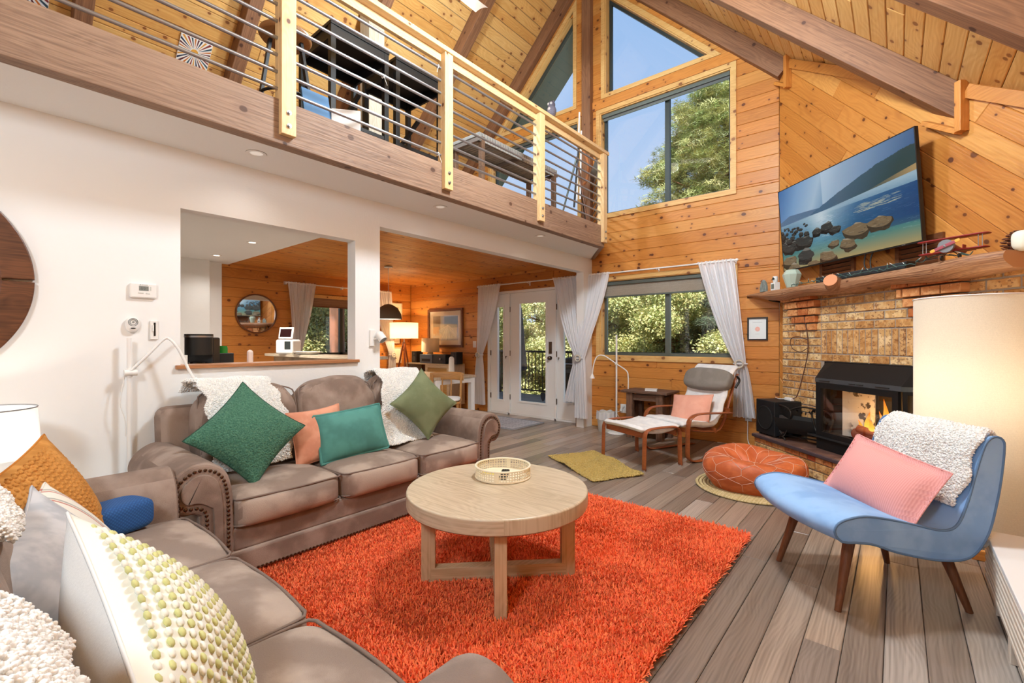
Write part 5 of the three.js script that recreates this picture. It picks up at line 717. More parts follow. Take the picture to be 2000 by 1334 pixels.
{ // steel insert with a bayed glass front
  const t = dthing('fireplace_insert', 'black steel fireplace insert with bayed glass doors', 'fireplace', 0, 0, 0), bm = S({ color: 0x1b1b1c, roughness: 0.55, metalness: 0.5 });
  const bay = [[0.83, 0.1], [0.93, 0.265], [1.77, 0.265], [1.868, 0.1]], grow = (d) => [[0.822, 0.1], [0.925 - d * 0.5, 0.265 + d], [1.775 + d * 0.5, 0.265 + d], [1.875, 0.1]];
  const pl = (pts, y0, y1) => plan(pts, y0, y1); const cw = (p) => [...p].reverse();
  part('base', pl(cw(grow(0.012)), 0.248, 0.36), bm, t); part('surround', [span(0.8, 0.83, 0.25, 1.056, 0.02, 0.1), span(1.865, 1.892, 0.25, 1.056, 0.02, 0.1), span(0.8, 1.892, 1.0, 1.056, 0.02, 0.1)], bm, t);
  const h0 = [[0.815, 1.045, 0.1], [0.95, 1.05, 0.12], [1.75, 1.05, 0.12], [1.88, 1.045, 0.1]], h1 = [[0.81, 0.905, 0.1], [0.91, 0.905, 0.285], [1.79, 0.905, 0.285], [1.885, 0.905, 0.1]], hg = new THREE.BufferGeometry(), hp = []; for (let i = 0; i < 3; i++) hp.push(...h1[i], ...h1[i + 1], ...h0[i], ...h1[i + 1], ...h0[i + 1], ...h0[i]); hg.setAttribute('position', new THREE.Float32BufferAttribute(hp, 3)); hg.computeVertexNormals(); part('hood', hg, bm, t);
  part('hood_lip', pl(cw(grow(0.022)), 0.87, 0.908), S({ color: 0x5d666e, roughness: 0.4, metalness: 0.7 }), t);
  part('back_panel', [span(0.83, 1.87, 0.3, 1.0, 0.022, 0.03), span(0.83, 1.87, 0.355, 0.37, 0.03, 0.3)], M.blackMatt, t);
  part('side_lining', tr(box(0.26, 0.44, 0.012), 1.22, 0.62, 0.12, 0, 0.35, 0), S({ map: tex(128, 256, (u, v) => { const k = fbm(u * 5, v * 9, 5, 9, 68, 4), d = smooth(0.58, 0.66, k) * smooth(0.1, 0.5, u); return mixc([176, 172, 164], [52, 48, 46], d); }), roughness: 0.9 }), t);
  const win = (a, b, i) => { const L = Math.hypot(b[0] - a[0], b[1] - a[1]), an = -Math.atan2(b[1] - a[1], b[0] - a[0]), g = t; const d = part('door', ring(rect(0, L, 0.36, 0.872), 0.004, i === 1 ? 0.055 : 0.03, 0.025).applyMatrix4(new THREE.Matrix4().makeRotationY(an)).translate(a[0], 0, a[1]), bm, t); part('pane', extr(rect(0.03, L - 0.03, 0.39, 0.84), 0.004).translate(0, 0, 0.008).applyMatrix4(new THREE.Matrix4().makeRotationY(an)).translate(a[0], 0, a[1]), M.glass, d); };
  for (let i = 0; i < 3; i++) win(bay[i], bay[i + 1], i);
  part('vent_slot', [...Array(6).keys()].map((i) => box(0.06, 0.006, 0.01, [1.0, 1.06, 1.34, 1.42, 1.6, 1.66][i], 0.885, 0.29)), M.black, t);
  const lg = S({ color: 0x4a2c1c, roughness: 0.95, emissive: 0xff4a10, emissiveIntensity: 0.12 });
  single('fire_log', boxUV(merge([bar([1.22, 0.44, 0.15], [1.66, 0.47, 0.13], 0.045, 12, 0.04)])), lg, 'thick charred log burning in the fireplace', 'log', undefined, [...DIAG], DT); single('fire_log', boxUV(merge([bar([1.3, 0.5, 0.2], [1.62, 0.43, 0.08], 0.032, 12, 0.03)])), lg, 'thin charred log crossing the burning one', 'log', undefined, [...DIAG], DT);
  const fm = tex(8, 64, (u, v) => (v < 0.45 ? mixc([255, 236, 150], [255, 196, 66], v / 0.45) : mixc([255, 196, 66], [232, 92, 14], (v - 0.45) / 0.55))); const fmat = S({ color: 0x000000, emissive: 0xffffff, emissiveMap: fm, emissiveIntensity: 1.5, roughness: 1 });
  const fl = thing('flames', 'yellow orange flames above the burning logs', 'fire', DIAG, DT);
  for (const [s, y, n, h, w, b] of [[1.28, 0.5, 0.16, 0.1, 0.028, 0.02], [1.33, 0.51, 0.13, 0.17, 0.034, -0.02], [1.4, 0.51, 0.17, 0.12, 0.03, 0.02], [1.46, 0.51, 0.13, 0.19, 0.036, 0.025], [1.53, 0.51, 0.16, 0.3, 0.044, 0.02], [1.59, 0.5, 0.12, 0.2, 0.036, -0.02], [1.64, 0.5, 0.16, 0.14, 0.03, 0.03], [1.7, 0.49, 0.12, 0.16, 0.026, 0.03]]) { const g = lathe([[0.001, 0], [w * 0.8, 0.04 * h], [w, 0.18 * h], [w * 0.75, 0.42 * h], [w * 0.4, 0.7 * h], [w * 0.12, 0.92 * h], [0.0005, h]], 12), p = g.attributes.position; for (let i = 0; i < p.count; i++) { const k = p.getY(i) / h; p.setX(i, p.getX(i) + b * Math.sin(k * 4.5) * k); p.setZ(i, p.getZ(i) * 0.55); } g.computeVertexNormals(); part('flame', g.translate(s, y - 0.03, n), fmat, fl); }
  const pt = new THREE.PointLight(new THREE.Color(1, 0.5, 0.16), 0.5); pt.position.set(1.48, 0.62, 0.24); pt.shadow.radius = 2; pt.castShadow = true; fl.add(pt);
}
{ // live-edge mantel
  const t = dthing('mantel_shelf', 'live edge log mantel over the brick fireplace', 'mantel', 0, 0, 0), N = 90, K = 12;
  const front = (s) => 0.272 + 0.022 * Math.sin(s * 3.1 + 0.4) + 0.03 * (n3(s * 5, 1, 2) - 0.5) + 0.05 * Math.exp(-(((s - 2.28) / 0.16) ** 2)) - 0.03 * Math.exp(-(((s - 0.4) / 0.1) ** 2));
  const back = (s) => (s < 0.02 ? 0.005 - s : 0.003), th = (s) => lerp(0.05, 0.115, smooth(-0.24, 0.5, s)) + 0.012 * Math.sin(s * 7);
  const f = (u, v) => { const s = lerp(-0.235, DL - 0.01, v), b = back(s), fr = Math.max(b + 0.01, front(s) * smooth(-0.3, -0.12, s) + 0.24 * (1 - smooth(-0.3, -0.12, s))), h = th(s), top = 1.805, k = u % 1; let n, y; if (k < 0.32) { n = lerp(b, fr - 0.02, k / 0.32); y = top; } else if (k < 0.68) { const a = (k - 0.32) / 0.36; n = fr - 0.02 + 0.03 * Math.sin(a * PI) - 0.05 * a * a; y = top - h * a; } else { n = lerp(fr - 0.07, b, (k - 0.68) / 0.32); y = top - h; } const w = (n3(s * 9, y * 20, n * 20, 6) - 0.5) * 0.014; return [s, y + w * 0.6, Math.max(b, n + (k > 0.3 && k < 0.7 ? w : 0))]; };
  M.log = S({ map: wood(1024, 256, 1.6, 0.4, 0xb98a64, 0x7d5136, 6, { ring: 12, sd: 23, fine: 0.9, warp: 0.9 }), roughness: 0.55, bumpMap: maskGrain, bumpScale: 0.004 });
  const g = sheet(44, 160, (u, v) => f(u, v), [0.5, 2.7]), uv = g.attributes.uv; for (let i = 0; i < uv.count; i++) uv.setXY(i, uv.getY(i), uv.getX(i)); const e = (v) => { const pts = []; for (let i = 0; i < 40; i++) pts.push(f(i / 40, v)); const c = pts.reduce((a, p) => [a[0] + p[0] / 40, a[1] + p[1] / 40, a[2] + p[2] / 40], [0, 0, 0]), o = []; for (let i = 0; i < 40; i++) o.push(...pts[i], ...pts[(i + 1) % 40], ...c); const q = new THREE.BufferGeometry(); q.setAttribute('position', new THREE.Float32BufferAttribute(o, 3)); q.computeVertexNormals(); return q; };
  part('log_slab', [g, e(0), e(1)], M.log, t); part('branch_stub', boxUV(tr(cyl(0.055, 0.075, 0.09, 0, 0, 0, 14), 1.12, 1.785, 0.285, 1.2, 0, -0.5)), M.log, t, 'sawn branch stub'); part('branch_stub_cut', tr(cyl(0.056, 0.056, 0.004, 0, 0.046, 0, 14), 1.12, 1.785, 0.285, 1.2, 0, -0.5), S({ color: 0xd98f62, roughness: 0.7 }), t);
  part('knot', boxUV(tr(soft(0.15, 0.026, 0.014, 2.5, { noise: 0.01, freq: 20 }), 2.28, 1.755, 0.322, 0, 0, 0.1)), S({ color: 0xb5794a, roughness: 0.6 }), t); part('bracket', [bar([0.09, 1.69, 0.02], [0.05, 1.72, 0.16], 0.01), bar([0.09, 1.62, 0.01], [0.09, 1.7, 0.01], 0.01)], M.blackMatt, t);
}
{ // wall screen
  const t = dthing('television', 'large wall mounted television showing a rocky lake shore', 'television', 1.04, 2.44, 0.15); const W = 1.55, H = 0.87;
  const cv = document.createElement('canvas'); cv.width = 1536; cv.height = 864; const c = cv.getContext('2d'), gr = (x0, y0, x1, y1, l) => { const g = c.createLinearGradient(x0, y0, x1, y1); l.forEach(([o, k]) => g.addColorStop(o, k)); return g; };
  c.fillStyle = gr(0, 0, 700, 330, [[0, '#3f6ea8'], [0.35, '#7ba2cc'], [0.7, '#a9c2d8'], [1, '#5f86ab']]); c.fillRect(0, 0, 1536, 400); c.fillStyle = gr(700, 0, 1536, 200, [[0, 'rgba(190,210,228,0.7)'], [1, 'rgba(58,92,138,0.95)']]); c.fillRect(600, 0, 936, 400);
  c.fillStyle = '#5d7896'; c.beginPath(); c.moveTo(0, 345); c.lineTo(140, 300); c.lineTo(420, 318); c.lineTo(560, 330); c.lineTo(560, 380); c.lineTo(0, 400); c.fill();
  c.fillStyle = gr(700, 120, 1300, 420, [[0, '#4a6a86'], [0.5, '#3d5a6c'], [1, '#2f4546']]); c.beginPath(); c.moveTo(430, 372); let y = 372; for (let x = 430; x <= 1536; x += 4) { const k = (x - 430) / 1106; y = 372 - 250 * Math.pow(Math.sin(k * 1.45), 1.1) - 14 * fbm(x * 0.02, 3, 4096, 4096, 5, 3) - 10 * rnd() * k; c.lineTo(x, y); } c.lineTo(1536, 330); c.lineTo(430, 390); c.fill();
  c.fillStyle = gr(1000, 300, 1536, 300, [[0, 'rgba(160,130,90,0)'], [1, 'rgba(196,158,104,0.9)']]); c.beginPath(); c.moveTo(1050, 350); c.quadraticCurveTo(1300, 300, 1536, 268); c.lineTo(1536, 318); c.quadraticCurveTo(1300, 345, 1050, 362); c.fill();
  c.fillStyle = gr(0, 340, 0, 864, [[0, '#9db8c8'], [0.22, '#5e89a6'], [0.5, '#2c6a86'], [0.75, '#2f7d86'], [1, '#6d7f70']]); c.beginPath(); c.moveTo(0, 385); c.lineTo(560, 374); c.lineTo(1536, 318); c.lineTo(1536, 864); c.lineTo(0, 864); c.fill();
  c.fillStyle = gr(500, 0, 1536, 0, [[0, 'rgba(20,70,120,0)'], [0.5, 'rgba(16,66,120,0.55)'], [1, 'rgba(14,56,110,0.8)']]); c.fillRect(500, 400, 1036, 300);
  { const g = c.createRadialGradient(560, 430, 20, 560, 430, 420); g.addColorStop(0, 'rgba(232,240,242,0.75)'); g.addColorStop(0.4, 'rgba(190,212,222,0.4)'); g.addColorStop(1, 'rgba(150,180,200,0)'); c.fillStyle = g; c.fillRect(100, 372, 1000, 400); } c.fillStyle = gr(0, 640, 0, 864, [[0, 'rgba(150,140,96,0)'], [1, 'rgba(186,158,100,0.75)']]); c.fillRect(0, 640, 1536, 224);
  for (let i = 0; i < 900; i++) { const yy = 340 + Math.pow(rnd(), 1.4) * 400, xx = rnd() * 1536, k = (yy - 340) / 400; c.fillStyle = rnd() < 0.5 ? `rgba(225,236,240,${0.05 + 0.12 * rnd()})` : `rgba(12,40,66,${0.05 + 0.12 * rnd()})`; c.fillRect(xx, yy, 20 + 70 * k * rnd(), 1 + 4 * k); }
  c.fillStyle = 'rgba(246,226,176,0.8)'; for (let i = 0; i < 130; i++) { c.globalAlpha = 0.25 + 0.4 * rnd(); c.fillRect(930 + rnd() * 380 + i * 0.3, 430 + rnd() * 70, 30 + rnd() * 70, 3); } c.fillStyle = '#eef4f4'; for (let i = 0; i < 110; i++) { c.globalAlpha = 0.12 + 0.35 * rnd(); c.fillRect(560 + rnd() * 130, 430 + rnd() * 190, 20 + rnd() * 40, 3); } c.globalAlpha = 1;
  const rock = (x, yy, r, dk) => { const n = 16, ph = rnd() * 6, o = [], b = dk ? [58, 60, 58] : [122, 104, 78]; for (let i = 0; i < n; i++) { const a = (i / n) * 2 * PI, q = r * (0.84 + 0.12 * Math.sin(a * 2 + ph) + 0.1 * Math.sin(a * 5 + ph * 2) + 0.05 * rnd()); o.push([x + Math.cos(a) * q * 1.3, yy + Math.sin(a) * q * 0.82]); } const path = () => { c.beginPath(); o.forEach((p, i) => c[i ? 'lineTo' : 'moveTo'](...p)); c.closePath(); }; c.save(); path(); c.fillStyle = `rgb(${b.map((v) => v * 0.5)})`; c.fill(); c.clip(); c.fillStyle = `rgb(${b})`; c.beginPath(); c.ellipse(x - r * 0.1, yy - r * 0.35, r * 1.25, r * 0.6, 0.15, 0, 7); c.fill(); for (let k = 0; k < 60; k++) { c.fillStyle = rnd() < 0.5 ? `rgba(20,22,24,${0.1 + 0.2 * rnd()})` : `rgba(206,198,178,${0.06 + 0.16 * rnd()})`; c.fillRect(x + (rnd() - 0.5) * r * 2.6, yy + (rnd() - 0.6) * r * 1.6, r * (0.1 + 0.5 * rnd()), 2 + r * 0.06 * rnd()); } c.fillStyle = 'rgba(226,224,212,0.35)'; c.beginPath(); c.ellipse(x, yy - r * 0.72, r * 0.8, r * 0.14, 0.1, 0, 7); c.fill(); c.restore(); };
  for (let i = 0; i < 60; i++) { const k = rnd(); rock(10 + Math.pow(rnd(), 1.6) * 360, 420 + k * 230, 12 + k * 48, 1); } for (const [x, yy, r, d] of [[620, 545, 74, 1], [500, 560, 60, 1], [720, 590, 62, 1], [100, 660, 80, 1], [330, 630, 96, 1], [90, 790, 96, 0], [330, 770, 110, 1], [700, 720, 56, 0], [960, 660, 120, 0], [1190, 650, 100, 0], [860, 760, 84, 0], [620, 830, 92, 0], [160, 870, 84, 0], [440, 868, 70, 0]]) rock(x, yy, r, d);
  c.fillStyle = gr(0, 0, 0, 864, [[0, 'rgba(200,220,240,0.05)'], [1, 'rgba(0,0,0,0)']]); c.fillRect(0, 0, 1536, 864);
  const ct = new THREE.CanvasTexture(cv); ct.colorSpace = THREE.SRGBColorSpace;
  const g = new THREE.Group(); g.name = 'panel'; g.rotation.x = 0.08; t.add(g);
  part('screen', new THREE.PlaneGeometry(W - 0.016, H - 0.02).translate(0, 0.002, 0.0185), P({ color: 0x0a0a0a, emissive: 0xffffff, emissiveMap: ct, emissiveIntensity: 0.95, roughness: 0.12, clearcoat: 0 }), g); part('bezel', ring(rect(-W / 2, W / 2, -H / 2, H / 2), 0, 0.008, 0.03).translate(0, 0, -0.01), M.black, g); part('back_shell', [box(W - 0.004, H - 0.004, 0.02, 0, 0, 0), box(W * 0.6, H * 0.5, 0.05, 0, -0.1, -0.03, 0.01)], M.blackMatt, g); part('logo', box(0.03, 0.006, 0.002, 0.62, -H / 2 + 0.006, 0.021), M.steel, g);
  part('wall_mount', [box(0.3, 0.3, 0.03, 0, 0, -0.13), box(0.06, 0.1, 0.12, 0, 0, -0.08)], M.blackMatt, t); part('cable', [tube([[0.25, -0.4, -0.04], [0.24, -0.52, -0.03], [0.3, -0.6, -0.02], [0.36, -0.58, 0]], 0.006, 30, 6), tube([[0.33, -0.4, -0.04], [0.3, -0.5, -0.03], [0.34, -0.62, -0.01]], 0.006, 30, 6)], M.black, t);
}
for (const [s0, s1, l] of [[0.64, 1.06, 'slatted wooden wall vent under the television'], [1.47, 1.86, 'slatted wooden wall vent behind the toy biplane']]) { const t = dthing('wall_vent', l, 'vent', (s0 + s1) / 2, 1.94, 0), w = s1 - s0; part('frame', boxUV(ring(rect(-w / 2, w / 2, -0.13, 0.13), 0, 0.035, 0.022)), M.walnut, t); for (let i = 0; i < 5; i++) part('slat', boxUV(tr(box(w - 0.06, 0.034, 0.006), 0, -0.08 + i * 0.04, 0.012, 0.6, 0, 0)), M.walnut, t); part('backing', box(w - 0.06, 0.2, 0.002, 0, 0, 0.003), M.blackMatt, t); }
// things on the mantel
{
  const sb = dthing('soundbar', 'long black soundbar on the mantel', 'soundbar', 1.31, 1.806, 0.19); part('body', box(0.92, 0.055, 0.075, 0, 0.028, 0, 0.01), S({ color: 0x26282a, roughness: 0.8 }), sb); part('end_cap', [box(0.012, 0.056, 0.077, -0.456, 0.028, 0, 0.004), box(0.012, 0.056, 0.077, 0.456, 0.028, 0, 0.004)], M.black, sb);
  const v = dthing('vase', 'ribbed pale green ceramic vase on the mantel', 'vase', 0.47, 1.806, 0.19); part('body', lathe([[0.001, 0], [0.045, 0], [0.052, 0.01], [0.085, 0.12], [0.09, 0.14], [0.07, 0.175], [0.055, 0.19], [0.05, 0.19], [0.06, 0.17], [0.05, 0.02], [0.001, 0.015]], 9), S({ color: 0xb4c4b4, roughness: 0.35, flatShading: true }), v); const dt = []; for (let i = 0; i < 9; i++) for (let k = 0; k < 7; k++) { const a = (i + 0.5) / 9 * 2 * PI, r = lerp(0.052, 0.083, k / 6) * 0.955; dt.push(box(0.012, 0.005, 0.003).applyMatrix4(new THREE.Matrix4().makeTranslation(0, 0.02 + k * 0.018, r)).applyMatrix4(new THREE.Matrix4().makeRotationY(a))); } part('pattern', dt, S({ color: 0x6f8f83, roughness: 0.5 }), v);
  const s = dthing('slate_stone', 'grey pointed arch shaped stone on the mantel end', 'ornament', 0.1, 1.806, 0.24); const sh = new THREE.Shape(); sh.moveTo(-0.05, 0); sh.lineTo(0.05, 0); sh.quadraticCurveTo(0.065, 0.09, 0, 0.135); sh.quadraticCurveTo(-0.065, 0.09, -0.05, 0); part('body', extr(sh, 0.03, 0.006), S({ map: mottled(128, 0.2, 0x8f9690, 0x747c78, 6, { sd: 41 }), roughness: 0.8 }), s);
  const p = dthing('planter', 'tiny white planter with a patterned top on the mantel', 'ornament', 0.26, 1.806, 0.23); part('box', box(0.07, 0.085, 0.06, 0, 0.0425, 0, 0.003), M.whitePlastic, p); part('window', box(0.046, 0.052, 0.004, 0, 0.042, 0.03), S({ color: 0x6c7165, roughness: 0.4 }), p); part('pot', lathe([[0.001, 0.085], [0.02, 0.085], [0.026, 0.11], [0.027, 0.145], [0.02, 0.152], [0.001, 0.152]], 20), M.whitePlastic, p); part('leaf_print', [...Array(9).keys()].map((i) => box(0.004, 0.03, 0.002, 0, 0, 0).applyMatrix4(new THREE.Matrix4().makeRotationZ((i - 4) * 0.22)).translate((i - 4) * 0.004, 0.122 + (i % 3) * 0.004, 0.0265)), S({ color: 0x2f3a36, roughness: 0.7 }), p);
  // toy biplane
  const b = dthing('toy_biplane', 'red toy biplane with a silver nose on the mantel', 'toy plane', 2.13, 1.85, 0.235, 0.3), rd = S({ color: 0x8e1f1f, roughness: 0.4 }), g = S({ color: 0x8f9094, roughness: 0.4, metalness: 0.6 });
  const wing = (y, w) => boxUV(soft(w, 0.014, 0.1, 6, { seg: 10 }).translate(0, y, 0.03)); part('upper_wing', wing(0.13, 0.48), rd, b); part('lower_wing', wing(0.02, 0.46), rd, b); part('fuselage', bar([0, 0.05, 0.1], [0, 0.03, -0.16], 0.042, 14, 0.014), rd, b); part('tail', [box(0.14, 0.006, 0.05, 0, 0.035, -0.15), box(0.006, 0.06, 0.05, 0, 0.06, -0.15)], rd, b);
  part('engine', [cyl(0.055, 0.05, 0.035, 0, 0, 0, 24).applyMatrix4(new THREE.Matrix4().makeRotationX(PI / 2)).translate(0, 0.055, 0.12), sph(0.012, 0, 0.055, 0.145, 12)], g, b); const pr = part('propeller', tr(soft(0.2, 0.026, 0.006, 4, { seg: 10 }), 0, 0.055, 0.148, 0, 0, 0.35), S({ color: 0x9a4550, roughness: 0.5 }), b); part('blade_tip', [tr(soft(0.04, 0.027, 0.007, 3, { seg: 8 }).translate(0.088, 0, 0), 0, 0.055, 0.148, 0, 0, 0.35), tr(soft(0.04, 0.027, 0.007, 3, { seg: 8 }).translate(-0.088, 0, 0), 0, 0.055, 0.148, 0, 0, 0.35)], S({ color: 0xe0a53c, roughness: 0.5 }), pr);
  const st = []; for (const x of [-0.2, -0.175, 0.175, 0.2]) st.push(bar([x, 0.02, 0.05], [x, 0.13, 0.05], 0.003, 6)); st.push(bar([-0.13, 0.025, 0.05], [-0.04, 0.125, 0.05], 0.002, 5), bar([-0.04, 0.125, 0.05], [0.03, 0.07, 0.05], 0.002, 5)); part('strut', st, M.steel, b); part('wheel', [cyl(0.022, 0.022, 0.01, 0, 0, 0, 18).applyMatrix4(new THREE.Matrix4().makeRotationZ(PI / 2)).translate(-0.06, -0.032, 0.06), cyl(0.022, 0.022, 0.01, 0, 0, 0, 18).applyMatrix4(new THREE.Matrix4().makeRotationZ(PI / 2)).translate(0.06, -0.032, 0.06), bar([-0.06, -0.032, 0.06], [0, 0.03, 0.06], 0.003), bar([0.06, -0.032, 0.06], [0, 0.03, 0.06], 0.003)], M.black, b); part('emblem', new THREE.TorusGeometry(0.012, 0.003, 6, 16).applyMatrix4(new THREE.Matrix4().makeRotationY(-PI / 2)).translate(-0.042, 0.045, 0.02), S({ color: 0xc8862c, roughness: 0.5 }), b);
  b.scale.setScalar(0.8);
  const pc = dthing('pine_cone', 'large brown pine cone on the mantel', 'pine cone', 2.4, 1.81, 0.11), sc = []; for (let i = 0; i < 64; i++) { const k = i / 64, y = 0.01 + k * 0.125, r = 0.058 * Math.sin(Math.PI * (0.25 + 0.72 * k)) + 0.006, a = i * 2.4; const q = soft(0.03, 0.008, 0.034, 2.5, { seg: 6 }); sc.push(q.applyMatrix4(new THREE.Matrix4().makeRotationX(-0.5 + k * 0.5)).translate(0, y, r).applyMatrix4(new THREE.Matrix4().makeRotationY(a))); } part('scale', sc, S({ color: 0x7a4a30, roughness: 0.85 }), pc); part('core', lathe([[0.001, 0], [0.04, 0.02], [0.045, 0.06], [0.02, 0.12], [0.001, 0.135]], 14), S({ color: 0x4b2a1c, roughness: 0.9 }), pc);
  const w = dthing('cream_rock', 'smooth cream stone beside the pine cone', 'ornament', 2.5, 1.807, 0.2); part('body', soft(0.1, 0.12, 0.1, 2.6, { noise: 0.01, freq: 14 }).translate(0, 0.055, 0), S({ color: 0xe7e3d0, roughness: 0.6 }), w);
  const l = dthing('string_lights', 'green string of unlit mini lights along the mantel', 'string lights', 0, 0, 0), pts = []; for (let i = 0; i <= 60; i++) { const s = 0.55 + i * 0.0285; pts.push(V(s, 1.815 + 0.018 * Math.abs(Math.sin(i * 1.7)) + (s > 1.85 ? 0.03 * Math.sin((s - 1.85) * 9) ** 2 : 0), 0.255 + 0.015 * Math.sin(i * 2.3))); } const wm = S({ color: 0x3f5d58, roughness: 0.6 }); part('wire', tube(pts, 0.0032, 240, 5), wm, l);
  for (let i = 2; i < 60; i += 3) { const q = pts[i], d = [rr(-0.03, 0.03), rr(0.005, 0.03), rr(0.0, 0.03)], e = [q.x + d[0], q.y + d[1], q.z + d[2]], so = part('socket', bar(q.toArray(), e, 0.0045, 6), wm, l); part('mini_bulb', bar(e, [e[0] + d[0] * 0.7, e[1] + d[1] * 0.7, e[2] + d[2] * 0.7], 0.003, 6, 0.001), S({ color: 0xdfe8e4, roughness: 0.1 }), so); }
}
// on the hearth
{
  const u = dthing('subwoofer', 'black cube subwoofer on the hearth', 'speaker', 0.33, 0.247, 0.245); part('cabinet', box(0.31, 0.36, 0.3, 0, 0.195, 0, 0.008), S({ color: 0x15171b, roughness: 0.6 }), u); part('grille', [cyl(0.12, 0.12, 0.008, 0, 0, 0, 40).applyMatrix4(new THREE.Matrix4().makeRotationX(PI / 2)).translate(0, 0.19, 0.152), new THREE.TorusGeometry(0.12, 0.008, 8, 40).translate(0, 0.19, 0.153)], M.blackMatt, u); for (const [x, z] of [[-0.12, -0.12], [0.12, -0.12], [-0.12, 0.12], [0.12, 0.12]]) part('foot', cyl(0.015, 0.015, 0.015, x, 0.0075, z, 12), M.black, u);
  const r = dthing('log_holder', 'black wrought iron log holder with leaf scrollwork', 'log holder', 0.66, 0.247, 0.33), im = S({ color: 0x2b2623, roughness: 0.5, metalness: 0.6 });
  const sh = (z) => tube([[-0.17, 0.31, z], [-0.15, 0.2, z], [-0.06, 0.075, z], [0, 0.045, z], [0.06, 0.075, z], [0.15, 0.2, z], [0.17, 0.31, z], [0, 0.345, z]], 0.009, 70, 8, true); const y90 = (g) => g.applyMatrix4(new THREE.Matrix4().makeRotationY(0.55));
  const e1 = sh(0).applyMatrix4(new THREE.Matrix4().makeRotationY(-0.2)).translate(-0.12, 0, 0.02), e2 = sh(0).applyMatrix4(new THREE.Matrix4().makeRotationY(-0.2)).translate(0.22, 0, -0.14); part('end_frame', e1, im, r); part('end_frame', e2, im, r);
  for (const [ox, oz] of [[-0.12, 0.02], [0.22, -0.14]]) part('foot', [tube([[ox - 0.05, 0, oz], [ox - 0.02, 0.03, oz], [ox + 0.03, 0.07, oz]], 0.009, 16, 8), tube([[ox + 0.05, 0, oz], [ox + 0.02, 0.03, oz], [ox - 0.03, 0.07, oz]], 0.009, 16, 8)], im, r);
  part('mesh_panel', extr([[-0.15, 0.27], [-0.12, 0.17], [-0.05, 0.085], [0, 0.06], [0.05, 0.085], [0.12, 0.17], [0.15, 0.27], [0, 0.29]], 0.004).applyMatrix4(new THREE.Matrix4().makeRotationY(-0.2)).translate(-0.12, -0.04, 0.02), S({ color: 0x4a4442, roughness: 0.7 }), r);
  part('rail', [tube([[-0.02, 0.31, 0.03], [0.1, 0.36, -0.03], [0.24, 0.35, -0.1]], 0.008, 24, 8), tube([[-0.12, 0.05, 0.02], [0.05, 0.05, -0.06], [0.22, 0.05, -0.14]], 0.008, 24, 8)], im, r); part('sling', sheet(12, 16, (a, v) => { const k = (v - 0.5) * 2; return [lerp(-0.1, 0.22, a) + k * 0.03, 0.24 - 0.16 * (1 - k * k), lerp(0.02, -0.14, a) + k * 0.13]; }), M.blackMatt, r); const lf = []; for (let i = 0; i < 9; i++) lf.push(tr(soft(0.035, 0.02, 0.004, 2.2, { seg: 6 }), -0.06 + i * 0.034, 0.315 + 0.018 * Math.sin(i), 0.03 - i * 0.018, 0, 0, i * 0.9)); part('iron_leaf', lf, im, r);
  single('fire_log', boxUV(bar([0.0, 0.05, -0.09], [0.2, 0.05, -0.16], 0.04, 14)), S({ color: 0xb98d5e, roughness: 0.9 }), 'pale split log lying behind the log holder', 'log', undefined, dpos(0.72, 0.245, 0.28), DT);
  const ft = dthing('fire_tool_set', 'brushed steel fireplace tool set', 'fire tools', 1.965, 0.247, 0.3); part('base', lathe([[0.001, 0.02], [0.085, 0.018], [0.09, 0], [0.001, 0]], 30), M.steel, ft); part('post', cyl(0.024, 0.024, 0.68, 0, 0.36, 0, 24), M.steel, ft); part('cross_arm', [bar([-0.05, 0.64, 0], [0.05, 0.64, 0], 0.008, 10), sph(0.012, 0.055, 0.64, 0, 10), sph(0.012, -0.055, 0.64, 0, 10)], M.steel, ft); for (const x of [-0.045, 0.045]) { const h = part('tool', [bar([x, 0.12, 0.0], [x, 0.64, 0], 0.006, 8), box(0.016, 0.2, 0.012, x, 0.52, 0, 0.004)], M.steel, ft); part('tool_head', box(0.07, 0.09, 0.012, x * 1.3, 0.1, 0, 0.004), M.steel, h); }
  const ps = dthing('power_strip', 'white power tap on the subwoofer with a brown cord', 'power strip', 0.4, 0.622, 0.17); part('body', box(0.1, 0.035, 0.05, 0, 0.0175, 0, 0.01), M.whitePlastic, ps); part('brown_cord', tube([[0.05, 0.03, 0], [0.08, 0.07, -0.03], [0.16, 0.35, -0.05], [0.2, 0.55, -0.055], [0.18, 0.75, -0.055], [0.12, 0.95, -0.05], [0.02, 1.07, -0.03]], 0.005, 60, 6), S({ color: 0x5b3626, roughness: 0.6 }), ps, 'brown power cord'); part('loop', tube([[0.2, 0.56, -0.05], [0.1, 0.52, -0.045], [-0.02, 0.56, -0.045], [-0.04, 0.65, -0.045], [0.06, 0.68, -0.045], [0.19, 0.65, -0.05]], 0.004, 40, 6), S({ color: 0x5b3626, roughness: 0.6 }), ps); part('white_cord', tube([[-0.05, 0.015, 0], [-0.12, 0.008, 0.03], [-0.22, 0.01, 0.0]], 0.004, 20, 6), M.whitePlastic, ps);
  single('cable', tube([V(-1.36, 0.33, -5.98), V(-1.36, 0.1, -5.98), V(-1.34, 0.02, -5.95), V(-1.45, 0.008, -5.96), V(-1.7, 0.008, -5.98)], 0.005, 50, 6), M.whitePlastic, 'white cable running down the wall to the floor behind the armchair', 'cable'); 
  const o = thing('wall_outlet', 'white wall outlet beside the hearth', 'outlet', [-1.36, 0.36, FW]); part('plate', box(0.075, 0.12, 0.01, 0, 0, 0.005, 0.003), M.whitePlastic, o); part('socket', [box(0.03, 0.03, 0.004, 0, 0.025, 0.011), box(0.03, 0.03, 0.004, 0, -0.025, 0.011)], S({ color: 0xd6d4cf }), o);
}
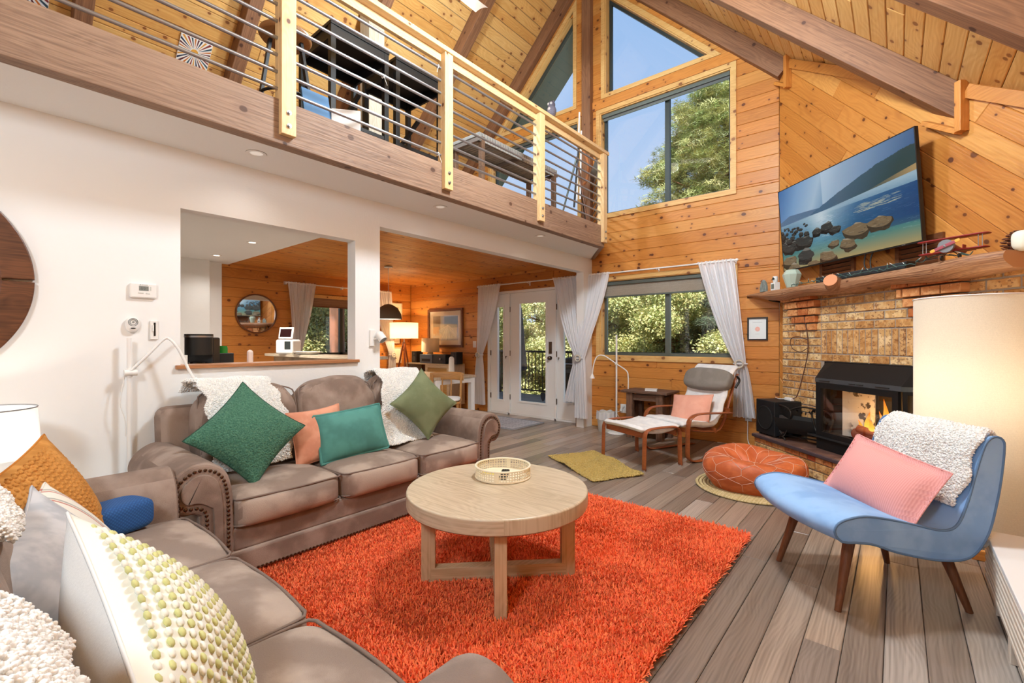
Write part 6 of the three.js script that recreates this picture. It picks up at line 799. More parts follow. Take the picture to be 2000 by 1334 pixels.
// ---------------------------------------------------------------- lamps of the room
function can(label, x, y, z, I, c = [1, 0.97, 0.93], on = 0.3) {
  const t = thing('recessed_light', label, 'ceiling light', [x, y, z]); part('trim_ring', lathe([[0.038, -0.002], [0.06, -0.004], [0.062, 0], [0.038, 0.001]], 32), M.whitePlastic, t); part('lens', cyl(0.038, 0.038, 0.002, 0, 0.0, 0, 28), glow(0xfff4e2, on), t);
  const s = new THREE.SpotLight(new THREE.Color(...c), I, 0, 1.25, 0.8); s.position.set(0, -0.012, 0); s.target.position.set(0, -1, 0); s.shadow.radius = 2; s.castShadow = true; t.add(s, s.target);
}
const SOF = LAMP.soffit, KIT = LAMP.kitchen;
can('recessed soffit light above the sofa arm', -3.19, 2.47, -1.23, SOF); can('recessed soffit light above the dining opening', -3.18, 2.47, -2.79, SOF); can('recessed soffit light over the patio door end', -3.17, 2.47, -4.3, SOF); can('recessed soffit light above the round mirror', -3.19, 2.47, 0.33, SOF);
can('lit recessed kitchen light seen through the pass-through', -5.85, 2.42, -2.21, KIT, [1, 0.95, 0.88], 4); can('lit recessed kitchen light near the white end wall', -7.1, 2.42, -2.23, KIT * 0.12, [1, 0.95, 0.88], 4); can('recessed kitchen light above the counter', -5.0, 2.42, -0.9, KIT);
{ // ceiling fan on the ridge; its lamp hangs just above the picture
  const t = thing('ceiling_fan', 'ceiling fan hanging from the ridge', 'fan', [RX, -0.2, -2.95]), bm = S({ color: 0xcdb6a4, roughness: 0.5 });
  part('downrod', cyl(0.014, 0.014, 1.45, 0, 5.95, 0, 12), M.steel, t); part('motor', lathe([[0.001, 5.3], [0.08, 5.29], [0.13, 5.22], [0.13, 5.12], [0.09, 5.07], [0.001, 5.06]], 36), M.steel, t);
  for (let i = 0; i < 3; i++) { const a = i * 2 * PI / 3 + PI; part('blade', tr(sheet(10, 14, (u, v) => { const w = 0.075 + 0.02 * v; return [(u - 0.5) * 2 * w, 0.02 * (1 - (2 * u - 1) ** 2), 0.14 + v * 0.62]; }), 0, 5.13, 0, 0, a, 0.18), bm, t); }
  part('globe', sph(0.11, 0, 5.03, 0, 28), glow(0xfff3e0, 3), t); const p = new THREE.PointLight(new THREE.Color(0.8, 0.95, 1.06), LAMP.fan); p.position.set(0, 5.03, 0); p.shadow.radius = 5.5; p.castShadow = true; t.add(p);
}
// two round paper pendants hang over the seating, above and behind the picture
for (const [x, y, z, I, l] of [[-0.45, 2.65, 1.25, LAMP.pendant, 'round paper pendant lamp over the near end of the room'], [-1.15, 3.95, -2.55, LAMP.centre, 'round paper pendant lamp high over the coffee table']]) {
  const t = thing('paper_pendant', l, 'pendant lamp', [x, y, z]), L = roofR(x) - y - 0.03; part('cord', cyl(0.004, 0.004, L, 0, L / 2, 0, 8), M.whitePlastic, t); part('globe', sph(0.24, 0, 0, 0, 32), glow(0xf4faff, 2.5), t); const p = new THREE.PointLight(new THREE.Color(0.8, 0.95, 1.06), I); p.shadow.radius = 12; p.castShadow = true; t.add(p);
}
// ---------------------------------------------------------------- dining room
const canvasMat = (w, h, draw, o = {}) => { const cv = document.createElement('canvas'); cv.width = w; cv.height = h; draw(cv.getContext('2d'), w, h); const t = new THREE.CanvasTexture(cv); t.colorSpace = THREE.SRGBColorSpace; return S({ map: t, roughness: 0.6, ...o }); };
{
  const t = thing('dining_table', 'long white dining table', 'table', [-5.62, 0, -4.56]); part('table_top', boxUV(box(1.56, 0.035, 0.78, 0, 0.735, 0, 0.004)), S({ map: oakMap, color: 0xffffff, roughness: 0.4 }), t); part('apron', [box(1.5, 0.07, 0.02, 0, 0.68, 0.36), box(1.5, 0.07, 0.02, 0, 0.68, -0.36), box(0.02, 0.07, 0.72, 0.75, 0.68, 0), box(0.02, 0.07, 0.72, -0.75, 0.68, 0)], M.whitePaint, t); for (const x of [-0.73, 0.73]) for (const z of [-0.34, 0.34]) part('leg', box(0.075, 0.72, 0.075, x, 0.36, z, 0.004), M.whitePaint, t);
  const ch = thing('dining_chair', 'honey coloured wooden dining chair at the white table', 'chair', [-4.6, 0, -4.12], 0.75), hw = S({ map: oakMap, color: 0xe8b878, roughness: 0.45 }); part('seat', boxUV(soft(0.42, 0.04, 0.42, 5).translate(0, 0.45, 0)), hw, ch); part('seat_pad', soft(0.4, 0.045, 0.38, 4, { noise: 0.006 }).translate(0, 0.49, 0), M.linen, ch); for (const [x, z] of [[-0.17, 0.17], [0.17, 0.17]]) part('leg', bar([x * 1.15, 0, z * 1.15], [x, 0.44, z], 0.014, 12, 0.019), hw, ch); for (const x of [-0.18, 0.18]) part('leg', bar([x * 1.1, 0, -0.24], [x, 0.46, -0.18], 0.014, 12, 0.018), hw, ch); for (const x of [-0.19, 0.19]) part('back_post', bar([x, 0.44, -0.18], [x * 1.05, 0.8, -0.25], 0.017, 12, 0.016), hw, ch); part('crest_rail', boxUV(slab(20, 6, (u, v) => [(u - 0.5) * 0.46, 0.71 + v * 0.11 + 0.012 * Math.sin(u * PI), -0.235 - 0.04 * Math.sin(u * PI) - 0.012 * v], 0.011, [0.46, 0.11])), hw, ch); part('back_spindle', [bar([-0.06, 0.46, -0.19], [-0.06, 0.73, -0.265], 0.009, 8), bar([0.06, 0.46, -0.19], [0.06, 0.73, -0.265], 0.009, 8)], hw, ch);
  const d = thing('tower_diffuser', 'slim white tower speaker on the dining table end', 'speaker', [-5.02, 0.753, -4.62]); part('body', [cyl(0.038, 0.045, 0.24, 0, 0.12, 0, 24), sph(0.038, 0, 0.24, 0, 20)], M.whitePlastic, d); part('opening', tr(cyl(0.018, 0.018, 0.006, 0, 0, 0, 18), 0.018, 0.255, 0.02, 0.9, 0, -0.6), S({ color: 0x9a9a9a }), d);
  const c = thing('rattan_cabinet', 'low light wood cabinet with rattan door', 'cabinet', [-6.75, 0, -5.78]); part('body', boxUV(ring(rect(-0.62, 0.62, 0.1, 0.84), 0, 0.022, 0.38).translate(0, 0, -0.19)), M.oak, c); part('divider', boxUV(box(0.02, 0.7, 0.36, -0.05, 0.47, 0)), M.oak, c); part('back_panel', box(1.2, 0.7, 0.01, 0, 0.47, -0.18), M.walnut, c); const dr = part('door', boxUV(ring(rect(-0.04, 0.6, 0.125, 0.815), 0, 0.05, 0.02).translate(0, 0, 0.17)), M.oak, c); const rw = []; for (let i = 0; i < 30; i++) rw.push(box(0.54, 0.008, 0.006, 0.28, 0.19 + i * 0.02, 0.178)); part('rattan', rw, S({ color: 0xd2ab6c, roughness: 0.8 }), dr); part('rattan_backing', box(0.55, 0.6, 0.004, 0.28, 0.47, 0.172), S({ color: 0xb98d52, roughness: 0.9 }), dr); for (const x of [-0.55, 0.55]) for (const z of [-0.14, 0.14]) part('leg', cyl(0.018, 0.014, 0.1, x, 0.05, z, 12), M.oak, c);
  const st = thing('stereo', 'black and grey stereo receiver on the rattan cabinet', 'stereo', [-6.72, 0.84, -5.76]); part('body', box(0.72, 0.17, 0.26, 0.08, 0.085, 0, 0.006), S({ color: 0x1f2226, roughness: 0.5 }), st); part('front_panel', box(0.36, 0.165, 0.01, -0.1, 0.085, 0.131, 0.003), S({ color: 0x5c6a78, roughness: 0.4, metalness: 0.4 }), st); part('display', box(0.24, 0.05, 0.004, -0.1, 0.06, 0.137), M.black, st); part('dial', cyl(0.02, 0.02, 0.014, 0, 0, 0, 20).applyMatrix4(new THREE.Matrix4().makeRotationX(PI / 2)).translate(0.3, 0.09, 0.135), M.steel, st);
  for (const [x, l] of [[-7.22, 'small black speaker beside the stereo, under the tripod lamp'], [-6.1, 'small black speaker beside the stereo, nearest the patio curtain']]) { const s = thing('bookshelf_speaker', l.replace('nearest', 'next to'), 'speaker', [x, 0.84, -5.74]); part('cabinet', box(0.15, 0.22, 0.16, 0, 0.11, 0, 0.004), M.black, s); part('driver', [cyl(0.05, 0.05, 0.006, 0, 0, 0, 24).applyMatrix4(new THREE.Matrix4().makeRotationX(PI / 2)).translate(0, 0.08, 0.081), cyl(0.022, 0.022, 0.006, 0, 0, 0, 20).applyMatrix4(new THREE.Matrix4().makeRotationX(PI / 2)).translate(0, 0.17, 0.081)], S({ color: 0x3a3a3c, roughness: 0.5 }), s); }
  const sl = thing('shade_lamp', 'small square fabric lamp on the stereo', 'table lamp', [-6.85, 1.01, -5.76]); part('shade', lathe([[0.17, 0.04], [0.165, 0.3]], 4).applyMatrix4(new THREE.Matrix4().makeRotationY(PI / 4)), P({ color: 0xefe2cc, roughness: 0.95, transmission: 0.3, thickness: 0 }), sl); part('base', cyl(0.05, 0.06, 0.04, 0, 0.02, 0, 20), M.oak, sl);
  const ar = thing('framed_art', 'large dark framed print with blue and brown abstract', 'picture', [-6.72, 1.51, FW]); part('frame', boxUV(ring(rect(-0.5, 0.5, -0.37, 0.37), 0, 0.045, 0.035)), M.walnut, ar);
  part('print', new THREE.PlaneGeometry(0.92, 0.66).translate(0, 0, 0.01), canvasMat(512, 368, (c, w, h) => { c.fillStyle = '#e6dfd2'; c.fillRect(0, 0, w, h); c.fillStyle = '#a9b4c4'; c.fillRect(58, 52, 396, 264); c.fillStyle = '#7a6a58'; c.fillRect(58, 52, 120, 150); c.fillStyle = '#b58a54'; c.fillRect(58, 170, 100, 100); c.fillStyle = '#5d748f'; c.fillRect(240, 60, 214, 120); for (let i = 0; i < 170; i++) { const a = -1.2 + rnd() * 2.2, L = 60 + rnd() * 130; c.strokeStyle = ['rgba(236,238,240,0.8)', 'rgba(200,212,226,0.8)', 'rgba(70,90,116,0.6)'][i % 3]; c.lineWidth = 2 + rnd() * 2; c.beginPath(); c.moveTo(300, 150); c.lineTo(300 + Math.sin(a) * L, 150 + Math.cos(a) * L); c.stroke(); } c.fillStyle = '#d8cfc8'; for (let i = 0; i < 40; i++) { c.globalAlpha = 0.4; c.beginPath(); c.arc(70 + rnd() * 120, 250 + rnd() * 60, 8 + rnd() * 14, 0, 7); c.fill(); } c.globalAlpha = 1; c.fillStyle = '#e6dfd2'; c.fillRect(0, 316, w, 60); c.fillRect(454, 0, 60, h); c.fillRect(0, 0, 58, h); }), ar);
  part('glass', box(0.92, 0.66, 0.002, 0, 0, 0.016), M.glass, ar);
  [['small pale framed print above the tripod lamp', 1.87, -5.64, 0], ['framed grass print behind the lamp shade', 1.36, -5.6, 1], ['framed sailboat print below the tripod lamp shade', 0.97, -5.62, 2]].forEach(([l, y, z, k]) => { const f = thing('picture_frame', l, 'picture', [EW, y, z], PI / 2); part('frame', boxUV(ring(rect(-0.16, 0.16, -0.16, 0.16), 0, 0.014, 0.025)), k === 1 ? M.walnut : M.oak, f); part('print', new THREE.PlaneGeometry(0.3, 0.3).translate(0, 0, 0.01), canvasMat(128, 128, (c) => { c.fillStyle = '#efe6d6'; c.fillRect(0, 0, 128, 128); if (k === 1) { c.strokeStyle = '#6d6a34'; c.lineWidth = 3; for (let i = 0; i < 12; i++) { c.beginPath(); c.moveTo(50 + i, 120); c.quadraticCurveTo(40 + i * 3, 70, 20 + i * 7, 14 + rnd() * 30); c.stroke(); } } if (k === 2) { c.fillStyle = '#3f3a34'; c.beginPath(); c.moveTo(64, 40); c.lineTo(80, 80); c.lineTo(52, 80); c.fill(); c.beginPath(); c.ellipse(64, 90, 20, 7, 0, 0, 7); c.fill(); } if (k === 0) { c.fillStyle = '#d9c6a4'; c.fillRect(30, 30, 68, 68); } }), f); });
  const tl = thing('tripod_lamp', 'tripod floor lamp with a lit linen drum shade', 'floor lamp', [-7.32, 0, -5.5]); for (let i = 0; i < 3; i++) { const a = 0.5 + i * 2.094; part('leg', boxUV(bar([Math.cos(a) * 0.27, 0, Math.sin(a) * 0.27], [Math.cos(a) * 0.02, 1.2, Math.sin(a) * 0.02], 0.014, 10, 0.017), 1, 'y'), M.cherry, tl); } part('hub', cyl(0.03, 0.035, 0.08, 0, 1.2, 0, 20), M.walnut, tl); part('stem', cyl(0.008, 0.008, 0.14, 0, 1.3, 0, 10), M.steel, tl); part('shade', new THREE.CylinderGeometry(0.27, 0.27, 0.3, 60, 1, true).translate(0, 1.46, 0), P({ color: 0xf1e4cc, roughness: 0.95, transmission: 0.5, thickness: 0 }), tl); part('bulb', sph(0.035, 0, 1.43, 0, 14), glow(0xffc98a, 6), tl); const p1 = new THREE.PointLight(new THREE.Color(1, 0.66, 0.34), LAMP.tripod); p1.position.set(0, 1.43, 0); p1.shadow.radius = 1.7; p1.castShadow = true; tl.add(p1);
  const pd = thing('dome_pendant', 'taupe dome pendant lamp over the dining table', 'pendant lamp', [-6.05, 0, -4.25]); part('canopy', lathe([[0.001, 2.44], [0.06, 2.43], [0.065, 2.415], [0.001, 2.41]], 30).translate(0, -0.02, 0), M.whitePlastic, pd); part('cord', cyl(0.004, 0.004, 0.62, 0, 2.1, 0, 8), M.whitePlastic, pd); part('dome', lathe([[0.01, 1.83], [0.06, 1.82], [0.14, 1.77], [0.19, 1.68], [0.205, 1.595], [0.2, 1.595], [0.185, 1.68], [0.135, 1.762], [0.06, 1.81], [0.01, 1.82]], 48), S({ color: 0x6d6152, roughness: 0.6 }), pd); part('diffuser', cyl(0.19, 0.19, 0.004, 0, 1.6, 0, 40), glow(0xfff0d6, 2), pd); const p2 = new THREE.SpotLight(new THREE.Color(1, 0.85, 0.65), LAMP.dome, 0, 1.3, 0.7); p2.position.set(0, 1.585, 0); p2.target.position.set(0, 0, 0); p2.shadow.radius = 6; p2.castShadow = true; pd.add(p2, p2.target);
  const mr = thing('round_mirror', 'round thin framed mirror on the orange dining wall', 'mirror', [EW, 1.69, -3.003], PI / 2); part('frame', new THREE.TorusGeometry(0.3, 0.012, 10, 64).applyMatrix4(new THREE.Matrix4().makeScale(1, 1, 2)).translate(0, 0, 0.02), M.walnut, mr); part('mirror_glass', cyl(0.295, 0.295, 0.006, 0, 0, 0, 64).applyMatrix4(new THREE.Matrix4().makeRotationX(PI / 2)).translate(0, 0, 0.02), M.mirror, mr);
  const sw = thing('wall_switch', 'white light switch beside the patio curtain', 'switch', [-5.93, 1.2, FW]); part('plate', box(0.08, 0.12, 0.008, 0, 0, 0.004, 0.002), M.whitePlastic, sw); part('rocker', box(0.03, 0.06, 0.006, 0, 0, 0.01, 0.002), M.whitePaint, sw);
}
// curtains of the dining window hang in the plane of the eave wall
for (const [l, top, tie, bot] of [['white curtain beside the round dining mirror', [3.46, 3.95], [3.62, 1.0], [3.5, 3.72, 0.3]], ['white curtain behind the dome pendant', [5.05, 5.5], [5.52, 0.98], [5.4, 5.66, 0.3]]]) {
  const t = curtain('curtain', l, { top, tie, bot, zt: 0.07, folds: 8 }); t.rotation.y = PI / 2; t.position.set(EW, 0, 0); // local x = -z
}
{ const t = thing('curtain_rod', 'white curtain rod over the dining window', 'curtain rod', [EW, 0, 0], PI / 2); part('rod', bar([3.42, 2.225, 0.07], [5.5, 2.225, 0.07], 0.011, 12), M.whitePlastic, t); part('bracket', [box(0.02, 0.05, 0.07, 3.44, 2.22, 0.035), box(0.02, 0.05, 0.07, 4.45, 2.22, 0.035)], M.whitePlastic, t); const b = thing('roller_blind', 'brown roller blind at the dining window head', 'blind', [EW, 0, 0], PI / 2); part('fabric', box(1.44, 0.16, 0.004, 4.46, 1.95, 0.0), M.beam, b); part('bottom_bar', box(1.44, 0.02, 0.012, 4.46, 1.865, 0.0), M.walnut, b); }
// ---------------------------------------------------------------- kitchen seen through the pass-through
{
  const k = thing('kitchen_counter', 'kitchen counter behind the pass-through', 'counter', [-4.0, 0, -1.2]); part('cabinet', boxUV(box(0.62, 0.88, 2.0, -0.02, 0.44, 0)), M.whitePaint, k); part('worktop', boxUV(box(0.68, 0.04, 2.06, 0, 0.9, 0, 0.004)), S({ map: mottled(256, 0.4, 0x6b6258, 0x39342f, 10, { sd: 44 }), roughness: 0.3 }), k);
  const br = thing('breakfast_bar', 'raised breakfast bar with a stone front', 'counter', [-5.78, 0, -3.0]); part('bar_top', boxUV(box(2.5, 0.035, 0.36, 0, 1.06, 0, 0.004)), M.oak, br); part('bar_front', boxUV(box(2.4, 1.04, 0.14, 0, 0.52, 0)), S({ map: mottled(512, 1.2, 0xb09a78, 0x6d5636, 6, { sd: 45, lo: 0.2, hi: 0.8 }), roughness: 0.35 }), br);
  const cm = thing('coffee_maker', 'black coffee maker with a steel band on the kitchen ledge', 'coffee maker', [-3.83, 0.92, -1.1], 0.9); part('tower', box(0.17, 0.36, 0.12, 0, 0.18, -0.06, 0.012), M.black, cm); part('brew_head', [cyl(0.085, 0.085, 0.13, 0, 0.3, 0.02, 28), cyl(0.087, 0.087, 0.02, 0, 0.372, 0.02, 28)], M.black, cm); part('steel_band', cyl(0.088, 0.088, 0.012, 0, 0.365, 0.02, 28), M.steel, cm); part('carafe', lathe([[0.001, 0.01], [0.06, 0.012], [0.075, 0.06], [0.06, 0.13], [0.05, 0.16], [0.055, 0.165]], 28).translate(0, 0.02, 0.04), P({ color: 0x222222, roughness: 0.05, transmission: 0.4, thickness: 0 }), cm); part('carafe_handle', tube([[0.07, 0.16, 0.06], [0.12, 0.14, 0.09], [0.11, 0.07, 0.08]], 0.008), M.black, cm); part('base', box(0.19, 0.025, 0.22, 0, 0.0125, 0.02, 0.006), M.black, cm);
  single('coffee_jar', [cyl(0.04, 0.04, 0.11, 0, 0.055, 0, 20), cyl(0.042, 0.042, 0.02, 0, 0.12, 0, 20)], S({ color: 0x3a2418, roughness: 0.4 }), 'small dark jar at the corner of the pass-through', 'jar', undefined, [-3.85, 0.94, -0.98]); single('storage_box', box(0.1, 0.24, 0.12, 0, 0.12, 0, 0.004), M.black, 'black box beside the coffee maker', 'box', undefined, [-4.0, 0.92, -1.3]); single('green_jar', [cyl(0.032, 0.032, 0.045, 0, 0.0225, 0, 20), cyl(0.028, 0.028, 0.012, 0, 0.05, 0, 20)], P({ color: 0x3fae4a, roughness: 0.1, transmission: 0.5, thickness: 0 }), 'green glass jar beside the coffee maker', 'jar', undefined, [-4.0, 1.16, -1.3]);
  single('steel_tumbler', lathe([[0.001, 0], [0.03, 0], [0.036, 0.12], [0.033, 0.12], [0.028, 0.006], [0.001, 0.006]], 24), M.black, 'black tumbler at the end of the kitchen ledge', 'tumbler', undefined, [-3.75, 1.1 - 0.18, -1.36]);
  const wd = thing('smart_speaker', 'small white rounded cylinder on the pass-through ledge', 'speaker', [-3.56, 1.1, -1.33]); part('body', [cyl(0.02, 0.02, 0.07, 0, 0.035, 0, 24), sph(0.02, 0, 0.07, 0, 20)], S({ color: 0xe3cfc4, roughness: 0.5 }), wd);
  const ts = thing('toaster', 'white toaster on the breakfast bar', 'toaster', [-6.4, 1.078, -2.88], 0.5); part('body', box(0.26, 0.2, 0.2, 0, 0.1, 0, 0.03), M.whitePlastic, ts); part('side_vent', box(0.09, 0.11, 0.004, 0.06, 0.12, 0.1), M.aluDark, ts); const sd = thing('smart_display', 'white tablet display propped on the toaster', 'display', [-6.42, 1.28, -2.86], 0.5); part('body', tr(box(0.22, 0.16, 0.02, 0, 0, 0, 0.008), 0, 0.085, 0, -0.2, 0, 0), M.whitePlastic, sd); part('screen', tr(box(0.17, 0.11, 0.002), 0, 0.087, 0.0115, -0.2, 0, 0), S({ color: 0x2a1012, roughness: 0.2 }), sd);
  const pl = thing('serving_platter', 'white oval platter on the breakfast bar', 'platter', [-5.95, 1.078, -2.92], 0.4); part('body', lathe([[0.001, 0.008], [0.1, 0.008], [0.17, 0.04], [0.175, 0.04], [0.11, 0], [0.001, 0]], 40).applyMatrix4(new THREE.Matrix4().makeScale(1.25, 1, 0.7)), M.whitePaint, pl);
}
// ---------------------------------------------------------------- loft
{
  const y0 = LOFT, bl = S({ color: 0x121214, roughness: 0.5 });
  const tab = (l, z0, z1) => { const t = thing('bar_table', l, 'table', [-3.72, y0, (z0 + z1) / 2], 0), w = z1 - z0; part('table_top', box(0.56, 0.03, w, 0, 1.06, 0, 0.003), bl, t); part('apron', [box(0.02, 0.1, w - 0.04, 0.26, 1.0, 0), box(0.02, 0.1, w - 0.04, -0.26, 1.0, 0), box(0.5, 0.1, 0.02, 0, 1.0, w / 2 - 0.02), box(0.5, 0.1, 0.02, 0, 1.0, -w / 2 + 0.02)], bl, t); for (const x of [-0.25, 0.25]) for (const z of [-w / 2 + 0.025, w / 2 - 0.025]) part('leg', box(0.045, 1.05, 0.045, x, 0.525, z, 0.003), bl, t); part('stretcher', [box(0.03, 0.03, w - 0.05, 0.25, 0.3, 0), box(0.03, 0.03, w - 0.05, -0.25, 0.3, 0), box(0.5, 0.03, 0.03, 0, 0.3, -w / 2 + 0.03), box(0.5, 0.03, 0.03, 0, 0.3, w / 2 - 0.03), beam([-0.24, 0.32, 0], [0.24, 0.6, 0], 0.03, 0.03)], bl, t); };
  tab('black bar height table in the loft, beside the stool', -2.43, -1.88); tab('black bar height table in the loft, beside the woven bench', -3.06, -2.5);
  const s = thing('bar_stool', 'round wooden stool with black metal legs in the loft', 'stool', [-3.38, y0, -1.5]); part('seat', boxUV(lathe([[0.001, 0.67], [0.16, 0.68], [0.175, 0.7], [0.17, 0.72], [0.12, 0.725], [0.001, 0.715]], 36)), S({ map: oakMap, color: 0xd8a878, roughness: 0.5 }), s); for (let i = 0; i < 4; i++) { const a = 0.6 + i * PI / 2; part('leg', beam([Math.cos(a) * 0.2, 0, Math.sin(a) * 0.2], [Math.cos(a) * 0.1, 0.68, Math.sin(a) * 0.1], 0.035, 0.02), bl, s); } part('foot_ring', new THREE.TorusGeometry(0.165, 0.01, 8, 40).applyMatrix4(new THREE.Matrix4().makeRotationX(PI / 2)).translate(0, 0.25, 0), bl, s);
  single('blue_panel', tr(box(0.02, 0.3, 0.2, 0, 0.15, 0, 0.003), 0, 0, 0, 0, 0, 0.25), S({ color: 0x4f7fae, roughness: 0.6 }), 'blue folded panel leaning below the loft stool', 'panel', undefined, [-3.12, y0, -1.62]);
  single('white_carton', box(0.2, 0.2, 0.02, 0, 0.1, 0, 0.003), M.whitePaint, 'white card standing behind the blue loft panel', 'card', undefined, [-3.08, y0, -1.8], 0.9);
  const p = struct('trim_7', 'whitewashed wood clad post in the loft'); part('cladding', boxUV(span(-5.15, -4.95, y0, 5.5, -3.42, -3.2, 0.004), 1, 'y'), S({ map: oakMap, color: 0xe6ebf0, roughness: 0.7 }), p);
  const b = thing('woven_bench', 'grey woven bench on wooden legs in the loft', 'bench', [-3.55, y0, -4.17]); const wv = []; for (let i = 0; i < 34; i++) wv.push(box(0.44, 0.035, 0.034, 0, 0.68, -0.69 + i * 0.042, 0.004)); for (const x of [-0.215, 0.215]) for (let i = 0; i < 34; i++) wv.push(box(0.014, 0.09, 0.034, x, 0.65, -0.69 + i * 0.042, 0.003)); part('weave', wv, S({ map: mottled(128, 0.1, 0xb4b2ac, 0x8f8d88, 8, { sd: 46 }), roughness: 0.8 }), b); part('frame', [box(0.46, 0.04, 0.03, 0, 0.63, -0.7), box(0.46, 0.04, 0.03, 0, 0.63, 0.7), box(0.46, 0.035, 0.03, 0, 0.63, 0), box(0.03, 0.04, 1.42, 0.2, 0.63, 0), box(0.03, 0.04, 1.42, -0.2, 0.63, 0)], S({ color: 0x7b7068, roughness: 0.6 }), b); for (const x of [-0.2, 0.2]) for (const z of [-0.66, 0.66]) part('leg', box(0.05, 0.66, 0.05, x, 0.33, z, 0.003), S({ map: beamMap, color: 0xd8d0c8, roughness: 0.6 }), b);
  const e = thing('tripod_stand', 'folding wooden tripod leaning at the gable window in the loft', 'tripod', [-3.5, y0, -5.55]); for (const [x, z, m] of [[-0.27, 0.05, M.alu], [0.24, 0.0, M.walnut], [0.08, -0.25, M.black]]) part('leg', bar([x, 0, z], [0.06, 1.1, 0.02], 0.012, 8, 0.014), m, e); part('mast', [bar([0.06, 0.5, 0.02], [0.09, 1.72, 0], 0.012, 8), bar([0.1, 0.5, 0], [0.12, 1.45, 0], 0.012, 8)], M.whitePaint, e); part('head', [box(0.06, 0.12, 0.06, 0.13, 1.3, 0, 0.01), bar([0.02, 0.4, 0.03], [0.1, 1.35, 0.02], 0.014, 8)], M.black, e); part('shoulder_strap', tube([[0.14, 1.2, 0], [0.24, 0.95, 0.02], [0.22, 0.75, 0.02], [0.16, 0.7, 0]], 0.02, 24, 8), S({ color: 0xa8683c, roughness: 0.8 }), e);
  const o = thing('owl_figurine', 'small grey owl figurine on the gable window ledge', 'figurine', [-4.18, 4.79, FW + 0.06]); part('body', lathe([[0.001, 0], [0.05, 0.005], [0.075, 0.06], [0.075, 0.11], [0.055, 0.16], [0.001, 0.17]], 24), S({ map: mottled(128, 0.1, 0x9b98a8, 0x7a7686, 7, { sd: 47 }), roughness: 0.6 }), o); part('head', [sph(0.06, 0, 0.185, 0, 20), bar([-0.035, 0.22, 0], [-0.05, 0.255, 0], 0.014, 8, 0.002), bar([0.035, 0.22, 0], [0.05, 0.255, 0], 0.014, 8, 0.002)], S({ color: 0x6f6c7c, roughness: 0.6 }), o); part('face', [sph(0.022, -0.024, 0.19, 0.045, 12), sph(0.022, 0.024, 0.19, 0.045, 12), sph(0.03, 0, 0.1, 0.058, 12)], S({ color: 0xe8e4e2, roughness: 0.6 }), o);
  // sunburst panels on the loft slope
  const sun2 = (l, x, z, sz, bg, c0) => { const f = thing('sunburst_art', l, 'wall art', [x, roofL(x), z]); f.rotation.order = 'YXZ'; f.rotation.set(0, PI / 2, 0); const q = new THREE.Group(); q.name = 'panel'; q.rotation.x = PI / 4; f.add(q); part('board', box(sz, sz, 0.016, 0, 0, 0.012, 0.002), M.whitePaint, q); part('print', new THREE.PlaneGeometry(sz - 0.006, sz - 0.006).translate(0, 0, 0.0208), canvasMat(256, 256, (c) => { c.fillStyle = bg; c.fillRect(0, 0, 256, 256); const cs = ['#1f2f4c', '#d9963a', '#8c2f2a', '#2c4a5c', '#c8702c', '#5a1f24']; for (let i = 0; i < 30; i++) { const a = (i / 30) * 2 * PI; c.fillStyle = cs[i % 6]; c.beginPath(); c.moveTo(128 + Math.cos(a - 0.02) * 38, 128 + Math.sin(a - 0.02) * 38); c.lineTo(128 + Math.cos(a - 0.055) * 170, 128 + Math.sin(a - 0.055) * 170); c.lineTo(128 + Math.cos(a + 0.055) * 170, 128 + Math.sin(a + 0.055) * 170); c.lineTo(128 + Math.cos(a + 0.02) * 38, 128 + Math.sin(a + 0.02) * 38); c.fill(); } c.fillStyle = c0; c.beginPath(); c.arc(128, 128, 32, 0, 7); c.fill(); }), q); };
  sun2('square sunburst panel with an orange centre on the loft slope', -6.06, -1.68, 0.3, '#efeae0', '#e0a03c'); sun2('square panel with a red orange sun at the loft corner', -6.06, -0.35, 0.36, '#eef0f2', '#d8653a');
}
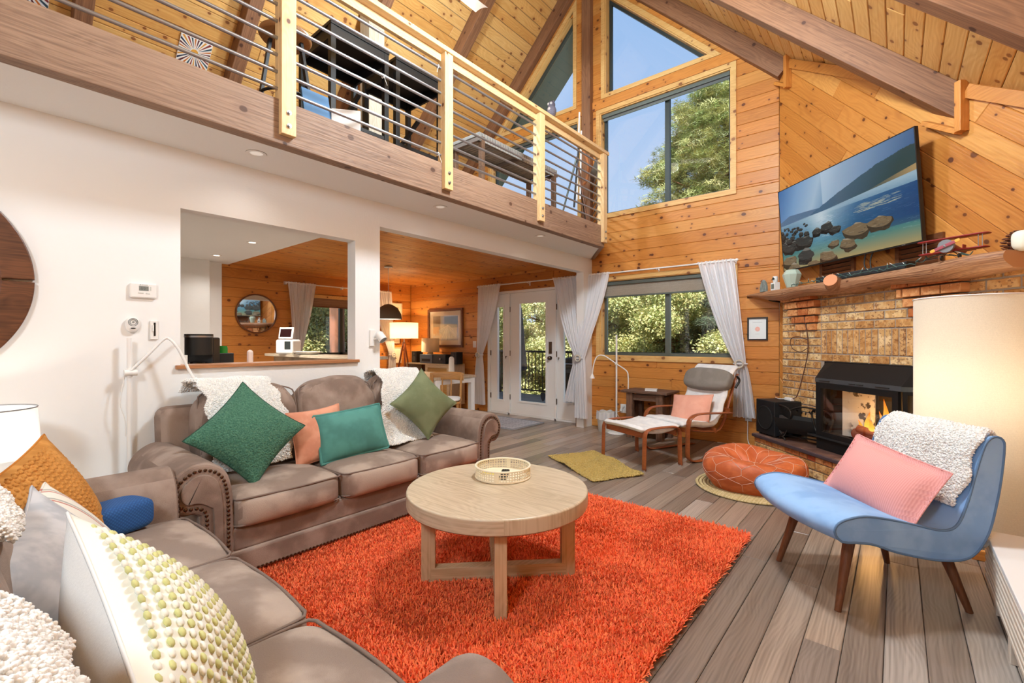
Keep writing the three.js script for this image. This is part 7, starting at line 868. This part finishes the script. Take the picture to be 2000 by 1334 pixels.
// ---------------------------------------------------------------- outside
{
  const g = struct('ground', 'dry slope below the house'); const f = (u, v) => { const x = lerp(-45, 30, u), z = lerp(-45, 12, v); const d = Math.max(0, Math.max(-z - 8, -x - 9, 0)); return [x, -1.6 - d * 0.16 + (n3(x * 0.2, 0, z * 0.2) - 0.5) * 1.2, z]; };
  part('soil', sheet(40, 40, (u, v) => f(u, 1 - v)), S({ color: 0x8a7b58, roughness: 1 }), g);
  const d = struct('deck', 'grey timber deck outside the patio door'); M.deck = tints({ map: floorMap, roughness: 0.7 }, [0xb8c0cc, 0xa6b0bd, 0xc4c9d2]);
  for (let i = 0; i < 20; i++) part('plank', boxUV(span(-8, -1.5, -0.09, -0.05, FW - 0.2 - i * 0.142, FW - 0.2 - i * 0.142 - 0.136, 0.004)), pick(M.deck), d);
  part('joists', [span(-8, -1.5, -0.3, -0.09, -9.05, -8.95), span(-8, -1.5, -0.3, -0.09, -6.35, -6.25)], M.beam, d);
  const r = thing('deck_railing', 'black metal railing around the outdoor deck', 'railing'), bm = S({ color: 0x23282c, roughness: 0.5, metalness: 0.5 });
  part('top_rail', span(-8, -1.5, 0.98, 1.03, -9.0, -8.93, 0.006), bm, r); part('bottom_rail', span(-8, -1.5, 0.04, 0.075, -8.985, -8.945), bm, r);
  for (const x of [-7.9, -6.3, -4.7, -3.1, -1.55]) part('post', span(x - 0.03, x + 0.03, -0.05, 1.0, -9.0, -8.94), bm, r);
  for (let x = -7.8; x < -1.6; x += 0.105) part('baluster', span(x - 0.008, x + 0.008, 0.06, 1.0, -8.973, -8.957), bm, r);
  // grill and seat under covers, glimpsed through the sidelights
  const c = thing('covered_grill', 'black covered grill outside the door sidelight', 'grill', [-4.35, -0.05, -7.0]); part('cover', [soft(0.62, 0.85, 0.5, 7, { noise: 0.015 }).translate(0, 0.43, 0), soft(0.5, 0.3, 0.42, 3).translate(0, 0.88, 0)], S({ color: 0x1b1d20, roughness: 0.7 }), c); part('handle', tube([[-0.2, 0.9, 0.23], [0, 0.91, 0.27], [0.2, 0.9, 0.23]], 0.012), M.steel, c);
  const q = thing('patio_umbrella', 'dark closed patio umbrella outside the narrow sidelight', 'umbrella', [-5.75, -0.05, -7.1]); part('canopy', lathe([[0.02, 2.1], [0.06, 1.9], [0.11, 1.3], [0.16, 0.75], [0.1, 0.72], [0.02, 0.74]], 14), S({ color: 0x222c38, roughness: 0.85 }), q); part('pole', cyl(0.02, 0.02, 2.2, 0, 1.1, 0, 12), M.aluDark, q); part('base', lathe([[0.02, 0.1], [0.25, 0.06], [0.27, 0], [0.01, 0]], 24), M.blackMatt, q);
}
// trees
const leafClump = (() => { const l = []; for (let i = 0; i < 16; i++) { const s = rr(0.05, 0.085), g = new THREE.BufferGeometry(); g.setAttribute('position', new THREE.Float32BufferAttribute([0, 0, 0, s * 0.3, 0.01, s * 0.5, 0, 0.008, s, 0, 0, 0, 0, 0.008, s, -s * 0.3, 0.01, s * 0.5], 3)); g.setAttribute('uv', new THREE.Float32BufferAttribute(new Float32Array(12), 2)); g.computeVertexNormals(); l.push(tr(g, rr(-0.17, 0.17), rr(-0.13, 0.13), rr(-0.17, 0.17), rr(-1.2, 1.2), rr(0, 6.28), rr(-0.8, 0.8))); } return mergeGeometries(l); })();
const needleClump = (() => { const l = []; for (let i = 0; i < 30; i++) { const s = rr(0.09, 0.15), g = new THREE.BufferGeometry(); g.setAttribute('position', new THREE.Float32BufferAttribute([-0.006, 0, 0, 0.006, 0, 0, 0, 0, s], 3)); g.setAttribute('uv', new THREE.Float32BufferAttribute(new Float32Array(6), 2)); g.computeVertexNormals(); l.push(tr(g, rr(-0.03, 0.03), rr(-0.03, 0.03), rr(-0.12, 0.12), rr(-1.3, 0.7), rr(0, 6.28), rr(-0.5, 0.5))); } return mergeGeometries(l); })();
M.leaf = P({ color: 0xffffff, roughness: 0.6, transmission: 0.3, thickness: 0 }); M.bark = S({ map: tex(256, 256, (u, v) => { const k = fbm(u * 10, v * 3, 10, 3, 21, 4); return mixc([104, 74, 58], [168, 112, 84], smooth(0.35, 0.65, k)); }, true, [2, 1]), roughness: 0.95 });
M.barkGrey = S({ color: 0x8a7a6a, roughness: 0.95 });
function tree(name, label, x, z, base, o) {
  const { h = 9, crown = [3, 3], rad = 2.2, n = 1800, geo = leafClump, col = [0.16, 0.2, 0.05], vary = 0.35, size = 1, trunkR = 0.14, cone = 0, bark = M.bark, lean = 0, clumps = 26, group } = o;
  const t = thing(name, label, 'tree', [x, base, z], 0, group), g = [tube([[0, 0, 0], [lean * 0.4, h * 0.4, 0.05], [lean, h * 0.95, 0]], trunkR, 20, 10)];
  const cs = []; for (let i = 0; i < clumps; i++) { const f = (i + rnd()) / clumps, y = crown[0] + (crown[1] - crown[0]) * f, r = rad * (cone ? (1 - f * 0.92) : Math.sqrt(Math.max(0.1, 1 - (2 * f - 1) ** 2))) * rr(0.45, 1), a = i * 2.399 + rr(-0.4, 0.4); const c = V(Math.cos(a) * r + lean * (y / h), y, Math.sin(a) * r); cs.push([c, rr(0.45, 0.8) * (cone ? 0.75 : 1) * rad * 0.42]); g.push(bar([lean * (y / h) * 0.9, Math.min(h * 0.92, y - r * 0.35), 0], c.toArray(), trunkR * 0.22, 5, trunkR * 0.06)); }
  part('trunk', g, bark, t);
  const m = new THREE.InstancedMesh(geo, M.leaf, n), q = new THREE.Matrix4(), e = new THREE.Euler(), s = V(), p = V(), co = new THREE.Color();
  for (let i = 0; i < n; i++) { const [c, r] = cs[i % cs.length]; let d; do { d = V(rr(-1, 1), rr(-1, 1), rr(-1, 1)); } while (d.length() > 1); d.multiplyScalar(r); d.y *= cone ? 0.35 : 0.7; p.copy(c).add(d); const k = rr(0.8, 1.4) * size; q.compose(p, new THREE.Quaternion().setFromEuler(e.set(rr(-0.6, 0.6), rr(0, 6.28), rr(-0.6, 0.6))), s.set(k, k, k)); m.setMatrixAt(i, q); const b = 1 + rr(-vary, vary), y = rr(0.85, 1.2); m.setColorAt(i, co.setRGB(col[0] * b * y, col[1] * b, col[2] * b)); }
  m.name = 'foliage'; m.userData.kind = 'stuff'; shade(m); t.add(m); return t;
}
tree('pine_tree', 'tall pine seen through the upper sliding window', -3.85, -14.7, -4, { h: 13.2, crown: [7.8, 12.7], rad: 2.25, n: 8500, geo: needleClump, col: [0.36, 0.4, 0.15], size: 1.15, trunkR: 0.16, clumps: 74, vary: 0.5 });
const woods = 'trees on the slope outside';
[['scrub_oak_tree', 'scrub oak by the curtained end of the wide window', -6.9, -13.2, { crown: [1.6, 5.6], rad: 2.6, n: 10773, col: [0.52, 0.54, 0.23], h: 7, size: 0.95 }],
 ['fir_tree', 'pointed green fir outside the wide window', -7.3, -16.4, { crown: [2, 7.6], rad: 2.0, n: 7980, geo: needleClump, col: [0.21, 0.36, 0.12], cone: 1, h: 8, size: 0.955 }],
 ['scrub_oak_tree', 'scrub oak outside the middle of the wide window', -5.1, -13.3, { crown: [1.4, 5.8], rad: 2.5, n: 10773, col: [0.52, 0.54, 0.23], h: 7, size: 0.95 }],
 ['scrub_oak_tree', 'leafy olive tree behind the window mullion', -5.2, -16.6, { crown: [1.5, 7.6], rad: 2.8, n: 11542, col: [0.52, 0.54, 0.23], h: 8.5, size: 0.95 }],
 ['cedar_tree', 'blue green cedar beside the tied curtain', -3.6, -12.9, { crown: [1.2, 5.9], rad: 1.5, n: 7980, geo: needleClump, col: [0.12, 0.17, 0.09], h: 7, size: 0.955, cone: 1 }],
 ['willow_tree', 'pale feathery tree beyond the deck railing', -9.9, -13.0, { crown: [2, 7.5], rad: 2.6, n: 9120, col: [0.63, 0.63, 0.36], h: 8, size: 0.95, lean: 0.5 }],
 ['scrub_oak_tree', 'green tree behind the grill', -9.3, -15.4, { crown: [1.5, 6.5], rad: 2.4, n: 10773, col: [0.52, 0.54, 0.23], h: 8, size: 0.95 }],
 ['scrub_oak_tree', 'leafy scrub oak beyond the narrow sidelight', -10.3, -10.6, { crown: [1.2, 6], rad: 2.4, n: 9747, col: [0.52, 0.54, 0.23], h: 8, size: 0.95 }],
 ['ponderosa_tree', 'thick red barked pine outside the dining window', -10.15, -5.75, { crown: [6, 12], rad: 2.6, n: 4750, geo: needleClump, col: [0.18, 0.26, 0.09], h: 13, size: 0.955, trunkR: 0.17 }],
 ['scrub_oak_tree', 'dense scrub oak close outside the dining window', -12.6, -6.5, { crown: [1.3, 5.4], rad: 2.2, n: 13338, col: [0.52, 0.54, 0.23], h: 6, size: 0.95, clumps: 40 }],
 ['scrub_oak_tree', 'shrubby scrub oak farther outside the dining window', -13.2, -9.0, { crown: [1, 6], rad: 2.6, n: 12825, col: [0.52, 0.54, 0.23], h: 6, size: 0.95, clumps: 40 }],
].forEach(([n, l, x, z, o]) => tree(n, l, x, z, -3.0, o));
// low brush that fills the view below the trees
{ const n = 26000, m = new THREE.InstancedMesh(leafClump, M.leaf, n), q = new THREE.Matrix4(), co = new THREE.Color(), e = new THREE.Euler(); for (let i = 0; i < n; i++) { const side = i % 4 === 0, x = side ? rr(-19, -12.5) : rr(-15, 3), z = side ? rr(-12, -1) : rr(-23, -12.5), k = rr(1.3, 2.2); q.compose(V(x, -2.2 + rr(0, 4.4) * (0.6 + 0.5 * n3(x * 0.5, 0, z * 0.5)), z), new THREE.Quaternion().setFromEuler(e.set(rr(-1, 1), rr(0, 6), rr(-1, 1))), V(k, k, k)); m.setMatrixAt(i, q); const b = rr(0.6, 1.3); m.setColorAt(i, co.setRGB(0.36 * b, 0.38 * b, 0.15 * b)); } m.name = 'undergrowth'; m.userData = { kind: 'stuff', label: 'olive green undergrowth on the slope outside' }; shade(m); scene.add(m); }
renderer.render(scene, camera);
